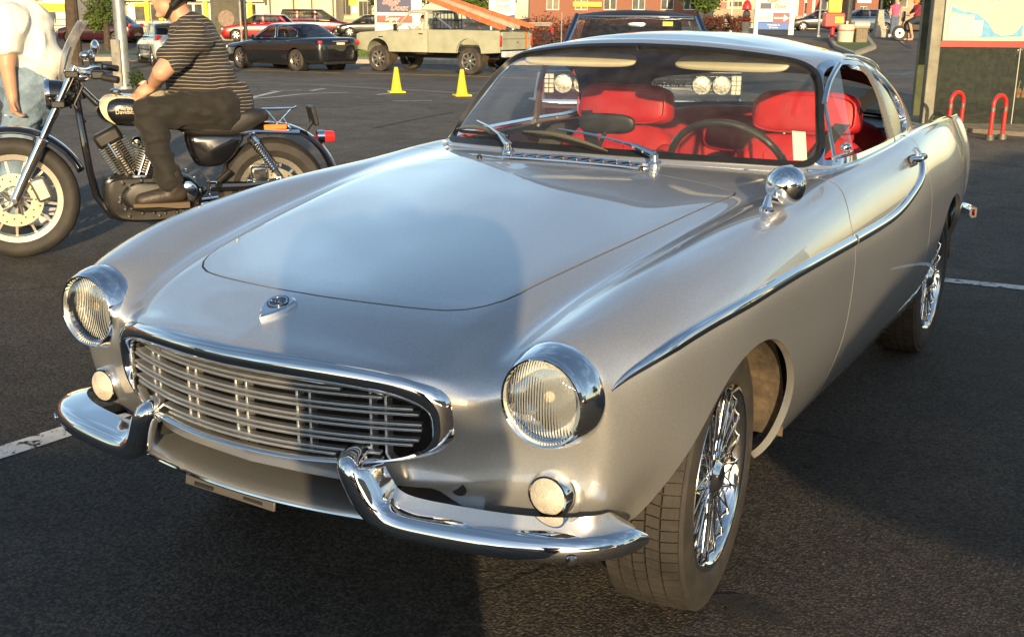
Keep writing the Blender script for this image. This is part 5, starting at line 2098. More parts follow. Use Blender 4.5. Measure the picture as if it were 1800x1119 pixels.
# headache rack behind the cab
rk = MB()
for x in np.linspace(-.8, .8, 9):
    rk.cyl((x, 2.84, 1.30), (x, 2.84, 1.82), .014, n=6)
for z in (1.32, 1.57, 1.82):
    rk.cyl((-.82, 2.84, z), (.82, 2.84, z), .02, n=6)
rk.build('headache_rack', BLACKP, trk)
for sx in (1, -1):
    MB().tube([(sx * .86, 2.9, 1.75), (sx * .86, 3.55, 1.32)], .025, 6).build('rack_brace', CHROME_B, trk)
MB().box((0, 5.36, .96), (.05, .02, .02)).build('tailgate_latch', DARK, trk)
tag(trk, 'grey-green pickup truck with orange ladders sloping over its bed', 'truck')
TRK = gpt(781, 35.2)
put(trk, TRK, 120)
trk.location = trk.location - (Matrix.Rotation(trk.rotation_euler.z, 3, 'Z') @ Vector((0, 2.7, 0)))
TM = Matrix.Translation(trk.location) @ Euler((0, 0, trk.rotation_euler.z)).to_matrix().to_4x4()
# ladders: resting on the rack, ends on the bed rail at the back
LADR = mat('ladder_orange', (.55, .16, .06), .6, var=.25, vscale=6)
LADG = mat('ladder_grey', (.42, .36, .27), .55, var=.2, vscale=6)
for k, (x0, mt_, lab) in enumerate(((.62, LADR, 'orange ladder on the near side of the pickup load'), (.30, LADG, 'grey ladder lying between the orange ladders on the pickup'), (-.05, LADR, 'orange ladder on the far side of the pickup load'))):
    ld = empty('ladder')
    a, b = Vector((x0, 1.15 - .15 * k, 2.62 + .04 * k)), Vector((x0, 5.15 + .3 * k, 1.36 + .03 * k))
    for q in (-.0, .24):
        off = Vector((-q, 0, 0))
        MB().sweep([a + off, b + off], [(-.018, -.055), (.018, -.055), (.018, .055), (-.018, .055)]).build('ladder_rail', mt_, ld)
    for i in range(12):
        c = a.lerp(b, (i + .5) / 12)
        MB().cyl(c, c + Vector((-.24, 0, 0)), .016, n=6).build('ladder_rung', mt_, ld)
    ld.matrix_world = TM
    tag(ld, lab, 'ladder', 'ladders on the pickup')
pp_ = MB()
pb = empty('pipe_bundle')
for i, (dx, dz) in enumerate(((0, 0), (.07, .0), (.035, .06), (-.05, .05))):
    MB().cyl((-.45 + dx, 3.2, 1.42 + dz), (-.45 + dx, 6.25, 1.46 + dz), .03, n=8).build('pipe', CONC, pb)
pb.matrix_world = TM
tag(pb, 'bundle of pale pipes sticking out over the pickup tailgate', 'pipes')
st_ = MB().sweep([Vector((-.55, 5.33, 1.50)), Vector((-.52, 5.36, 1.20)), Vector((-.5, 5.37, .80))], [(-.03, -.004), (.03, -.004), (.03, .004), (-.03, .004)], up=(0, 1, 0)).build('tie_strap', mat('orange_strap', (.7, .2, .03), .7), None)
st_.matrix_world = TM
tag(st_, 'orange strap hanging over the pickup tailgate', 'strap')
rg_ = MB().add([(-.50, 6.24, 1.46), (-.38, 6.26, 1.48), (-.36, 6.30, 1.26), (-.44, 6.31, 1.18), (-.52, 6.29, 1.28)], [(0, 1, 2, 3, 4)]).build('red_flag', mat('flag_red', (.6, .03, .03), .8), None, ang=0)
_so = rg_.modifiers.new('thick', 'SOLIDIFY')
_so.thickness = .01
rg_.matrix_world = TM
tag(rg_, 'red warning flag on the end of the pipes', 'flag')
# driver
dr_ = flesh('person', [((.42, 2.28, 1.0), .15, (.42, 2.24, 1.38), .14), ((.42, 2.24, 1.42), .06, (.42, 2.22, 1.52), .06), ((.60, 2.22, 1.38), .065, (.72, 2.0, 1.22), .05), ((.72, 2.0, 1.22), .045, (.62, 1.80, 1.38), .035),
                         ((.24, 2.22, 1.38), .065, (.18, 2.0, 1.20), .05), ((.18, 2.0, 1.2), .045, (.28, 1.84, 1.34), .035)], SKIN, None, .02, 3, blobs=head_blobs((.42, 2.20, 1.60), (0, -1, 0)))
sh_ = flesh('shirt', [((.42, 2.28, 1.0), .17, (.42, 2.24, 1.38), .16), ((.26, 2.23, 1.39), .085, (.60, 2.23, 1.39), .085)], cloth('driver_shirt', (.65, .62, .55)), dr_, .025, 3)
hr_ = flesh('hair', [], mat('hair_dark', (.02, .015, .01), .7), dr_, .015, 2, blobs=[((.42, 2.225, 1.645), (.082, .100, .085), (0, 0, 0))])
dr_.matrix_world = TM
tag(dr_, 'person in a pale shirt driving the grey-green pickup', 'person')

# ------------------------------------------------------------------ dark blue full-size hardtop parked behind the coupe
NAVYP = flake_paint('dark_blue_paint', (.012, .022, .045), .4, .25)
imp = empty('hardtop_car')
IW = 1.0
ib = [(.08, .30), (.02, .42), (.0, .56), (.03, .80), (.10, .845), (.8, .90), (1.55, .95), (3.4, .97), (5.2, .92), (5.38, .84), (5.4, .5), (5.3, .32), (4.75, .27)] + arc(4.18, .33, .40, 0, 180, 12) + [(3.7, .25), (1.55, .25)] + arc(1.02, .33, .40, 0, 180, 12) + [(.5, .27)]
slab_side(ib, IW, .07).build('body_shell', NAVYP, imp, ang=40)
MB().box((0, .95, .915), (1.3, 1.5, .03)).build('hood', NAVYP, imp, bevel=.012)
for sx in (1, -1):
    for k, x in enumerate((.60, .80)):
        h_ = MB().lathe([(.098, -.03), (.098, .012), (.090, .018), (.085, .012), (.084, 0)], (sx * x, -.005, .685), (0, -1, 0), 28).build('headlight', CHROME, imp)
        MB().lathe([(.085, .004), (.06, .014), (.0001, .02)], (sx * x, -.005, .685), (0, -1, 0), 24).build('lens', mat('sealed_beam', (.62, .58, .46), .2, .6, coat=.6, var=.55, vscale=45, bump=.8, bscale=70), h_)
    mk = MB().box((sx * .945, .02, .685), (.10, .05, .19)).build('marker_lamp', CLEARL, imp, bevel=.01)
    for z in (.64, .685, .73):
        MB().box((sx * .945, -.008, z), (.10, .008, .008)).build('lamp_bar', CHROME, mk)
    MB().box((sx * .945, -.010, .685), (.008, .008, .18)).build('lamp_bar', CHROME, mk)
    MB().box((sx * .66, .045, .405), (.24, .03, .055)).build('turn_lamp', AMBER, imp, bevel=.01)
    for wy in (1.02, 4.18):
        add_wheel(imp, .88, wy, .345, sx, 8)
    MB().tube([(sx * .99, .15, .56), (sx * 1.005, 2.6, .56), (sx * .99, 5.2, .56)], .012, 6).build('side_trim', CHROME, imp)
gl_ = MB().box((0, .035, .685), (1.98, .04, .24)).build('grille', DARK, imp, bevel=.01)
for k in range(6):
    MB().box((0, .004, .60 + .034 * k), (.98, .02, .010)).build('grille_bar', CHROME, gl_, bevel=.003)
for sx in (1, -1):
    for k in range(4):
        MB().box((sx * .70, .006, .60 + .056 * k), (.40, .014, .006)).build('grille_bar', CHROME, gl_)
MB().box((0, -.0, .808), (1.98, .03, .018)).build('hood_lip', CHROME, imp, bevel=.005)
MB().sweep([Vector((x, -.06 + .05 * abs(x) ** 3, .50)) for x in np.linspace(-1.0, 1.0, 21)], [(-.05, -.07), (.05, -.06), (.065, -.01), (.05, .03), (-.04, .055), (-.06, 0)]).build('front_bumper', CHROME, imp, ang=40)
text_mesh('grille_script', 'Chevrolet', .105, CHROME, face_mat((.22, -.012, .70), (0, -1, 0)), imp, ext=.004, shear=.35)
# roof and glass
yA, yB, yC, yD = 1.55, 2.15, 3.55, 4.25
A_ = {s_: [(s_ * .87, yA + .10, .945), (s_ * .71, yB, 1.36), (s_ * .71, yC, 1.35), (s_ * .87, yD, .95)] for s_ in (1, -1)}
for s_ in (1, -1):
    MB().tube([A_[s_][0], A_[s_][1]], .032, 8).build('screen_pillar', NAVYP, imp)
    MB().tube([(A_[s_][0][0] * .97, A_[s_][0][1] - .015, A_[s_][0][2]), (A_[s_][1][0] * .97, A_[s_][1][1] - .02, A_[s_][1][2] - .01)], .014, 6).build('screen_trim', CHROME, imp)
    MB().add([(s_ * .87, yC - .1, .95), (s_ * .71, yC - .25, 1.36), (s_ * .71, yC + .1, 1.34), (s_ * .87, yD, .95)], [(0, 1, 2, 3)]).build('rear_pillar', NAVYP, imp, ang=0)
slab_side([(yB - .04, 1.35), (yB + .02, 1.39), (yB + .6, 1.43), (yC - .4, 1.425), (yC + .1, 1.37), (yC, 1.335), (yB, 1.335)], .75, .06, .065).build('roof', mat('vinyl_roof', (.015, .017, .022), .6), imp, ang=40)
MB().tube([(-.66, yB - .03, 1.345), (-.3, yB - .06, 1.352), (.3, yB - .06, 1.352), (.66, yB - .03, 1.345)], .012, 6).build('header_trim', CHROME, imp)
MB().add([(-.84, yA + .08, .95), (0, yA - .02, .95), (.84, yA + .08, .95), (.70, yB - .02, 1.345), (0, yB - .05, 1.35), (-.70, yB - .02, 1.345)], [(0, 1, 4, 5), (1, 2, 3, 4)]).build('windscreen', GLASS, imp)
MB().add([(-.72, yD, .96), (.72, yD, .96), (.62, yC + .08, 1.33), (-.62, yC + .08, 1.33)], [(0, 1, 2, 3)]).build('rear_window', glass('smoked_glass', (.10, .11, .11)), imp, ang=0)
for sx in (-.4, .4):
    cushion('seat', (sx, 2.75, .88), (.62, .2, .42), (R(-12), 0, 0), mat('seat_teal', (.05, .12, .12), .7), imp)
cushion('rear_bench', (0, 3.55, .95), (1.4, .22, .36), (R(-12), 0, 0), MATS['seat_teal'], imp)
MB().box((0, 3.95, .965), (1.45, .6, .03)).build('parcel_shelf', DARK, imp)
cushion('mirror', (0, 2.12, 1.26), (.22, .03, .06), (0, 0, 0), CHROME_B, imp)
MB().lathe([(.19, -.012), (.2, 0), (.19, .012)], (.4, 2.05, 1.0), (0, -.85, .5), 24).build('steering_wheel', DARK, imp)
yl_ = MB().box((.36, 2.08, 1.27), (.12, .01, .05)).build('permit_card', mat('yellow_card', (.75, .6, .05), .6), imp)
put(imp, gpt(1124, 11.55), 4)
tag(imp, 'dark blue full-size hardtop with four headlights parked behind the coupe', 'car')
# ------------------------------------------------------------------ black motorcycle, its rider and the man behind it
BF, BR = gpt(40, 6.32), gpt(484, 6.78)
bx = (BF - BR)
bx.z = 0
WBASE = bx.length
bx.normalize()
by = Vector((0, 0, 1)).cross(bx)
BM = Matrix((bx, by, Vector((0, 0, 1)))).transposed().to_4x4()
BM.translation = BR
BI = BM.inverted()


def bk(u, v, y=0.):
    """photo pixel -> motorcycle's own frame (x forward from the rear axle, y towards the camera, z up) on the plane y"""
    u, v, y = float(u), float(v), float(y)
    dr = _f + (u - PCX) / FPX * _rr - (v - PCY) / FPX * _uu
    o = BI @ CAM
    d = BI.to_3x3() @ dr
    return o + d * ((y - o.y) / d.y)


moto = empty('motorcycle')
moto.matrix_world = BM
BLK = flake_paint('bike_black', (.008, .008, .01), .1, .2)
BLKM = mat('bike_black_satin', (.018, .017, .016), .45, .2, var=.3, vscale=20)
IVORY = mat('tank_ivory', (.72, .62, .40), .35, coat=.7)
ALU = mat('cast_alloy', (.50, .47, .40), .35, .9, var=.15, vscale=14)
SEATM = mat('bike_seat', (.022, .020, .018), .5, bump=.15, bscale=120)


def moto_wheel(x, R0, Rr, w, name='wheel'):
    hub = MB().lathe([(.0001, .055), (.03, .055), (.036, .04), (.03, 0), (.036, -.04), (.03, -.055), (.0001, -.055)], (x, 0, R0), (0, 1, 0), 24).build(name, ALU, moto)
    h = w / 2
    MB().lathe([(Rr - .006, -h * .6), (Rr + .01, -h * .75), (Rr + .04, -h), (R0 - .03, -h * .92), (R0 - .008, -h * .55), (R0, 0), (R0 - .008, h * .55), (R0 - .03, h * .92), (Rr + .04, h), (Rr + .01, h * .75), (Rr - .006, h * .6)], (x, 0, R0), (0, 1, 0), 64).build('tyre', TYRE, hub)
    MB().lathe([(Rr - .02, -h * .55), (Rr + .004, -h * .66), (Rr + .004, -h * .5), (Rr - .022, -.01), (Rr - .022, .01), (Rr + .004, h * .5), (Rr + .004, h * .66), (Rr - .03, h * .62), (Rr - .034, h * .5), (Rr - .034, -h * .5), (Rr - .02, -h * .55)], (x, 0, R0), (0, 1, 0), 56).build('rim', mat('rim_machined', (.72, .68, .58), .25, .9), hub)
    sp = MB()
    sp.loft([[(-.009, -.014, .03), (.009, -.014, .03), (.009, .014, .03), (-.009, .014, .03)], [(-.006, -.010, Rr - .03), (.006, -.010, Rr - .03), (.006, .010, Rr - .03), (-.006, .010, Rr - .03)]])
    sm = sp.mesh('spoke', 30)
    sm.materials.append(MATS['rim_machined'])
    for k in range(13):
        o = mesh_obj('spoke', sm, hub)
        o.matrix_local = Matrix.Translation((x, 0, R0)) @ Matrix.Rotation(2 * math.pi * (k + .35) / 13, 4, 'Y')
    return hub


def rotor(x, z, r, y, name='brake_rotor'):
    d = MB().lathe([(r * .55, 0), (r, 0), (r, .006), (r * .55, .006), (r * .55, 0)], (x, y, z), (0, 1, 0), 48).build(name, mat('rotor_steel', (.62, .57, .44), .3, .9, var=.08), moto)
    for k in range(5):
        t = 2 * math.pi * k / 5
        MB().tube([(x + .03 * math.cos(t), y + .004, z + .03 * math.sin(t)), (x + r * .6 * math.cos(t + .6), y + .006, z + r * .6 * math.sin(t + .6))], .008, 6).build('rotor_arm', ALU, d)
    for k in range(22):
        t = 2 * math.pi * k / 22
        rr_ = r * (.72 if k % 2 else .88)
        MB().lathe([(.005, .0065), (.0001, .0068)], (x + rr_ * math.cos(t), y, z + rr_ * math.sin(t)), (0, 1, 0), 8).build('rotor_hole', DARK, d)
    return d


FX, FR_ = WBASE, .335
moto_wheel(FX, FR_, .245, .10)
moto_wheel(0, .318, .205, .14)
rotor(FX, FR_, .146, .075)
rotor(0, .318, .146, .085)
# forks
top = bk(127, 128, .0)
axle = Vector((FX, 0, FR_))
dirf = (top - axle).normalized()
for q in (.095, -.095):
    o = Vector((0, q, 0))
    lo = MB().tube([axle + o - dirf * .03, axle + o + dirf * .10, axle + o + dirf * .34], [.024, .030, .030], 16).build('fork_slider', CHROME, moto)
    MB().lathe([(.034, 0), (.034, .03), (.022, .036)], axle + o + dirf * .34, dirf, 16).build('fork_seal', CHROME_B, lo)
    MB().tube([axle + o + dirf * .34, axle + o + dirf * .80], .0205, 14).build('fork_tube', CHROME, moto)
MB().cyl(axle - Vector((0, .13, 0)), axle + Vector((0, .13, 0)), .014).build('front_axle', CHROME, moto)
for t in (.58, .76):
    c = axle + dirf * t
    MB().sweep([c + Vector((0, -.13, 0)), c + Vector((0, .13, 0))], [(-.035, -.018), (.035, -.018), (.035, .018), (-.035, .018)]).build('fork_clamp', BLKM, moto, bevel=.006)
cal = MB().box((0, 0, 0), (.085, .05, .13)).build('brake_caliper', ALU, moto, bevel=.015)
cal.location = bk(73, 333, .09)
cal.rotation_euler = (0, R(20), 0)
MB().lathe([(.02, 0), (.02, .02), (.0001, .02)], bk(74, 340, .115), (0, 1, 0), 12).build('caliper_piston', CHROME, cal).matrix_parent_inverse = cal.matrix_local.inverted()


def fender(cx, cz, r, a0, a1, w, name, mt_):
    mb = MB()
    rings = []
    n = 28
    for k in range(n + 1):
        a = R(a0 + (a1 - a0) * k / n)
        ring = []
        for j in range(13):
            b = math.pi * (j / 12 - .5)
            rad = r + .035 * math.cos(b) - .035
            ring.append((cx + rad * math.cos(a), w / 2 * math.sin(b) * (1 if abs(math.sin(b)) < .98 else 1), cz + rad * math.sin(a)))
        rings.append(ring)
    mb.loft(rings, closed=False, caps=False)
    o = mb.build(name, mt_, moto, ang=60)
    s_ = o.modifiers.new('thick', 'SOLIDIFY')
    s_.thickness = .004
    return o


ff = fender(FX, FR_, .395, 158, 55, .135, 'front_fender', BLK)
fender(0, .318, .405, 178, 62, .20, 'rear_fender', BLK)
# headlamp, windshield, bars
hc = bk(104, 166, 0)
hlm = MB().lathe([(.0001, -.09), (.04, -.085), (.068, -.05), (.078, 0), (.080, .045), (.082, .055)], hc, (1, 0, 0), 28, up=(0, 1, 0)).build('headlamp', BLK, moto)
MB().lathe([(.086, .045), (.088, .06), (.082, .07), (.078, .066)], hc, (1, 0, 0), 28, up=(0, 1, 0)).build('lamp_rim', CHROME, hlm)
MB().lathe([(.079, .062), (.05, .075), (.0001, .08)], hc, (1, 0, 0), 24, up=(0, 1, 0)).build('lens', CLEARL, hlm)
w0, w1 = bk(103, 142, 0), bk(137, 36, 0)
ws_g = MB()
rings = []
for t in np.linspace(0, 1, 9):
    c = w0.lerp(w1, float(t)) + Vector((.03 * math.sin(math.pi * t), 0, 0))
    hw = .13 * (1 - .35 * t ** 3)
    rings.append([c + Vector((-.06 * (q ** 2), q * hw, 0)) for q in np.linspace(-1, 1, 11).tolist()])
ws_g.loft(rings, closed=False, caps=False)
wsg = ws_g.build('windshield', glass('bike_screen', (.88, .88, .82), dirt=.22), moto)
MB().tube([bk(124, 82, .12), bk(118, 100, .11), bk(112, 128, .10)], .007, 6).build('screen_bracket', CHROME_B, wsg)
hb_ = [bk(182, 136, .39), bk(165, 130, .34), bk(145, 128, .20), bk(137, 122, .10), bk(137, 122, -.10), bk(148, 122, -.20), bk(166, 118, -.33), bk(188, 118, -.39)]
hbar = MB().tube(resample(hb_, 40), .0125, 10).build('handlebar', CHROME, moto)
for a, b in (((180, 136, .40), (208, 141, .44)), ((178, 117, -.38), (207, 121, -.42))):
    MB().tube([bk(*a), bk(*b)], [.018, .019], 12).build('grip', SEATM, hbar)
for y_, q in ((.37, 1), (-.37, -1)):
    MB().box(bk(172 if q > 0 else 170, 132 if q > 0 else 116, y_), (.07, .05, .045)).build('switch_housing', BLKM, hbar, bevel=.01)
    MB().tube([bk(165, 128, y_) + Vector((.04, 0, 0)), bk(190, 133, y_) + Vector((.05, .01, 0))], .007, 6).build('lever', CHROME, hbar)
    m0 = bk(160, 112, y_)
    mc = bk(167, 84, y_) if q > 0 else bk(160, 100, y_)
    mi = MB().tube([m0, m0 + Vector((.01, q * .02, .05)), mc], .007, 8).build('mirror_stem', CHROME, moto)
    MB().ball(mc, (.022, .06, .04), 16, 10).build('mirror', CHROME, mi)
MB().ball(bk(143, 135, .06), (.05, .045, .03), 16, 10).build('speedometer', CHROME, moto)
MB().ball(bk(150, 98, .12), (.03, .03, .025), 14, 8).build('turn_signal', CHROME, moto)
for s_ in ((150, 140, .05, 135, 160, .05), (140, 145, -.05, 125, 190, -.05), (146, 150, .03, 150, 215, .04)):
    a, b = bk(*s_[:3]), bk(*s_[3:])
    MB().tube([a, a.lerp(b, .5) + Vector((.05, .02, 0)), b], .006, 6).build('cable', BLKM, moto)
# tank
tk = [(166, 196), (172, 178), (188, 167), (215, 164), (245, 168), (275, 176), (300, 188), (300, 204), (280, 216), (240, 222), (205, 220), (180, 212)]
tc_ = [bk(u, v, 0) for u, v in smooth_poly(tk, 3)]
cen = sum(tc_, Vector()) / len(tc_)
rings = []
for yy, k in ((-.155, .35), (-.145, .62), (-.115, .85), (-.06, .97), (0, 1.), (.06, .97), (.115, .85), (.145, .62), (.155, .35)):
    rings.append([cen + (p - cen) * k + Vector((0, yy, 0)) for p in tc_])
tank = MB().loft(rings).build('fuel_tank', BLK, moto, ang=80)
_ss = tank.modifiers.new('sub', 'SUBSURF')
_ss.levels = _ss.render_levels = 1
# ivory crescent laid on the near side of the tank
out_ = [(203, 219), (186, 209), (176, 193), (175, 180), (184, 170), (204, 167), (232, 170), (262, 179)]
in_ = [(262, 181), (232, 174), (206, 173), (192, 179), (188, 192), (192, 206), (203, 218)]


def tank_y(p):
    k = 0
    r_ = max(1e-4, (p - cen).length)
    # fraction of the outline radius in this direction
    d = (p - cen).normalized()
    best = max(tc_, key=lambda q: (q - cen).normalized().dot(d))
    f_ = min(1., r_ / (best - cen).length)
    return float(np.interp(f_, [.35, .62, .85, .97, 1.], [.155, .145, .115, .06, .0])) + .004


for sgn in (1,):
    cr = MB()
    A = [bk(u, v, .12) for u, v in smooth_poly(out_, 4, False)]
    B = [bk(u, v, .12) for u, v in smooth_poly(in_[::-1], 4, False)]
    n = 24
    A = resample(A, n)
    B = resample(B, n)
    rows = []
    for t in np.linspace(0, 1, 5):
        r_ = []
        for i in range(n):
            p = A[i].lerp(B[i], float(t))
            q = Vector((p.x, 0, p.z))
            r_.append(Vector((p.x, tank_y(q), p.z)))
        rows.append(r_)
    cr.loft(rows, closed=False, caps=False)
    cr.build('tank_flash', IVORY, tank, ang=80)
tp_ = bk(220, 194, .155)
text_mesh('tank_lettering', 'Harley-', .030, IVORY, face_mat(bk(222, 190.5, .158), (0, 1, 0)), tank, ext=.001, offset=.0002)
text_mesh('tank_lettering', 'Davidson', .030, IVORY, face_mat(bk(222, 197.5, .160), (0, 1, 0)), tank, ext=.001, offset=.0002)
MB().lathe([(.032, 0), (.034, .01), (.02, .02), (.0001, .022)], bk(203, 158, 0) - Vector((0, 0, .012)), (0, 0, 1), 20).build('fuel_cap', CHROME, tank)
# frame
for q in (.07, -.07):
    MB().tube([bk(133, 165, 0), bk(142, 215, q), bk(158, 300, q), bk(170, 345, q), bk(195, 378, q), bk(330, 375, q), bk(360, 330, q)], .021, 10).build('frame_tube', BLK, moto)
    MB().tube([bk(136, 150, 0), bk(200, 210, q * .6), bk(330, 225, q), bk(420, 235, q * 1.5)], .02, 10).build('frame_tube', BLK, moto)
MB().tube([bk(128, 130, 0), bk(140, 175, 0)], .032, 12).build('steering_head', BLK, moto)
for q in (.11, -.11):
    MB().tube([bk(370, 328, q), bk(430, 326, q), bk(494, 318, q)], [.03, .026, .022], 10).build('swing_arm', BLK, moto)
# engine: crankcase, two finned cylinders, covers
case = [(178, 325), (190, 308), (230, 304), (290, 304), (335, 312), (352, 335), (345, 365), (300, 382), (220, 385), (190, 370)]
pc = [bk(u, v, 0) for u, v in smooth_poly(case, 3)]
c0 = sum(pc, Vector()) / len(pc)
crk = MB().loft([[c0 + (p - c0) * k + Vector((0, yy, 0)) for p in pc] for yy, k in ((-.13, .9), (-.12, 1), (.09, 1), (.10, .96), (.135, .93), (.15, .85))]).build('crankcase', BLKM, moto, ang=40)
for a, b, fr in (((238, 316), (196, 250), 0), ((246, 316), (268, 248), 1)):
    A, B = bk(*a, 0), bk(*b, 0)
    ax = (B - A).normalized()
    ln = (B - A).length
    cy = MB().tube([A, B], .052, 18).build('cylinder', BLKM, moto)
    for k in range(13):
        c = A + ax * ln * (.25 + .72 * k / 12)
        MB().lathe([(.05, -.0022), (.083, -.0022), (.083, .0022), (.05, .0022)], c, ax, 26).build('cooling_fin', mat('fin_alloy', (.45, .42, .35), .35, .9), cy)
    hd = B + ax * .035
    MB().box((0, 0, 0), (.15, .15, .085)).build('rocker_cover', BLKM, cy, bevel=.02).matrix_local = Matrix.Translation(hd) @ ax.to_track_quat('Z', 'Y').to_matrix().to_4x4()
    for k in (-1, 1):
        MB().tube([A + Vector((k * .02, .085, 0)), B + Vector((k * .02, .085, 0))], .009, 8).build('pushrod_tube', CHROME, cy)
MB().lathe([(.0001, .05), (.02, .048), (.03, .03), (.032, 0)], bk(241, 250, .10), (0, 1, 0), 18).build('horn', CHROME, moto)
pcv = [(215, 338), (235, 322), (275, 320), (320, 322), (343, 334), (343, 352), (325, 366), (270, 372), (232, 368), (216, 354)]
pv = [bk(u, v, .15) for u, v in smooth_poly(pcv, 3)]
c1 = sum(pv, Vector()) / len(pv)
prim = MB().loft([[c1 + (p - c1) * k + Vector((0, yy, 0)) for p in pv] for yy, k in ((-.05, 1.), (.015, 1.), (.03, .93), (.035, .8))]).build('primary_cover', BLKM, moto, ang=40)
MB().lathe([(.055, .0), (.055, .012), (.045, .018), (.0001, .018)], bk(330, 336, .175), (0, 1, 0), 28).build('derby_cover', CHROME, moto)
for i, (u, v) in enumerate([(215, 322), (228, 328), (248, 317), (270, 315), (211, 347), (222, 348), (210, 355), (220, 367), (231, 366), (250, 374), (270, 374), (290, 374), (311, 372), (322, 370), (347, 357), (340, 350), (352, 336), (342, 314), (327, 300), (367, 320), (369, 344), (227, 380), (280, 378), (345, 365)]):
    MB().lathe([(.009, -.03), (.009, .008), (.006, .012), (.0001, .012)], bk(u, v, .165), (0, 1, 0), 10).build('cover_bolt', CHROME_B, moto)
MB().lathe([(.035, 0), (.04, .03), (.03, .06), (.0001, .065)], bk(196, 322, .08), (0, 1, 0), 20).build('oil_filter', BLK, moto)
MB().tube([bk(233, 310, .14), bk(256, 310, .14)], .008, 8).build('timing_cover', CHROME, moto)
# side cover, seat, rear struts
scv = [(326, 240), (345, 233), (400, 234), (428, 238), (415, 268), (390, 290), (350, 292), (334, 270)]
ps_ = [bk(u, v, .12) for u, v in smooth_poly(scv, 3)]
c2 = sum(ps_, Vector()) / len(ps_)
MB().loft([[c2 + (p - c2) * k + Vector((0, yy, 0)) for p in ps_] for yy, k in ((-.22, 1.), (.0, 1.), (.03, .9), (.042, .7))]).build('side_cover', BLK, moto, ang=60)
sts = [(300, 205), (330, 212), (370, 210), (410, 196), (440, 188), (462, 192), (470, 205), (455, 216), (430, 232), (395, 237), (340, 236), (310, 225)]
pt = [bk(u, v, 0) for u, v in smooth_poly(sts, 3)]
c3 = sum(pt, Vector()) / len(pt)
MB().loft([[c3 + (p - c3) * k + Vector((0, yy, 0)) for p in pt] for yy, k in ((-.15, .55), (-.14, .8), (-.10, .97), (0, 1.03), (.10, .97), (.14, .8), (.15, .55))]).build('seat', SEATM, moto, ang=80)
for q in (.115, -.115):
    st_ = MB().tube([bk(418, 234, q), bk(450, 231, q), bk(526, 233, q)], [.022, .028, .026], 10, flat=.6).build('fender_strut', CHROME, moto)
    a, b = bk(440, 240, q + .02), bk(494, 312, q + .02)
    MB().tube([a, b], .014, 10).build('shock_absorber', CHROME, st_)
    sp_ = []
    ax = (b - a).normalized()
    e1, e2, _ = frame(ax)
    for k in range(150):
        t = k / 149
        sp_.append(a.lerp(b, .12 + .68 * t) + .027 * (math.cos(t * 26 * math.pi) * e1 + math.sin(t * 26 * math.pi) * e2))
    MB().tube(sp_, .0048, 6).build('shock_spring', CHROME, st_)
    MB().lathe([(.02, 0), (.03, .01), (.03, .05), (.02, .06)], a, ax, 14).build('shock_cap', CHROME, st_)
MB().lathe([(.03, -.02), (.03, .02), (.0001, .025)], bk(494, 318, .13), (0, 1, 0), 16).build('axle_nut', CHROME, moto)
MB().box(bk(456, 304, .10), (.10, .05, .08)).build('rear_caliper', CHROME_B, moto, bevel=.015)
MB().box(bk(484, 223, .105), (.13, .012, .026)).build('side_marker', mat('marker_amber', (.8, .16, .02), .3, emit=(1, .25, .03), estr=.35), moto, bevel=.005)
# luggage rack
for q in (.09, -.09):
    MB().tube([bk(460, 191, q), bk(475, 191, q), bk(515, 190, q), bk(521, 187, q)], .008, 8).build('rack_rail', CHROME, moto)
    MB().tube([bk(466, 192, q), bk(487, 217, q), bk(500, 205, q), bk(513, 190, q)], .0065, 8).build('rack_stay', CHROME, moto)
    MB().tube([bk(470, 238, q), bk(488, 217, q)], .0065, 8).build('rack_stay', CHROME, moto)
    MB().tube([bk(497, 208, q), bk(511, 226, q)], .0065, 8).build('rack_stay', CHROME, moto)
for u in (475, 495, 513):
    MB().tube([bk(u, 191, .09), bk(u, 191, -.09)], .006, 8).build('rack_bar', CHROME, moto)
MB().tube([bk(549, 206, 0), bk(548, 216, 0), bk(540, 228, 0)], .01, 6).build('plate_stay', BLKM, moto)
pl_ = MB().box(bk(549, 202, 0), (.028, .19, .11), rot=(0, R(12), 0)).build('number_plate', BLKM, moto, bevel=.006)
MB().lathe([(.0001, .075), (.028, .072), (.034, .06), (.034, .0)], bk(566, 240, 0), (-1, 0, 0), 22, up=(0, 1, 0)).build('tail_lamp', REDL, moto)
MB().lathe([(.038, -.03), (.038, .012), (.034, .014)], bk(566, 240, 0), (-1, 0, 0), 22, up=(0, 1, 0)).build('lamp_bezel', CHROME, moto)
MB().tube([bk(383, 320, .15), bk(405, 300, .17)], .016, 10).build('passenger_peg', BLKM, moto)
MB().lathe([(.018, 0), (.018, .012), (.0001, .012)], bk(385, 324, .16), (0, 1, 0), 12).build('peg_cap', CHROME, moto)
MB().tube([bk(300, 352, .15), bk(330, 356, .24)], .014, 10).build('foot_peg', BLKM, moto)
for s_ in ((352, 300, .1, 365, 335, .12), (378, 250, .1, 398, 290, .08), (395, 288, .1, 385, 312, .08)):
    a, b = bk(*s_[:3]), bk(*s_[3:])
    MB().tube([a, a.lerp(b, .5) + Vector((-.03, .01, 0)), b], .007, 6).build('hose', BLKM, moto)
MB().tube([bk(240, 372, -.16), bk(360, 358, -.20), bk(470, 345, -.20), bk(560, 340, -.20)], [.03, .035, .045, .045], 12).build('exhaust', CHROME, moto)
MB().tube([bk(330, 380, .10), bk(372, 420, .16)], .012, 8).build('side_stand', BLKM, moto)
tag(moto, 'black motorcycle with an ivory flash on the tank, parked at the left', 'motorcycle')

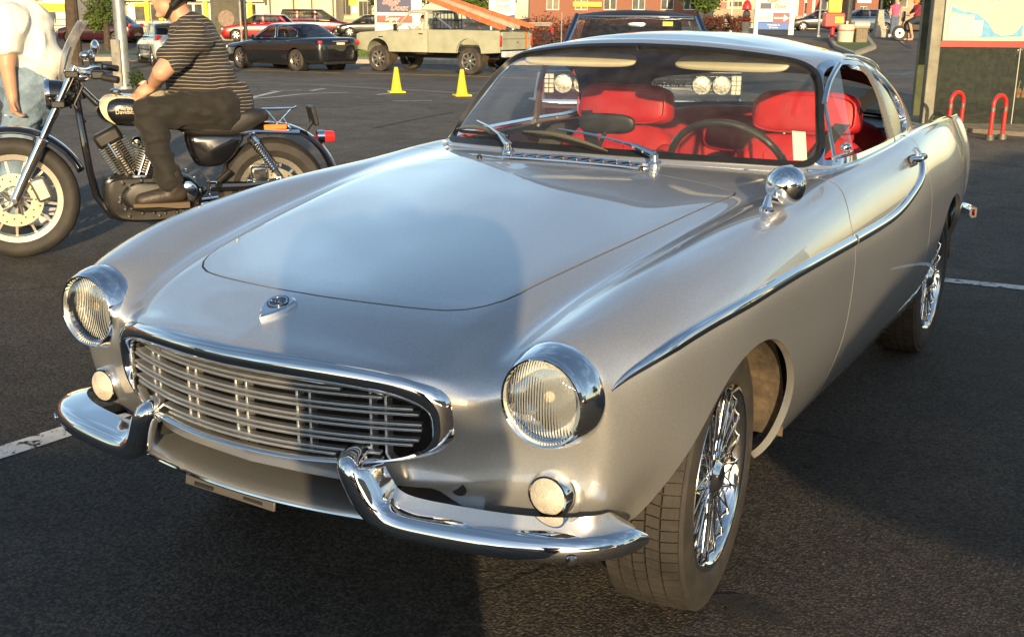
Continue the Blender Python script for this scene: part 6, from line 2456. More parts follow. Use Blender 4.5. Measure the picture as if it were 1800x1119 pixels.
# ---- rider (seated, facing left), in the motorcycle's frame
J = lambda u, v, y: bk(u, v, y)
hipL, hipR = J(385, 192, .11), J(385, 192, -.11)
kneeL, kneeR = J(258, 196, .22), J(262, 200, -.22)
ankL, ankR = J(298, 322, .24), J(290, 330, -.25)
waist = J(362, 168, 0)
chest = J(346, 100, 0)
neck = J(322, 38, 0)
shL, shR = J(338, 66, .19), J(332, 66, -.19)
elL, elR = J(283, 128, .27), J(285, 125, -.25)
wrL, wrR = J(268, 150, .14), J(272, 152, -.10)
headc = J(301, -8, 0)
segs = [(J(385, 190, 0), .15, waist, .14), (waist, .14, chest, .155), (chest, .155, J(338, 62, 0), .12), (neck, .066, J(310, 14, 0), .060),
        (shL, .075, elL, .05), (elL, .047, wrL, .032), (shR, .075, elR, .05), (elR, .047, wrR, .032),
        (hipL, .10, kneeL, .06), (kneeL, .058, ankL, .042), (hipR, .10, kneeR, .06), (kneeR, .058, ankR, .042)]
dwn = Vector((.75, -.15, -.45))
segs += hand_segs(wrL, dwn, (-.3, .6, .6), (0, -.6, .8), .45) + hand_segs(wrR, dwn, (-.3, -.6, .6), (0, .6, .8), .45)
rider = flesh('person', segs, SKIN, None, .0095, 2, blobs=head_blobs(headc, (1, 0, -.15)))
shirtm = stripe_mat('striped_polo', (.024, .021, .020), (.33, .29, .24), 16.5, 2)
shirt = flesh('shirt', [(J(398, 184, 0), .165, waist, .168), (waist, .165, chest, .175), (chest, .172, J(340, 66, 0), .135), (J(372, 140, -.03), .15, J(372, 140, .03), .15), (J(330, 45, 0), .085, J(338, 62, 0), .12),
                        (shL, .098, J(303, 102, .235), .082), (shR, .098, J(303, 102, -.23), .082), (shL, .10, J(346, 80, 0), .13), (shR, .10, J(346, 80, 0), .13)], shirtm, rider, .013, 5, fold=.016, fs=7,
              blobs=[(J(352, 140, 0), (.20, .19, .20), (0, 0, 0))])
MB().tube([J(338, 38, .08), J(322, 42, .09), J(308, 44, .04), J(306, 44, -.04), J(322, 40, -.09), J(338, 36, -.08)], .018, 8).build('collar', cloth('polo_collar', (.05, .045, .05)), rider)
trs = flesh('trousers', [(J(392, 190, 0), .16, J(376, 184, 0), .158), (hipL, .128, kneeL, .080), (kneeL, .080, ankL, .066), (hipR, .128, kneeR, .080), (kneeR, .080, ankR, .066), (ankL, .070, J(300, 318, .24), .074), (J(330, 196, .17), .098, J(300, 194, .19), .09)], cloth('dark_trousers', (.017, .015, .012)), rider, .013, 3, fold=.018, fs=9)
for s_, an in ((1, ankL), (-1, ankR)):
    y = an.y
    boot = flesh('boot', [(an + Vector((-.01, 0, .05)), .058, an + Vector((-.02, 0, -.03)), .055), (an + Vector((-.05, 0, -.06)), .045, an + Vector((.06, 0, -.075)), .046), (an + Vector((.06, 0, -.075)), .048, an + Vector((.15, 0, -.09)), .042)], mat('boot_leather', (.04, .03, .022), .5, bump=.2, bscale=60), rider, .01, 3)
    MB().loft([[an + Vector((x, q * w_, -.125 - (.012 if x < -.02 else 0))) for x, w_ in ((-.10, .035), (-.04, .04), (.06, .045), (.16, .04), (.20, .02)) for q in (1,)] + [an + Vector((x, -w_, -.125)) for x, w_ in ((.20, .02), (.16, .04), (.06, .045), (-.04, .04), (-.10, .035))],
               [an + Vector((x, w_, -.105)) for x, w_ in ((-.10, .035), (-.04, .04), (.06, .045), (.16, .04), (.20, .02))] + [an + Vector((x, -w_, -.105)) for x, w_ in ((.20, .02), (.16, .04), (.06, .045), (-.04, .04), (-.10, .035))]]).build('boot_sole', mat('boot_sole', (.12, .085, .05), .8), boot)
glv = flesh('glove', [(J(262, 158, .10), .045, J(278, 166, .06), .04), (J(255, 150, .10), .03, J(265, 165, .08), .035), (J(280, 165, .05), .025, J(292, 160, .02), .02)], cloth('pale_glove', (.55, .48, .33)), None, .01, 3)
tag(glv, 'pale glove lying on the tank in front of the rider', 'glove')
glv.matrix_world = BM
MB().lathe([(.036, -.012), (.038, 0), (.036, .012)], J(270, 146, .15), (wrL - elL), 16).build('wrist_watch', mat('watch_steel', (.2, .19, .17), .3, .9), rider)
# half helmet with strap
hm = MB().lathe([(.128, -.035), (.131, -.02), (.128, .02), (.112, .065), (.08, .10), (.04, .118), (.0001, .122)], headc + Vector((-.008, 0, .015)), (-.12, 0, 1), 32, up=(0, 1, 0)).build('helmet', BLK, rider, ang=60)
for q in (.079, -.079):
    MB().sweep([headc + Vector((-.01, q * 1.18, -.0)), headc + Vector((.012, q * 1.02, -.07)), headc + Vector((.04, q * .4, -.125))], [(-.010, -.003), (.010, -.003), (.010, .003), (-.010, .003)], up=(0, q, 0)).build('helmet_strap', BLKM, hm)
    MB().box(headc + Vector((.006, q * 1.10, -.05)), (.03, .008, .02)).build('strap_buckle', CHROME, hm)
    flesh('helmet_flap', [(headc + Vector((-.03, q * 1.05, -.02)), .03, headc + Vector((.0, q * .98, -.06)), .02)], BLKM, hm, .008, 2)
rider.matrix_world = BM
tag(rider, 'person in a striped polo shirt and helmet sitting on the motorcycle', 'person')

# ---- man standing behind the motorcycle, cut by the left edge, facing right
MP = gpt(52, 7.35)
man_m = Matrix((RG, FG, Vector((0, 0, 1)))).transposed().to_4x4()
man_m.translation = MP
MI = man_m.inverted()


def mk(u, v, y=0.):
    u, v, y = float(u), float(v), float(y)
    dr = _f + (u - PCX) / FPX * _rr - (v - PCY) / FPX * _uu
    o = MI @ CAM
    d = MI.to_3x3() @ dr
    return o + d * ((y - o.y) / d.y)


hp = mk(55, 165, 0)
msegs = [(hp, .12, mk(52, 110, 0), .14), (mk(52, 110, 0), .15, mk(42, 50, 0), .155), (mk(36, 12, 0), .065, mk(44, -10, 0), .06),
         (mk(12, 38, -.19), .075, mk(12, 115, -.24), .05), (mk(12, 115, -.24), .048, mk(22, 172, -.24), .033), (mk(36, 38, .19), .07, mk(50, 120, .25), .05), (mk(50, 120, .25), .045, mk(70, 165, .22), .033)]
for q in (-1, 1):
    k_ = Vector((.02, q * .10, .50))
    msegs += [(hp + Vector((0, q * .09, -.02)), .10, k_, .07), (k_, .07, Vector((-.02, q * .11, .09)), .045), (Vector((-.04, q * .11, .05)), .045, Vector((.14, q * .12, .04)), .04)]
msegs += hand_segs(mk(22, 172, -.24), (.1, 0, -1), (-1, -.2, 0), (.2, -1, 0), .75)
man = flesh('person', msegs, SKIN, None, .0105, 2, blobs=head_blobs(mk(52, -32, 0), (.97, -.2, 0)))
flesh('t_shirt', [(mk(52, 128, 0), .165, mk(54, 100, 0), .18), (mk(54, 100, 0), .18, mk(40, 48, 0), .18), (mk(40, 48, 0), .17, mk(36, 24, 0), .12), (mk(20, 36, -.17), .105, mk(12, 72, -.22), .10), (mk(36, 36, .17), .10, mk(44, 75, .22), .095), (mk(20, 34, -.17), .09, mk(36, 34, .17), .09)],
      mat('white_cotton', (.80, .77, .68), .85, bump=.3, bscale=30, var=.04), man, .013, 5, fold=.022, fs=6, dirn=(.3, 0, .2), blobs=[(mk(64, 108, 0), (.19, .17, .15), (0, 0, 0))])
flesh('jeans', [(hp + Vector((-.01, -.03, .06)), .175, hp + Vector((-.01, .03, -.04)), .18)] + [x for q in (-1, 1) for x in ((hp + Vector((-.01, q * .085, -.03)), .125, Vector((.01, q * .10, .50)), .105), (Vector((.01, q * .10, .50)), .103, Vector((-.03, q * .11, .10)), .085))],
      mat('faded_denim', (.17, .24, .31), .85, var=.25, vscale=6, bump=.5, bscale=60), man, .013, 3, fold=.016, fs=9)
MB().tube([hp + Vector((.165 * math.cos(t), .16 * math.sin(t), .075)) for t in np.linspace(0, 2 * math.pi, 20, endpoint=False).tolist()], .017, 8, closed=True).build('belt', BLKM, man)
flesh('hair', [], mat('hair_brown', (.06, .035, .02), .7), man, .012, 2, blobs=[(mk(50, -42, 0), (.105, .085, .09), (0, 0, 0))])
for q in (-1, 1):
    flesh('shoe', [(Vector((-.05, q * .11, .05)), .048, Vector((.15, q * .12, .042)), .042)], mat('shoe_white', (.6, .58, .52), .6), man, .01, 2)
MB().cyl(mk(13, 203, -.28), mk(8, 203, -.28), .004, n=8).build('cigarette', WHITEP, man)
man.matrix_world = man_m
tag(man, 'person in a white T-shirt and faded jeans standing behind the motorcycle', 'person')
# ------------------------------------------------------------------ street furniture, signs, buildings and planting behind
def spot(name, u, d, turn=0.):
    """Empty standing on the ground, its x axis across the sight line, y away from the camera"""
    p = gpt(u, d)
    o = empty(name, (p.x, p.y, gz(p.x, p.y)), _yaw + R(turn))
    o['_d'] = d
    return o


class Loc:
    """photo pixels -> local metres of an Empty made by spot()"""

    def __init__(s, o, u, d):
        s.d, s.u = d, u
        s.z0 = o.location.z
        del o['_d']

    def x(s, u):
        return (u - s.u) * s.d / FPX

    def z(s, u, v):
        a = (u - PCX) / FPX
        b = -(v - PCY) / FPX
        return CAM.z + s.d * (_f.z + a * _rr.z + b * _uu.z) - s.z0


def panel(L, o, name, u0, u1, v0, v1, y, mt, th=.05, bevel=0):
    um = (u0 + u1) / 2
    x0, x1 = L.x(u0), L.x(u1)
    z0, z1 = L.z(um, v1), L.z(um, v0)
    return MB().box(((x0 + x1) / 2, y, (z0 + z1) / 2), (abs(x1 - x0), th, abs(z1 - z0))).build(name, mt, o, bevel=bevel)


CREAMW = mat('cream_wall', (.62, .54, .36), .8, var=.06, vscale=1.5)
WHITEW = mat('white_wall', (.74, .70, .60), .8, var=.05, vscale=1.2)
TANW = mat('tan_wall', (.36, .29, .20), .85, var=.1, vscale=1.5)
YEL = mat('yellow_panel', (.80, .58, .03), .5, var=.05)
YELB = mat('bright_yellow', (.85, .72, .04), .5, var=.05)
WINM = mat('window_dark', (.05, .06, .06), .15, 0, coat=.3, var=.5, vscale=2)
REDP = mat('red_panel', (.62, .025, .02), .4, coat=.3, var=.05)
BLUEP = mat('blue_panel', (.012, .022, .10), .45, var=.1)
WHT = mat('sign_white', (.78, .76, .70), .5, var=.03)
GREYST = mat('galvanised', (.34, .36, .35), .45, .6, var=.2, vscale=6)
BRICK = mat('brick_wall', (.26, .11, .07), .85, var=.2, vscale=9)
DKGREEN = mat('dark_frame', (.05, .055, .045), .5, var=.3)

# steel pole by the motorcycle
o = spot('steel_pole', 220, 21)
L = Loc(o, 220, 21)
MB().cyl((0, 0, 0), (0, 0, 7.5), .112, .095, 20).build('pole_shaft', GREYST, o)
MB().box((-.07, -.12, .45), (.17, .10, .9)).build('base_box', mat('pole_foot_grey', (.24, .23, .20), .7, var=.3), o, bevel=.02)  # darker box at the left of the pole foot
MB().cyl((0, 0, 0), (0, 0, .05), .2, n=20).build('base_flange', GREYST, o)
for a in range(4):
    MB().cyl((.15 * math.cos(a * 1.57 + .7), .15 * math.sin(a * 1.57 + .7), 0), (.15 * math.cos(a * 1.57 + .7), .15 * math.sin(a * 1.57 + .7), .09), .018, n=6).build('anchor_bolt', CHROME_B, o)
tag(o, 'thick galvanised steel pole standing behind the motorcycle', 'pole')


def leaves(n, size, shape, seed, lo=0.):
    """many small leaf faces spread through a clumpy volume; shape: list of (centre, radii)"""
    rl = random.Random(seed)
    mb = MB()
    for i in range(n):
        c, r = shape[rl.randrange(len(shape))]
        while True:
            q = Vector((rl.uniform(-1, 1), rl.uniform(-1, 1), rl.uniform(-1, 1)))
            if .25 < q.length < 1:
                break
        q = q * (.75 + .25 * rl.random()) / max(q.length, .6) * (.55 + .45 * rl.random())
        p = Vector(c) + Vector((q.x * r[0], q.y * r[1], q.z * r[2]))
        if p.z < lo:
            p.z = lo + rl.random() * .05
        a = Vector((rl.gauss(0, 1), rl.gauss(0, 1), rl.gauss(0, 1))).normalized()
        b = a.orthogonal().normalized()
        s_ = size * rl.uniform(.6, 1.4)
        k = len(mb.v)
        mb.v += [tuple(p - a * s_), tuple(p + b * s_ * .5), tuple(p + a * s_), tuple(p - b * s_ * .5)]
        mb.f.append((k, k + 1, k + 2, k + 3))
    return mb


def leaf_mat(name, c, c2):
    m = mat(name, c, .6, var=.3, vscale=1.4, col2=c2)
    m.node_tree.nodes['Principled BSDF'].inputs['Subsurface Weight'].default_value = 0
    return m


LEAFG = leaf_mat('leaf_green', (.10, .15, .025), (.04, .07, .015))
LEAFD = leaf_mat('leaf_dark', (.05, .075, .02), (.02, .035, .012))
LEAFR = leaf_mat('leaf_brown_red', (.16, .055, .03), (.06, .025, .015))


def tree(u, d, h, shape, mt, n, size, lab, seed, cat='tree', name='tree', trunk=True, grp=None):
    o = spot(name, u, d)
    del o['_d']
    if trunk:
        t_ = MB()
        t_.tube([(0, 0, 0), (.05, 0, h * .3), (-.04, .03, h * .6), (.02, 0, h)], [.16, .13, .09, .03], 10)
        rl = random.Random(seed)
        for k in range(5):
            z = h * (.35 + .1 * k)
            a = rl.uniform(0, 6.28)
            t_.tube([(0, 0, z), (.5 * math.cos(a), .5 * math.sin(a), z + .5), (1.1 * math.cos(a), 1.1 * math.sin(a), z + 1.2)], [.06, .04, .015], 6)
        t_.build('trunk', mat('bark', (.07, .05, .035), .9, var=.3), o)
    leaves(n, size, shape, seed).build('crown', mt, o, ang=0)
    tag(o, lab, cat, grp)
    return o


tree(189, 50, 3.2, [((0, 0, 1.9), (.95, .9, .8)), ((-.4, .1, 1.4), (.7, .6, .6)), ((.5, -.1, 2.4), (.8, .8, .8)), ((.1, 0, 3.1), (.8, .8, .7))], LEAFG, 2600, .085, 'small green tree left of the steel pole', 5)
tree(241, 20.4, .4, [((0, 0, .22), (.16, .16, .20)), ((.08, .05, .12), (.14, .12, .14))], LEAFD, 500, .035, 'low dark shrub at the foot of the steel pole', 6, 'shrub', 'shrub', False)

# railing
o = spot('railing', 190, 66)
L = Loc(o, 190, 66)
for z in (.25, .62, .98):
    MB().cyl((L.x(60), 0, z), (L.x(330), 0, z), .03, n=6).build('rail', mat('rail_metal', (.22, .16, .10), .6), o)
for i in range(10):
    xx = L.x(60) + (L.x(330) - L.x(60)) * i / 9
    MB().box((xx, 0, .5), (.07, .07, 1.0)).build('post', MATS['rail_metal'], o)
for i in range(88):
    xx = L.x(62) + (L.x(328) - L.x(62)) * i / 87
    MB().box((xx, 0, .62), (.035, .02, .72)).build('baluster', MATS['cream_wall'], o)
tag(o, 'low railing with pale balusters along the far lot', 'fence')


def building(name, u0, u1, d, h, wall, lab, dep=8, cat='building'):
    um = (u0 + u1) / 2
    o = spot(name, um, d)
    L = Loc(o, um, d)
    MB().box((0, dep / 2, h / 2 - .3), (L.x(u1) - L.x(u0), dep, h + .6)).build('wall', wall, o)
    MB().box((0, dep / 2, h + .12), (L.x(u1) - L.x(u0) + .5, dep + .5, .25)).build('roof', mat('roof_felt', (.12, .11, .10), .9), o)
    tag(o, lab, cat)
    return o, L


def window(L, o, u0, u1, v0, v1, panes=2, fm=None, y=-.03):
    f = panel(L, o, 'window', u0, u1, v0, v1, y, fm or WHT, .10)
    w = (u1 - u0)
    for k in range(panes):
        a, b = u0 + w * k / panes + w * .03, u0 + w * (k + 1) / panes - w * .03
        panel(L, f, 'pane', a, b, v0 + (v1 - v0) * .06, v1 - (v1 - v0) * .06, y - .045, WINM, .03)
    return f


o, L = building('shop_building', -260, 131, 92, 5.0, WHITEW, 'white shop with a yellow sign band behind the standing man')
window(L, o, 20, 104, 20, 42, 4)
panel(L, o, 'sign_band', 69, 118, 7, 20, -.1, YEL, .14)
panel(L, o, 'sign_board', 51, 68, 7, 21, -.1, WHT, .14)
panel(L, o, 'plinth', -260, 131, 48, 58, -.06, TANW, .1)
o, L = building('grey_building', 133, 236, 98, 5.5, TANW, 'plain tan building with a pale downpipe behind the small tree')
panel(L, o, 'downpipe', 163, 167, -10, 38, -.08, WHT, .1)
window(L, o, 170, 205, 0, 25, 2)
o, L = building('restaurant', 226, 468, 88, 5.2, WHITEW, 'white restaurant with yellow columns behind the rider')
for u0, u1 in ((240, 258), (268, 282), (292, 360), (376, 436), (444, 452)):
    window(L, o, u0, u1, 6, 40, max(1, int((u1 - u0) / 14)))
for u0 in (259, 283, 361, 439):
    panel(L, o, 'column', u0, u0 + 8, -20, 41, -.22, YELB, .35, .05)
panel(L, o, 'fascia', 226, 468, -20, 3, -.3, CREAMW, .5)
panel(L, o, 'orange_band', 240, 258, 6, 12, -.14, YEL, .08)
panel(L, o, 'plinth', 226, 468, 44, 62, -.08, TANW, .12)
panel(L, o, 'door', 454, 474, 10, 37, -.12, mat('door_pale', (.55, .52, .42), .5), .1)
o, L = building('cream_building', 472, 592, 86, 5.0, CREAMW, 'cream walled building with dark drainpipes behind the minivan')
for u0 in (476, 517, 549, 586):
    panel(L, o, 'drainpipe', u0, u0 + 2.5, -20, 40, -.06, DKGREEN, .1)
for u0 in (490, 530, 562):
    panel(L, o, 'wall_panel', u0, u0 + 24, -20, 30, -.02, mat('cream_panel', (.70, .61, .40), .8, var=.04), .06)
o, L = building('store_building', 593, 668, 90, 5.0, CREAMW, 'storefront with an orange sign left of the price board')
window(L, o, 600, 618, -5, 28, 2, TANW)
window(L, o, 632, 655, 2, 30, 3, TANW)
panel(L, o, 'orange_sign', 615, 628, -4, 10, -.1, YEL, .1)
panel(L, o, 'menu_board', 620, 630, 10, 24, -.1, WHT, .1)
panel(L, o, 'low_wall', 593, 668, 34, 58, -.5, TANW, .4)
o, L = building('brick_building', 930, 1240, 118, 6.0, BRICK, 'long brick building behind the dark blue hardtop')
for u0 in (960, 1010, 1060, 1110, 1160, 1200):
    window(L, o, u0, u0 + 22, -6, 18, 2)
panel(L, o, 'yellow_fascia', 1006, 1056, 4, 12, -.2, YEL, .2)
o, L = building('yellow_building', 1252, 1326, 100, 5.0, CREAMW, 'cream building with a red door left of the open sign')
panel(L, o, 'red_door', 1264, 1275, 4, 16, -.06, REDP, .08)
window(L, o, 1280, 1302, 3, 12, 3, TANW)
panel(L, o, 'lower_wall', 1252, 1326, 16, 40, -.1, TANW, .15)
o, L = building('red_white_building', 1394, 1450, 96, 5.2, WHITEW, 'white building with red panels between open sign and yellow post')
for u0 in (1401, 1415, 1430):
    panel(L, o, 'red_panel', u0, u0 + 9, -10, 28, -.06, mat('dull_red', (.42, .08, .05), .6, var=.2), .1)
window(L, o, 1411, 1415, 4, 26, 1)
panel(L, o, 'plinth', 1394, 1450, 28, 40, -.06, CONC, .1)
o, L = building('brick_annex', 1500, 1540, 88, 3.2, BRICK, 'brown brick annex behind the concrete pillar')
panel(L, o, 'sign_board', 1502, 1526, 1, 6, -.1, WHT, .1)
window(L, o, 1508, 1520, 12, 22, 2)
o, L = building('long_building', 1545, 2100, 120, 6, TANW, 'long tan building behind the bus shelter')
for k in range(9):
    window(L, o, 1560 + 55 * k, 1590 + 55 * k, -6, 14, 2)

for i, (u, d, h, mt_, lab) in enumerate(((842, 70, 6, LEAFG, 'bright green tree behind the pickup load'), (700, 78, 6, LEAFD, 'dark tree behind the price board'), (1238, 76, 6, LEAFG, 'pale green tree right of the hardtop roof'),
                                         (1490, 95, 7, LEAFD, 'dark tree behind the yellow post'), (1552, 92, 7, LEAFG, 'green tree behind the concrete pillar'), (1625, 100, 8, LEAFD, 'dark tree left of the shelter map'),
                                         (1800, 70, 8, LEAFD, 'dark tree at the right edge beyond the shelter'))):
    tree(u, d, h * .8, [((0, 0, h * .62), (1.9, 1.8, 1.7)), ((-1.1, .3, h * .45), (1.4, 1.3, 1.2)), ((1.2, -.2, h * .5), (1.5, 1.4, 1.3)), ((.2, 0, h * .85), (1.4, 1.4, 1.2)), ((0, 0, h * .30), (1.2, 1.1, .8))], mt_, 3200, .15, lab, 20 + i)
for i, (u, d, w, h, lab) in enumerate(((965, 50, 1.5, 1.9, 'reddish brown hedge behind the pickup tailgate'), (1275, 60, 1.3, 1.05, 'reddish brown hedge right of the hardtop roof'), (1045, 56, 1.1, 1.5, 'reddish shrub left of the hardtop roof'))):
    tree(u, d, h, [((-w * .6, 0, h * .5), (w * .5, .5, h * .5)), ((0, .1, h * .5), (w * .55, .5, h * .55)), ((w * .6, -.1, h * .48), (w * .5, .5, h * .5))], LEAFR, 3000, .06, lab, 40 + i, 'hedge', 'hedge', False)

# dark advertising column left of the sedan
o = spot('advert_column', 402, 62)
L = Loc(o, 402, 62)
MB().box((0, 0, 1.5), (L.x(430) - L.x(376), .5, 3.0)).build('column_box', DKGREEN, o, bevel=.04)
f = MB().box((0, -.26, 1.62), (L.x(424) - L.x(384), .04, 2.4)).build('poster_glass', mat('poster_dark', (.09, .085, .06), .25, coat=.4, var=.3, vscale=2), o)
MB().lathe([(.0001, .02), (.43, .02), (.45, .0)], (0, -.28, L.z(402, 33)), (0, -1, 0), 36).build('round_emblem', mat('faded_pink', (.22, .16, .12), .6, var=.25, vscale=7), f)
MB().box((0, -.05, .15), (L.x(432) - L.x(374), .62, .3)).build('column_base', CONC, o)
tag(o, 'dark advertising column with a faded round emblem left of the sedan', 'advert column')
for u, d, mt_, lab, r_ in ((425, 60, mat('pale_trunk', (.35, .33, .28), .8, var=.5, vscale=3), 'pale slender pole beside the advertising column', .05), (433, 61, DKGREEN, 'dark slender pole beside the advertising column', .09), (1438, 50, GREYST, 'thin grey post left of the yellow and red post', .055), (986, 47, GREYST, 'thin pale post in front of the brown hedge', .03), (1489, 62, DKGREEN, 'dark thick post right of the yellow panel', .17), (1284, 66, WHT, 'thin white post in front of the cream building', .045)):
    o = spot('street_post', u, d)
    del o['_d']
    MB().cyl((0, 0, 0), (0, 0, 5.5 if r_ != .03 else 1.9), r_, r_ * .85, 10).build('shaft', mt_, o)
    MB().cyl((0, 0, 0), (0, 0, .08), r_ * 1.8, n=10).build('foot', mt_, o)
    tag(o, lab, 'post', 'slender posts along the street')


def lettering(L, o, txt, u, v, hpx, mt_, y, shear=0., off=.0, sp=1., name='lettering'):
    s_ = hpx * L.d / FPX * 1.35
    return text_mesh(name, txt, s_, mt_, face_mat((L.x(u), y, L.z(u, v)), (0, -1, 0)), o, ext=.004, offset=off * s_, shear=shear, spacing=sp)


ORNG = mat('sign_orange', (.62, .05, .02), .5)
# price board
o = spot('price_board', 700, 46)
L = Loc(o, 700, 46)
fr = panel(L, o, 'board_frame', 660, 742, -45, 56, .12, WHT, .22, .02)
panel(L, o, 'blue_panel', 664, 724, -16, 22, -.01, BLUEP, .05)
panel(L, o, 'red_panel', 664, 726, 27.5, 40, -.01, REDP, .05)
for dy, mt_, of in ((-.045, WHT, .035), (-.055, ORNG, .006)):
    lettering(L, o, 'Super', 689, 4, 9.5, mt_, dy, .2, of)
    lettering(L, o, 'Doux', 703, 14.5, 9.5, mt_, dy, .2, of)
lettering(L, o, 'Super', 691, 33, 8, WHT, -.05, .2, .012)
lettering(L, o, 'Relais', 697, 42, 8, REDP, -.042, .2, .05)
lettering(L, o, 'Relais', 697, 42, 8, WHT, -.052, .2, .008)
lettering(L, o, 'Ordinaire', 694, 51, 3.2, ORNG, -.045, 0, .0)
for u in (664, 738):
    panel(L, o, 'board_leg', u - 3, u + 3, 50, 92, .12, WHT, .16)
tag(o, 'white price board with blue Super Doux panel behind the pickup', 'sign')
# wash offer board
o = spot('offer_board', 882, 48)
L = Loc(o, 882, 48)
panel(L, o, 'board_frame', 859, 905, -40, 37, .1, WHT, .16, .01)
lettering(L, o, 'Achetez', 882, 1, 5.5, ORNG, .01, 0, .01)
lettering(L, o, '2 lavages', 883, 10.5, 5.5, ORNG, .01, 0, .01)
for v in (16, 19):
    panel(L, o, 'text_line', 868, 898, v, v + .8, .012, ORNG, .01)
MB().add([(L.x(874), .008, L.z(880, 31)), (L.x(904.5), .008, L.z(900, 26)), (L.x(904.5), .008, L.z(900, 36.5)), (L.x(872), .008, L.z(880, 36.5))], [(3, 2, 1, 0)]).build('blue_corner', BLUEP, o, ang=0)
for u in (863, 901):
    panel(L, o, 'board_leg', u - 1.5, u + 1.5, 36, 88, .1, WHT, .1)
tag(o, 'white offer board with red lettering behind the pickup bed', 'sign')
# open sign on the right
o = spot('open_sign', 1359, 50)
L = Loc(o, 1359, 50)
for u0, u1 in ((1324, 1331), (1385, 1394)):
    panel(L, o, 'sign_post', u0, u1, -60, 62, .05, WHT, .18, .01)
panel(L, o, 'top_panel', 1331, 1385, -20, 16, .02, mat('sign_cream', (.66, .62, .50), .5), .08)
panel(L, o, 'blue_streak', 1333, 1352, 6, 16, -.03, BLUEP, .02)
panel(L, o, 'middle_panel', 1331, 1385, 16.5, 23, .02, WHT, .08)
panel(L, o, 'open_panel', 1329, 1356, 24, 38.5, .0, WHT, .08)
panel(L, o, 'arrow_panel', 1356, 1385, 24, 39.5, .0, REDP, .08)
panel(L, o, 'blue_band', 1329, 1385, 40, 52, .0, mat('sky_blue', (.02, .12, .42), .45), .08)
lettering(L, o, 'Super', 1353, 2, 6.5, REDP, -.04, .3, .012)
lettering(L, o, 'Doux', 1367, 11.5, 6.5, REDP, -.04, .3, .012)
lettering(L, o, 'OUVERT', 1342.5, 31.5, 4.6, DKGREEN, -.05, 0, .006)
xs_, z_ = L.x(1371), L.z(1371, 32)
ar = MB()
k = L.d / FPX
ar.add([(xs_ + a * k, -.05, z_ + b * k) for a, b in ((-13, 1.3), (4, 1.3), (4, 6), (13, 0), (4, -6), (4, -1.3), (-13, -1.3))], [tuple(range(6, -1, -1))]).build('arrow', WHT, o, ang=0)
lettering(L, o, 'Nettoyage au', 1358, 44, 3.0, WHT, -.05, 0, .008)
lettering(L, o, '24 heures', 1358, 48.6, 3.0, WHT, -.05, 0, .008)
tag(o, 'white post sign reading OUVERT with a red arrow panel', 'sign')
# vending machine with red dome on a cream bin
o = spot('dispenser', 1310, 54)
L = Loc(o, 1310, 54)
k = L.d / FPX
MB().cyl((0, 0, 0), (0, 0, L.z(1310, 38.5)), 6.2 * k, n=20).build('stand', CREAMW, o)
MB().lathe([(5.5 * k, 0), (8 * k, .06), (8 * k, 6 * k), (6.5 * k, 7 * k)], (0, 0, L.z(1310, 38.4)), (0, 0, 1), 24).build('base', REDP, o)
MB().ball((0, 0, L.z(1310, 26)), (7 * k, 7 * k, 8 * k), 20, 12).build('globe', mat('globe_mix', (.30, .36, .22), .2, coat=.6, var=.5, vscale=14, col2=(.45, .16, .08)), o)
MB().lathe([(8.3 * k, 0), (8.0 * k, 7 * k), (5 * k, 14 * k), (1 * k, 17 * k), (.0001, 17 * k)], (0, 0, L.z(1310, 18)), (0, 0, 1), 24).build('dome', REDP, o)
tag(o, 'red domed dispenser on a cream stand left of the open sign', 'dispenser')
# yellow panel over a red box on a post
o = spot('lottery_post', 1463, 47)
L = Loc(o, 1463, 47)
k = L.d / FPX
MB().cyl((0, .1, 0), (0, .1, L.z(1463, 46)), 3.6 * k, n=14).build('post', REDP, o)
MB().cyl((0, .1, 0), (0, .1, .08), 6 * k, n=14).build('post_foot', REDP, o)
panel(L, o, 'red_box', 1446, 1480, 23, 47.5, .1, REDP, .5, .03)
panel(L, o, 'yellow_panel', 1452.5, 1475, -40, 22.5, .1, YELB, .22, .02)
panel(L, o, 'yellow_label', 1463, 1478, 30, 41, -.17, YELB, .03)
lettering(L, o, 'loto', 1470.5, 35.5, 5.5, DKGREEN, -.19, 0, .012)
tag(o, 'yellow panel over a red box on a red post', 'sign post')
# bins
o = spot('litter_bin', 1485, 44.5)
L = Loc(o, 1485, 44.5)
k = L.d / FPX
H_ = L.z(1485, 44)
MB().lathe([(13 * k, 0), (13.6 * k, H_ * .55), (14 * k, H_ * .55), (14.2 * k, H_), (11 * k, H_ + .03), (.0001, H_ + .03)], (0, 0, 0), (0, 0, 1), 28).build('bin_body', mat('bin_cream', (.62, .55, .40), .7, var=.08), o)
MB().lathe([(14.15 * k, 0), (14.25 * k, .01), (14.25 * k, .03), (14.15 * k, .04)], (0, 0, H_ * .70), (0, 0, 1), 28).build('bin_stripe', REDP, o)
tag(o, 'cream round litter bin with a red stripe', 'bin')
c_ = MB().lathe([(.035, 0), (.045, .11), (.04, .115), (.0001, .115)], (0, 0, 0), (0, 0, 1), 14).build('paper_cup', WHT)
c_.location = o.location + Vector((.02, 0, H_ + .028))
tag(c_, 'white paper cup left on the cream litter bin', 'cup')
o = spot('hooded_bin', 1511, 44.5)
L = Loc(o, 1511, 44.5)
k = L.d / FPX
MB().box((0, 0, L.z(1511, 51) / 2), (20 * k, .42, L.z(1511, 51))).build('bin_body', mat('aggregate', (.20, .17, .12), .9, var=.3, vscale=30), o, bevel=.02)
MB().lathe([(7.2 * k, -13 * k), (7.2 * k, 13 * k)], (0, 0, L.z(1511, 44)), (1, 0, 0), 20, caps=True).build('hood', mat('hood_cream', (.66, .58, .40), .3, .4), o)
tag(o, 'square aggregate bin with a rounded metal hood', 'bin')
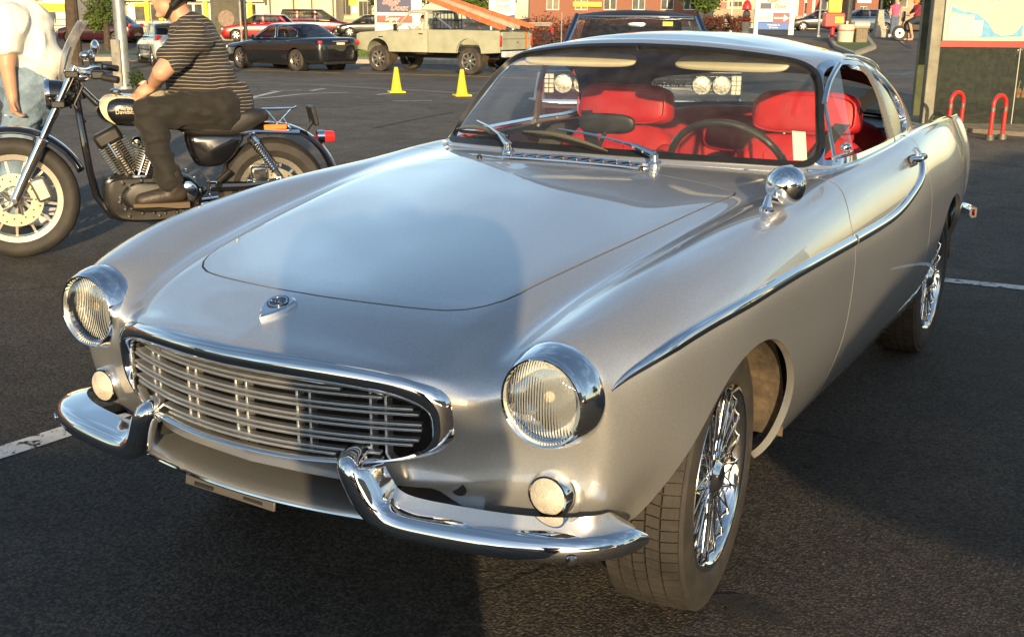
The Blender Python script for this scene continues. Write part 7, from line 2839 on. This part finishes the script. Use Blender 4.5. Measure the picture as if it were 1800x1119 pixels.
isl = [gpt(1455, 48.5), gpt(1526, 49), gpt(1540, 42.5), gpt(1502, 39), gpt(1466, 42.5)]
cI = sum(isl, Vector()) / len(isl)
ki = MB().loft([[p - Vector((0, 0, .3)) for p in isl], [p + Vector((0, 0, .13)) for p in isl]]).build('kerb_island', CONC, ang=20)
ki['kind'] = 'structure'
gi = MB().add([cI + (p - cI) * .82 + Vector((0, 0, .137)) for p in isl], [tuple(range(len(isl)))]).build('island_grass', GRASS, ang=0)
gi['kind'] = 'structure'
# concrete pillar with lamp post
o = spot('concrete_pillar', 1544, 51)
L = Loc(o, 1544, 51)
k = L.d / FPX
MB().box((0, 0, .14), (20 * k, 20 * k, .28)).build('plinth', CONC, o, bevel=.02)
MB().loft([[(a * 8 * k, b * 8 * k, .28) for a, b in ((-1, -1), (1, -1), (1, 1), (-1, 1))], [(a * 4.2 * k, b * 4.2 * k, L.z(1544, 18)) for a, b in ((-1, -1), (1, -1), (1, 1), (-1, 1))]]).build('pier', CONC, o, ang=30)
MB().cyl((0, 0, L.z(1544, 18)), (0, 0, 6), .06, n=10).build('lamp_post', DKGREEN, o)
tag(o, 'tapered concrete pillar carrying a dark lamp post', 'pillar')
c_ = MB().lathe([(.05, 0), (.06, .15), (.0001, .15)], (0, 0, 0), (0, 0, 1), 12).build('paper_cup', WHT)
p = gpt(1563, 50.5)
c_.location = (p.x, p.y, gz(p.x, p.y))
tag(c_, 'white paper cup on the ground beside the concrete pillar', 'cup')
# far bicycle/motorcycle with rider in dark red, people
o = spot('scooter', 1605, 47)
del o['_d']
for x in (-.6, .55):
    w_ = MB().lathe([(.2, -.05), (.30, -.06), (.31, 0), (.30, .06), (.2, .05), (.2, -.05)], (x, 0, .31), (0, 1, 0), 24).build('wheel', TYRE, o)
    MB().lathe([(.06, .02), (.2, .02), (.2, -.02), (.06, -.02)], (x, 0, .31), (0, 1, 0), 16).build('rim', ALLOYD, w_)
MB().box((0, 0, .55), (.9, .3, .35)).build('engine_body', BLKM, o, bevel=.08)
MB().box((.25, 0, .80), (.7, .32, .14)).build('seat', SEATM, o, bevel=.05)
MB().tube([(-.6, .08, .31), (-.4, .08, .98)], .03, 8).build('fork', BLKM, o)
MB().tube([(-.38, -.35, 1.0), (-.42, 0, 1.04), (-.38, .35, 1.0)], .02, 8).build('handlebar', CHROME_B, o)
MB().box((-.5, 0, .98), (.1, .3, .42)).build('fairing', BLK, o, bevel=.05)
tag(o, 'dark motorcycle parked far off left of the bus shelter', 'motorcycle')
fm_ = Matrix.Translation(o.location) @ Euler((0, 0, o.rotation_euler.z)).to_matrix().to_4x4()
pr_ = flesh('person', [((.1, 0, .92), .15, (.05, 0, 1.32), .16), ((.02, 0, 1.38), .06, (0, 0, 1.46), .06), ((.05, -.2, 1.34), .07, (-.12, -.26, 1.12), .05), ((-.12, -.26, 1.12), .045, (-.34, -.3, 1.04), .035),
                       ((.05, .2, 1.34), .07, (-.12, .26, 1.12), .05), ((-.12, .26, 1.12), .045, (-.34, .3, 1.04), .035), ((.1, -.12, .9), .11, (-.28, -.22, .72), .075), ((-.28, -.22, .72), .07, (-.12, -.24, .14), .045), ((-.14, -.24, .07), .045, (-.30, -.25, .05), .04),
                       ((.1, .12, .9), .11, (-.28, .22, .72), .075), ((-.28, .22, .72), .07, (-.12, .24, .14), .045), ((-.14, .24, .07), .045, (-.30, .25, .05), .04)], SKIN, None, .02, 3, blobs=head_blobs((-.02, 0, 1.56), (-1, 0, 0)))
flesh('jacket', [((.1, 0, .95), .17, (.05, 0, 1.32), .18), ((.05, -.2, 1.33), .09, (-.12, -.26, 1.12), .07), ((.05, .2, 1.33), .09, (-.12, .26, 1.12), .07)], cloth('maroon_jacket', (.20, .02, .04)), pr_, .025, 3)
flesh('shorts', [((.1, 0, .9), .17, (.08, 0, .85), .16), ((.1, -.12, .9), .125, (-.26, -.21, .73), .095), ((.1, .12, .9), .125, (-.26, .21, .73), .095)], cloth('dark_shorts', (.03, .035, .05)), pr_, .025, 3)
MB().lathe([(.125, -.04), (.13, 0), (.12, .05), (.08, .10), (.0001, .125)], (-.02, 0, 1.58), (0, 0, 1), 20).build('helmet', mat('orange_helmet', (.8, .2, .03), .3, coat=.5), pr_)
pr_.matrix_world = fm_
tag(pr_, 'person in a dark red jacket and orange helmet on the far motorcycle', 'person')
o2 = spot('person_spot', 1570, 52)
pm_ = Matrix.Translation(o2.location) @ Euler((0, 0, o2.rotation_euler.z)).to_matrix().to_4x4()
bpy.data.objects.remove(o2)
pk = flesh('person', [((0, 0, .95), .13, (0, 0, 1.35), .15), ((0, 0, 1.4), .055, (0, 0, 1.5), .055), ((0, 0, 1.36), .08, (.2, 0, 1.34), .06), ((0, 0, 1.36), .08, (-.2, 0, 1.34), .06), ((.2, 0, 1.34), .055, (.26, .02, 1.08), .045), ((.26, .02, 1.08), .04, (.24, -.1, .86), .03),
                      ((-.2, 0, 1.34), .055, (-.26, .02, 1.08), .045), ((-.26, .02, 1.08), .04, (-.24, -.1, .86), .03), ((.09, 0, .92), .10, (.1, -.02, .5), .07), ((.1, -.02, .5), .065, (.1, 0, .08), .04), ((-.09, 0, .92), .10, (-.1, .02, .5), .07), ((-.1, .02, .5), .065, (-.1, .03, .08), .04),
                      ((.1, 0, .06), .04, (.1, -.14, .04), .035), ((-.1, .03, .06), .04, (-.1, -.11, .04), .035)], SKIN, None, .02, 3, blobs=head_blobs((0, -.02, 1.6), (0, -1, 0)))
flesh('pink_top', [((0, 0, .98), .15, (0, 0, 1.35), .165), ((0, 0, 1.36), .09, (.2, 0, 1.34), .08), ((0, 0, 1.36), .09, (-.2, 0, 1.34), .08)], cloth('pink_top', (.75, .10, .22)), pk, .025, 3)
flesh('jeans', [((0, 0, .96), .14, (0, 0, .9), .14), ((.09, 0, .9), .115, (.1, 0, .1), .07), ((-.09, 0, .9), .115, (-.1, .03, .1), .07)], cloth('far_jeans', (.10, .14, .20)), pk, .025, 3)
flesh('hair', [], MATS['hair_brown'], pk, .018, 2, blobs=[((0, .02, 1.64), (.09, .10, .10), (0, 0, 0))])
pk.matrix_world = pm_
tag(pk, 'person in a pink top standing far off left of the shelter', 'person')

# bus shelter with map and red rail
SHEL = mat('shelter_frame', (.16, .155, .12), .5, .4, var=.25, vscale=5)
o = spot('bus_shelter', 1705, 14.6)
L = Loc(o, 1705, 14.6)
x0, x1, x2 = L.x(1626), L.x(1776), L.x(1990)
sp_ = MB().box((x0, 0, 1.3), (.145, .12, 2.6)).build('shelter_post', SHEL, o, bevel=.01)
MB().box((x2, 0, 1.3), (.145, .12, 2.6)).build('shelter_post', SHEL, o, bevel=.01)
MB().box((L.x(1666), 1.25, 1.3), (.10, .10, 2.6)).build('shelter_post', SHEL, o)
MB().box((x2, 1.25, 1.3), (.10, .10, 2.6)).build('shelter_post', SHEL, o)
MB().box(((x0 + x2) / 2, .6, 2.65), (x2 - x0 + .3, 1.6, .12)).build('shelter_roof', SHEL, o)
SG = glass('shelter_glass', (.60, .64, .50), dirt=.025)
for a, b in ((x0 + .075, x1 - .005), (x1 + .005, x2 - .08)):
    MB().box(((a + b) / 2, 0, 1.22), (b - a, .010, 2.36)).build('glass_panel', SG, o)
MB().box((x1, 0, 1.22), (.012, .02, 2.36)).build('panel_joint', mat('joint_grey', (.35, .34, .28), .5), o)
MB().box(((x0 + x2) / 2, -.03, L.z(1700, 77)), (x2 - x0 - .14, .05, 9.5 * L.d / FPX)).build('red_rail', REDP, o)
MB().box(((x0 + x2) / 2, 0, .02), (x2 - x0, .08, .05)).build('bottom_rail', SHEL, o)
mf = panel(L, o, 'map_frame', 1636, 1779, -80, 72, -.045, mat('map_frame', (.42, .44, .34), .4, .4), .06, .01)
# the map: pale land, blue river running diagonally, inset panels
MAPM = bpy.data.materials.new('map_print')
MAPM.use_nodes = True
nt = MAPM.node_tree
b = nt.nodes['Principled BSDF']
b.inputs['Roughness'].default_value = .35
tc = nt.nodes.new('ShaderNodeTexCoord')
n1 = nt.nodes.new('ShaderNodeTexNoise')
n1.inputs['Scale'].default_value = 2.2
n1.inputs['Detail'].default_value = 5
r1 = nt.nodes.new('ShaderNodeValToRGB')
r1.color_ramp.elements[0].position = .42
r1.color_ramp.elements[0].color = (.60, .52, .36, 1)
r1.color_ramp.elements[1].position = .58
r1.color_ramp.elements[1].color = (.52, .55, .38, 1)
v1 = nt.nodes.new('ShaderNodeTexVoronoi')
v1.feature = 'DISTANCE_TO_EDGE'
v1.inputs['Scale'].default_value = 22
r2 = nt.nodes.new('ShaderNodeValToRGB')
r2.color_ramp.elements[0].position = .015
r2.color_ramp.elements[0].color = (.62, .40, .30, 1)
r2.color_ramp.elements[1].position = .05
r2.color_ramp.elements[1].color = (1, 1, 1, 1)
mm = nt.nodes.new('ShaderNodeMixRGB')
mm.blend_type = 'MULTIPLY'
mm.inputs['Fac'].default_value = .5
nt.links.new(tc.outputs['Object'], n1.inputs['Vector'])
nt.links.new(tc.outputs['Object'], v1.inputs['Vector'])
nt.links.new(n1.outputs['Fac'], r1.inputs['Fac'])
nt.links.new(v1.outputs['Distance'], r2.inputs['Fac'])
nt.links.new(r1.outputs['Color'], mm.inputs['Color1'])
nt.links.new(r2.outputs['Color'], mm.inputs['Color2'])
nt.links.new(mm.outputs['Color'], b.inputs['Base Color'])
panel(L, mf, 'map_sheet', 1642, 1773, -76, 66, -.08, MAPM, .012)
RIV = mat('map_blue', (.10, .32, .50), .4, var=.15, vscale=12)


def flat(name, pts, y, mt_, parent):
    MB().add([(L.x(u), y, L.z(u, v)) for u, v in pts], [tuple(range(len(pts)))]).build(name, mt_, parent, ang=0)


flat('map_water', [(1645, 12), (1665, 20), (1690, 24), (1700, 32), (1712, 42), (1722, 56), (1735, 62), (1755, 60), (1766, 50), (1771, 40), (1771, 64), (1700, 65), (1686, 45), (1670, 26), (1646, 22)][::-1], -.0885, RIV, mf)
flat('map_water', [(1708, -2), (1725, 3), (1745, 1), (1760, -6), (1708, -8)][::-1], -.0885, RIV, mf)
flat('map_inset', [(1643, 27), (1685.5, 27), (1685.5, 64), (1643, 64)][::-1], -.090, mat('inset_cream', (.78, .72, .46), .5, var=.04), mf)
flat('map_inset', [(1686.5, 36), (1702, 36), (1702, 62), (1686.5, 62)][::-1], -.090, mat('inset_grey', (.52, .56, .50), .5, var=.1, vscale=14), mf)
tag(o, 'glass bus shelter with a street map and a red rail', 'bus shelter')
# concrete pad under the shelter
pad = [hit(1590, 207), hit(1960, 225), hit(1960, 252), hit(1700, 233), hit(1600, 226)]
pd = MB().loft([[p - Vector((0, 0, .05)) for p in pad], [p + Vector((0, 0, .05)) for p in pad]]).build('shelter_pad', mat('old_concrete', (.20, .17, .12), .9, var=.3, vscale=6), ang=20)
pd['kind'] = 'structure'
for u, d, lab in ((1676, 13.6, 'red hoop rack nearer the coupe tail fin'), (1750, 13.1, 'red hoop rack at the far right before the shelter glass')):
    o = spot('hoop_rack', u, d, 30)
    del o['_d']
    pth = [(-.11, 0, 0), (-.11, 0, .40)] + [(-.11 + .11 * (1 - math.cos(t)), 0, .40 + .11 * math.sin(t)) for t in np.linspace(.2, math.pi, 9).tolist()] + [(.11, 0, .34), (.11, 0, 0)]
    MB().tube(pth, .024, 12).build('hoop', REDP, o)
    for x in (-.11, .11):
        MB().cyl((x, 0, .0), (x, 0, .06), .05, n=14).build('foot_plate', SHEL, o)
        MB().cyl((x, 0, .33), (x, 0, .37), .028, n=14).build('collar', SHEL, o)
    tag(o, lab, 'bike rack', 'red hoop racks by the shelter')
p = hit(1632, 217, .055)
o = MB().lathe([(.0001, -.062), (.028, -.062), (.033, -.055), (.033, .055), (.028, .062), (.0001, .062)], (0, 0, 0), (.9, .4, .12), 18).build('drink_can', mat('can_print', (.45, .48, .36), .35, .4, var=.5, vscale=30, col2=(.12, .25, .12)))
o.location = p + Vector((0, 0, .03))
tag(o, 'drink can lying on the pad behind the tail fin', 'can')
for i, (u, lab) in enumerate(((1788, 'paper cup with straw at the right edge'), (1797, 'shorter paper cup at the right edge'))):
    p = gpt(u, 20.5)
    o = MB().lathe([(.04, 0), (.055, .16 - .04 * i), (.0001, .16 - .04 * i)], (0, 0, 0), (0, 0, 1), 14).build('paper_cup', mat('cup_print%d' % i, (.6, .45, .3), .6, var=.4, vscale=20, col2=(.4, .05, .04)))
    MB().cyl((0, 0, .15 - .04 * i), (.02, 0, .30 - .04 * i), .005, n=6).build('straw', WHT, o)
    o.location = (p.x, p.y, gz(p.x, p.y))
    tag(o, lab, 'cup')

# traffic cones
CONEY = mat('cone_yellow', (.80, .66, .02), .5, var=.08)
for u, v, lab, mt_ in ((697, 163, 'yellow traffic cone on the left, below the pickup cab', CONEY), (812, 169, 'yellow traffic cone on the right, below the pickup rear wheel', CONEY), (948, 176, 'pale traffic cone beside the hardtop headlights, seen through the windscreen', mat('cone_pale', (.62, .62, .58), .5))):
    p = hit(u, v)
    o = empty('traffic_cone', p, _yaw + .3)
    MB().box((0, 0, .015), (.29, .29, .03)).build('base', mt_, o, bevel=.008)
    MB().lathe([(.105, .03), (.098, .05), (.035, .44), (.030, .455), (.0001, .455)], (0, 0, 0), (0, 0, 1), 24).build('cone_body', mt_, o)
    tag(o, lab, 'traffic cone', 'cones set out on the lot')
# small cars seen far off, right
for u, d, hd, col, lab in ((1512, 70, 85, (.05, .09, .16), 'small blue car far off behind the hooded bin'), (1440, 78, 95, (.02, .02, .025), 'small black car far off behind the red and white building front'), (648, 74, 80, (.01, .01, .012), 'black car half hidden left of the price board')):
    c_ = make_hatch('hatchback', flake_paint('far_paint_%d' % u, col, .2, .3))
    put(c_, gpt(u, d), hd)
    c_.location = c_.location - (Matrix.Rotation(c_.rotation_euler.z, 3, 'Z') @ Vector((0, 2.05, 0)))
    tag(c_, lab, 'car')
# ------------------------------------------------------------------ unseen things behind the camera, some added for shade; they show in the chrome
SA = Vector((SUN_DIR.x, SUN_DIR.y, 0)).normalized()          # shadow direction on the ground
SW = Vector((SA.y, -SA.x, 0))                                # to the right of it
BASE = Vector((CAM.x, CAM.y, 0))
# the photographer, arms raised with the camera
pm = Matrix((SW, SA, Vector((0, 0, 1)))).transposed().to_4x4()
pm.translation = BASE + SA * -.36 + SW * -.02
ph = flesh('person', [((0, 0, .80), .15, (0, 0, 1.12), .16), ((0, 0, 1.16), .10, (0, 0, 1.30), .06), ((.17, 0, 1.20), .075, (.27, .12, 1.36), .055), ((.27, .12, 1.36), .05, (.08, .24, 1.36), .04), ((-.17, 0, 1.20), .075, (-.27, .12, 1.36), .055), ((-.27, .12, 1.36), .05, (-.08, .24, 1.36), .04),
                       ((.10, 0, .80), .12, (.13, .10, .46), .085), ((.13, .10, .46), .08, (.12, -.04, .09), .05), ((-.10, 0, .80), .12, (-.13, .10, .46), .085), ((-.13, .10, .46), .08, (-.12, -.04, .09), .05), ((.12, -.04, .05), .045, (.13, .12, .04), .04), ((-.12, -.04, .05), .045, (-.13, .12, .04), .04)], SKIN, None, .018, 3, blobs=head_blobs((0, .03, 1.40), (0, 1, 0)))
flesh('long_coat', [((0, 0, .40), .20, (0, 0, 1.14), .185), ((-.08, 0, .38), .18, (.08, 0, .38), .18), ((.15, 0, 1.16), .12, (.26, .10, 1.38), .095), ((-.15, 0, 1.16), .12, (-.26, .10, 1.38), .095), ((-.18, 0, 1.20), .12, (.18, 0, 1.20), .12), ((.26, .10, 1.38), .09, (.13, .20, 1.40), .075), ((-.26, .10, 1.38), .09, (-.13, .20, 1.40), .075), ((-.17, -.02, 1.34), .11, (.17, -.02, 1.34), .11), ((-.1, 0, .76), .18, (.1, 0, .76), .18), ((-.11, 0, 1.0), .17, (.11, 0, 1.0), .17)], cloth('dark_jacket', (.03, .03, .035)), ph, .02, 4)
flesh('trousers', [((-.07, 0, .78), .17, (.07, 0, .78), .17), ((.10, 0, .76), .14, (.12, .09, .46), .115), ((.12, .09, .46), .115, (.12, -.02, .10), .10), ((-.10, 0, .76), .14, (-.12, .09, .46), .115), ((-.12, .09, .46), .115, (-.12, -.02, .10), .10)], cloth('dark_slacks', (.03, .035, .05)), ph, .02, 4)
flesh('hair', [], MATS['hair_dark'], ph, .018, 2, blobs=[((0, .02, 1.455), (.09, .105, .09), (0, 0, 0))])
ph.matrix_world = pm @ Matrix.Diagonal((.76, 1, 1.02, 1))
tag(ph, 'person in a long dark coat behind the camera, casting the shadow on the bonnet', 'person')

# van copy added behind to the left to shade the asphalt before the coupe
v2 = copy_tree(van)
c = BASE + SA * -5.15 + SW * -2.38
v2.location = c
v2.rotation_euler = (0, 0, math.atan2(SW.y, SW.x) - math.pi / 2)
v2.location = v2.location - (Matrix.Rotation(v2.rotation_euler.z, 3, 'Z') @ Vector((0, 2.5, 0)))
tag(v2, 'minivan added unseen behind the camera to shade the foreground asphalt', 'van')

# unseen panel added behind to the right, shaped to shade the coupe's rear flank
o = empty('shade_panel', BASE + SA * -2.6, math.atan2(SA.y, SA.x) - math.pi / 2)
k_ = .2175 * 2.6
pts = [(1.02, .86 + k_), (1.07, .74 + k_), (1.15, .64 + k_), (1.28, .59 + k_), (1.42, .55 + k_), (2.2, .40 + k_), (6.5, .20 + k_), (6.5, 2.5 + k_), (5.2, 2.2 + k_), (3.4, 1.82 + k_), (2.1, 1.46 + k_), (1.5, 1.24 + k_), (1.19, 1.07 + k_)]
aw = MB().loft([[(a, -.01, b) for a, b in pts], [(a, .01, b) for a, b in pts]]).build('shade_cloth', cloth('shade_canvas', (.30, .26, .20)), o, ang=0)
for x in (1.6, 3.9, 6.3):
    MB().cyl((x, .03, 0), (x, .03, 1.2 + k_), .02, n=8).build('shade_pole', GREYST, o)
tag(o, 'canvas panel on poles added behind the camera to shade the rear flank', 'shade_panel')

# buildings and trees round the lot outside the frame
for nm, c, sz, mt_, lab in (('service_building', (26, 31, 2.4), (26, 6, 4.8), CREAMW, 'cream service building off to the right of the lot'), ('side_building', (44, -2, 3), (8, 26, 6), WHITEW, 'white building along the right side of the lot'),
                            ('rear_building', (-30, -38, 2.2), (30, 8, 4.4), TANW, 'low tan building behind and left of the camera'), ('garage_building', (-42, 6, 2.6), (8, 30, 5.2), BRICK, 'brick garage along the left side of the lot')):
    o = empty(nm, (c[0], c[1], 0))
    MB().box((0, 0, c[2]), sz).build('wall', mt_, o)
    MB().box((0, 0, c[2] * 2 + .15), (sz[0] + .6, sz[1] + .6, .3)).build('roof', MATS['roof_felt'], o)
    n = 6
    for i in range(n):
        t = (i + .5) / n - .5
        for s_ in (1, -1):
            if sz[0] > sz[1]:
                f = MB().box((t * sz[0], s_ * sz[1] / 2, 1.7), (sz[0] / n * .6, .1, 1.8)).build('window', WINM, o)
            else:
                f = MB().box((s_ * sz[0] / 2, t * sz[1], 1.7), (.1, sz[1] / n * .6, 1.8)).build('window', WINM, o)
    tag(o, lab, 'building')
for i, (x, y, h, lab) in enumerate(((14, 22, 6, 'green tree by the service building'), (22, 12, 7, 'tall tree on the right of the lot'), (-26, -20, 7, 'tree behind and left of the camera'), (-24, 18, 6, 'tree by the brick garage'))):
    o = empty('tree', (x, y, 0))
    MB().tube([(0, 0, 0), (.05, 0, h * .3), (0, 0, h * .8)], [.2, .15, .06], 10).build('trunk', MATS['bark'], o)
    leaves(1800, .22, [((0, 0, h * .62), (2.1, 2.0, 1.8)), ((-1.1, .3, h * .5), (1.5, 1.4, 1.3)), ((1.2, -.2, h * .55), (1.6, 1.5, 1.4)), ((.2, 0, h * .85), (1.5, 1.5, 1.3))], 70 + i).build('crown', LEAFG, o, ang=0)
    tag(o, lab, 'tree')
for x, y, rz, lab, mt_ in ((10.5, 6.5, .4, 'silver sedan parked to the right of the coupe', flake_paint('grey_car_paint', (.30, .31, .32), .5, .3)), (13.5, -1.0, 1.2, 'red sedan parked right of the camera', MATS['bright_red_paint'])):
    s2_ = copy_tree(sed)
    for q in s2_.children:
        if q.name.startswith(('body_shell', 'roof', 'door_mirror')):
            q.data = q.data.copy()
            q.data.materials[0] = mt_
    s2_.location = (x, y, 0)
    s2_.rotation_euler = (0, 0, rz)
    tag(s2_, lab, 'car')
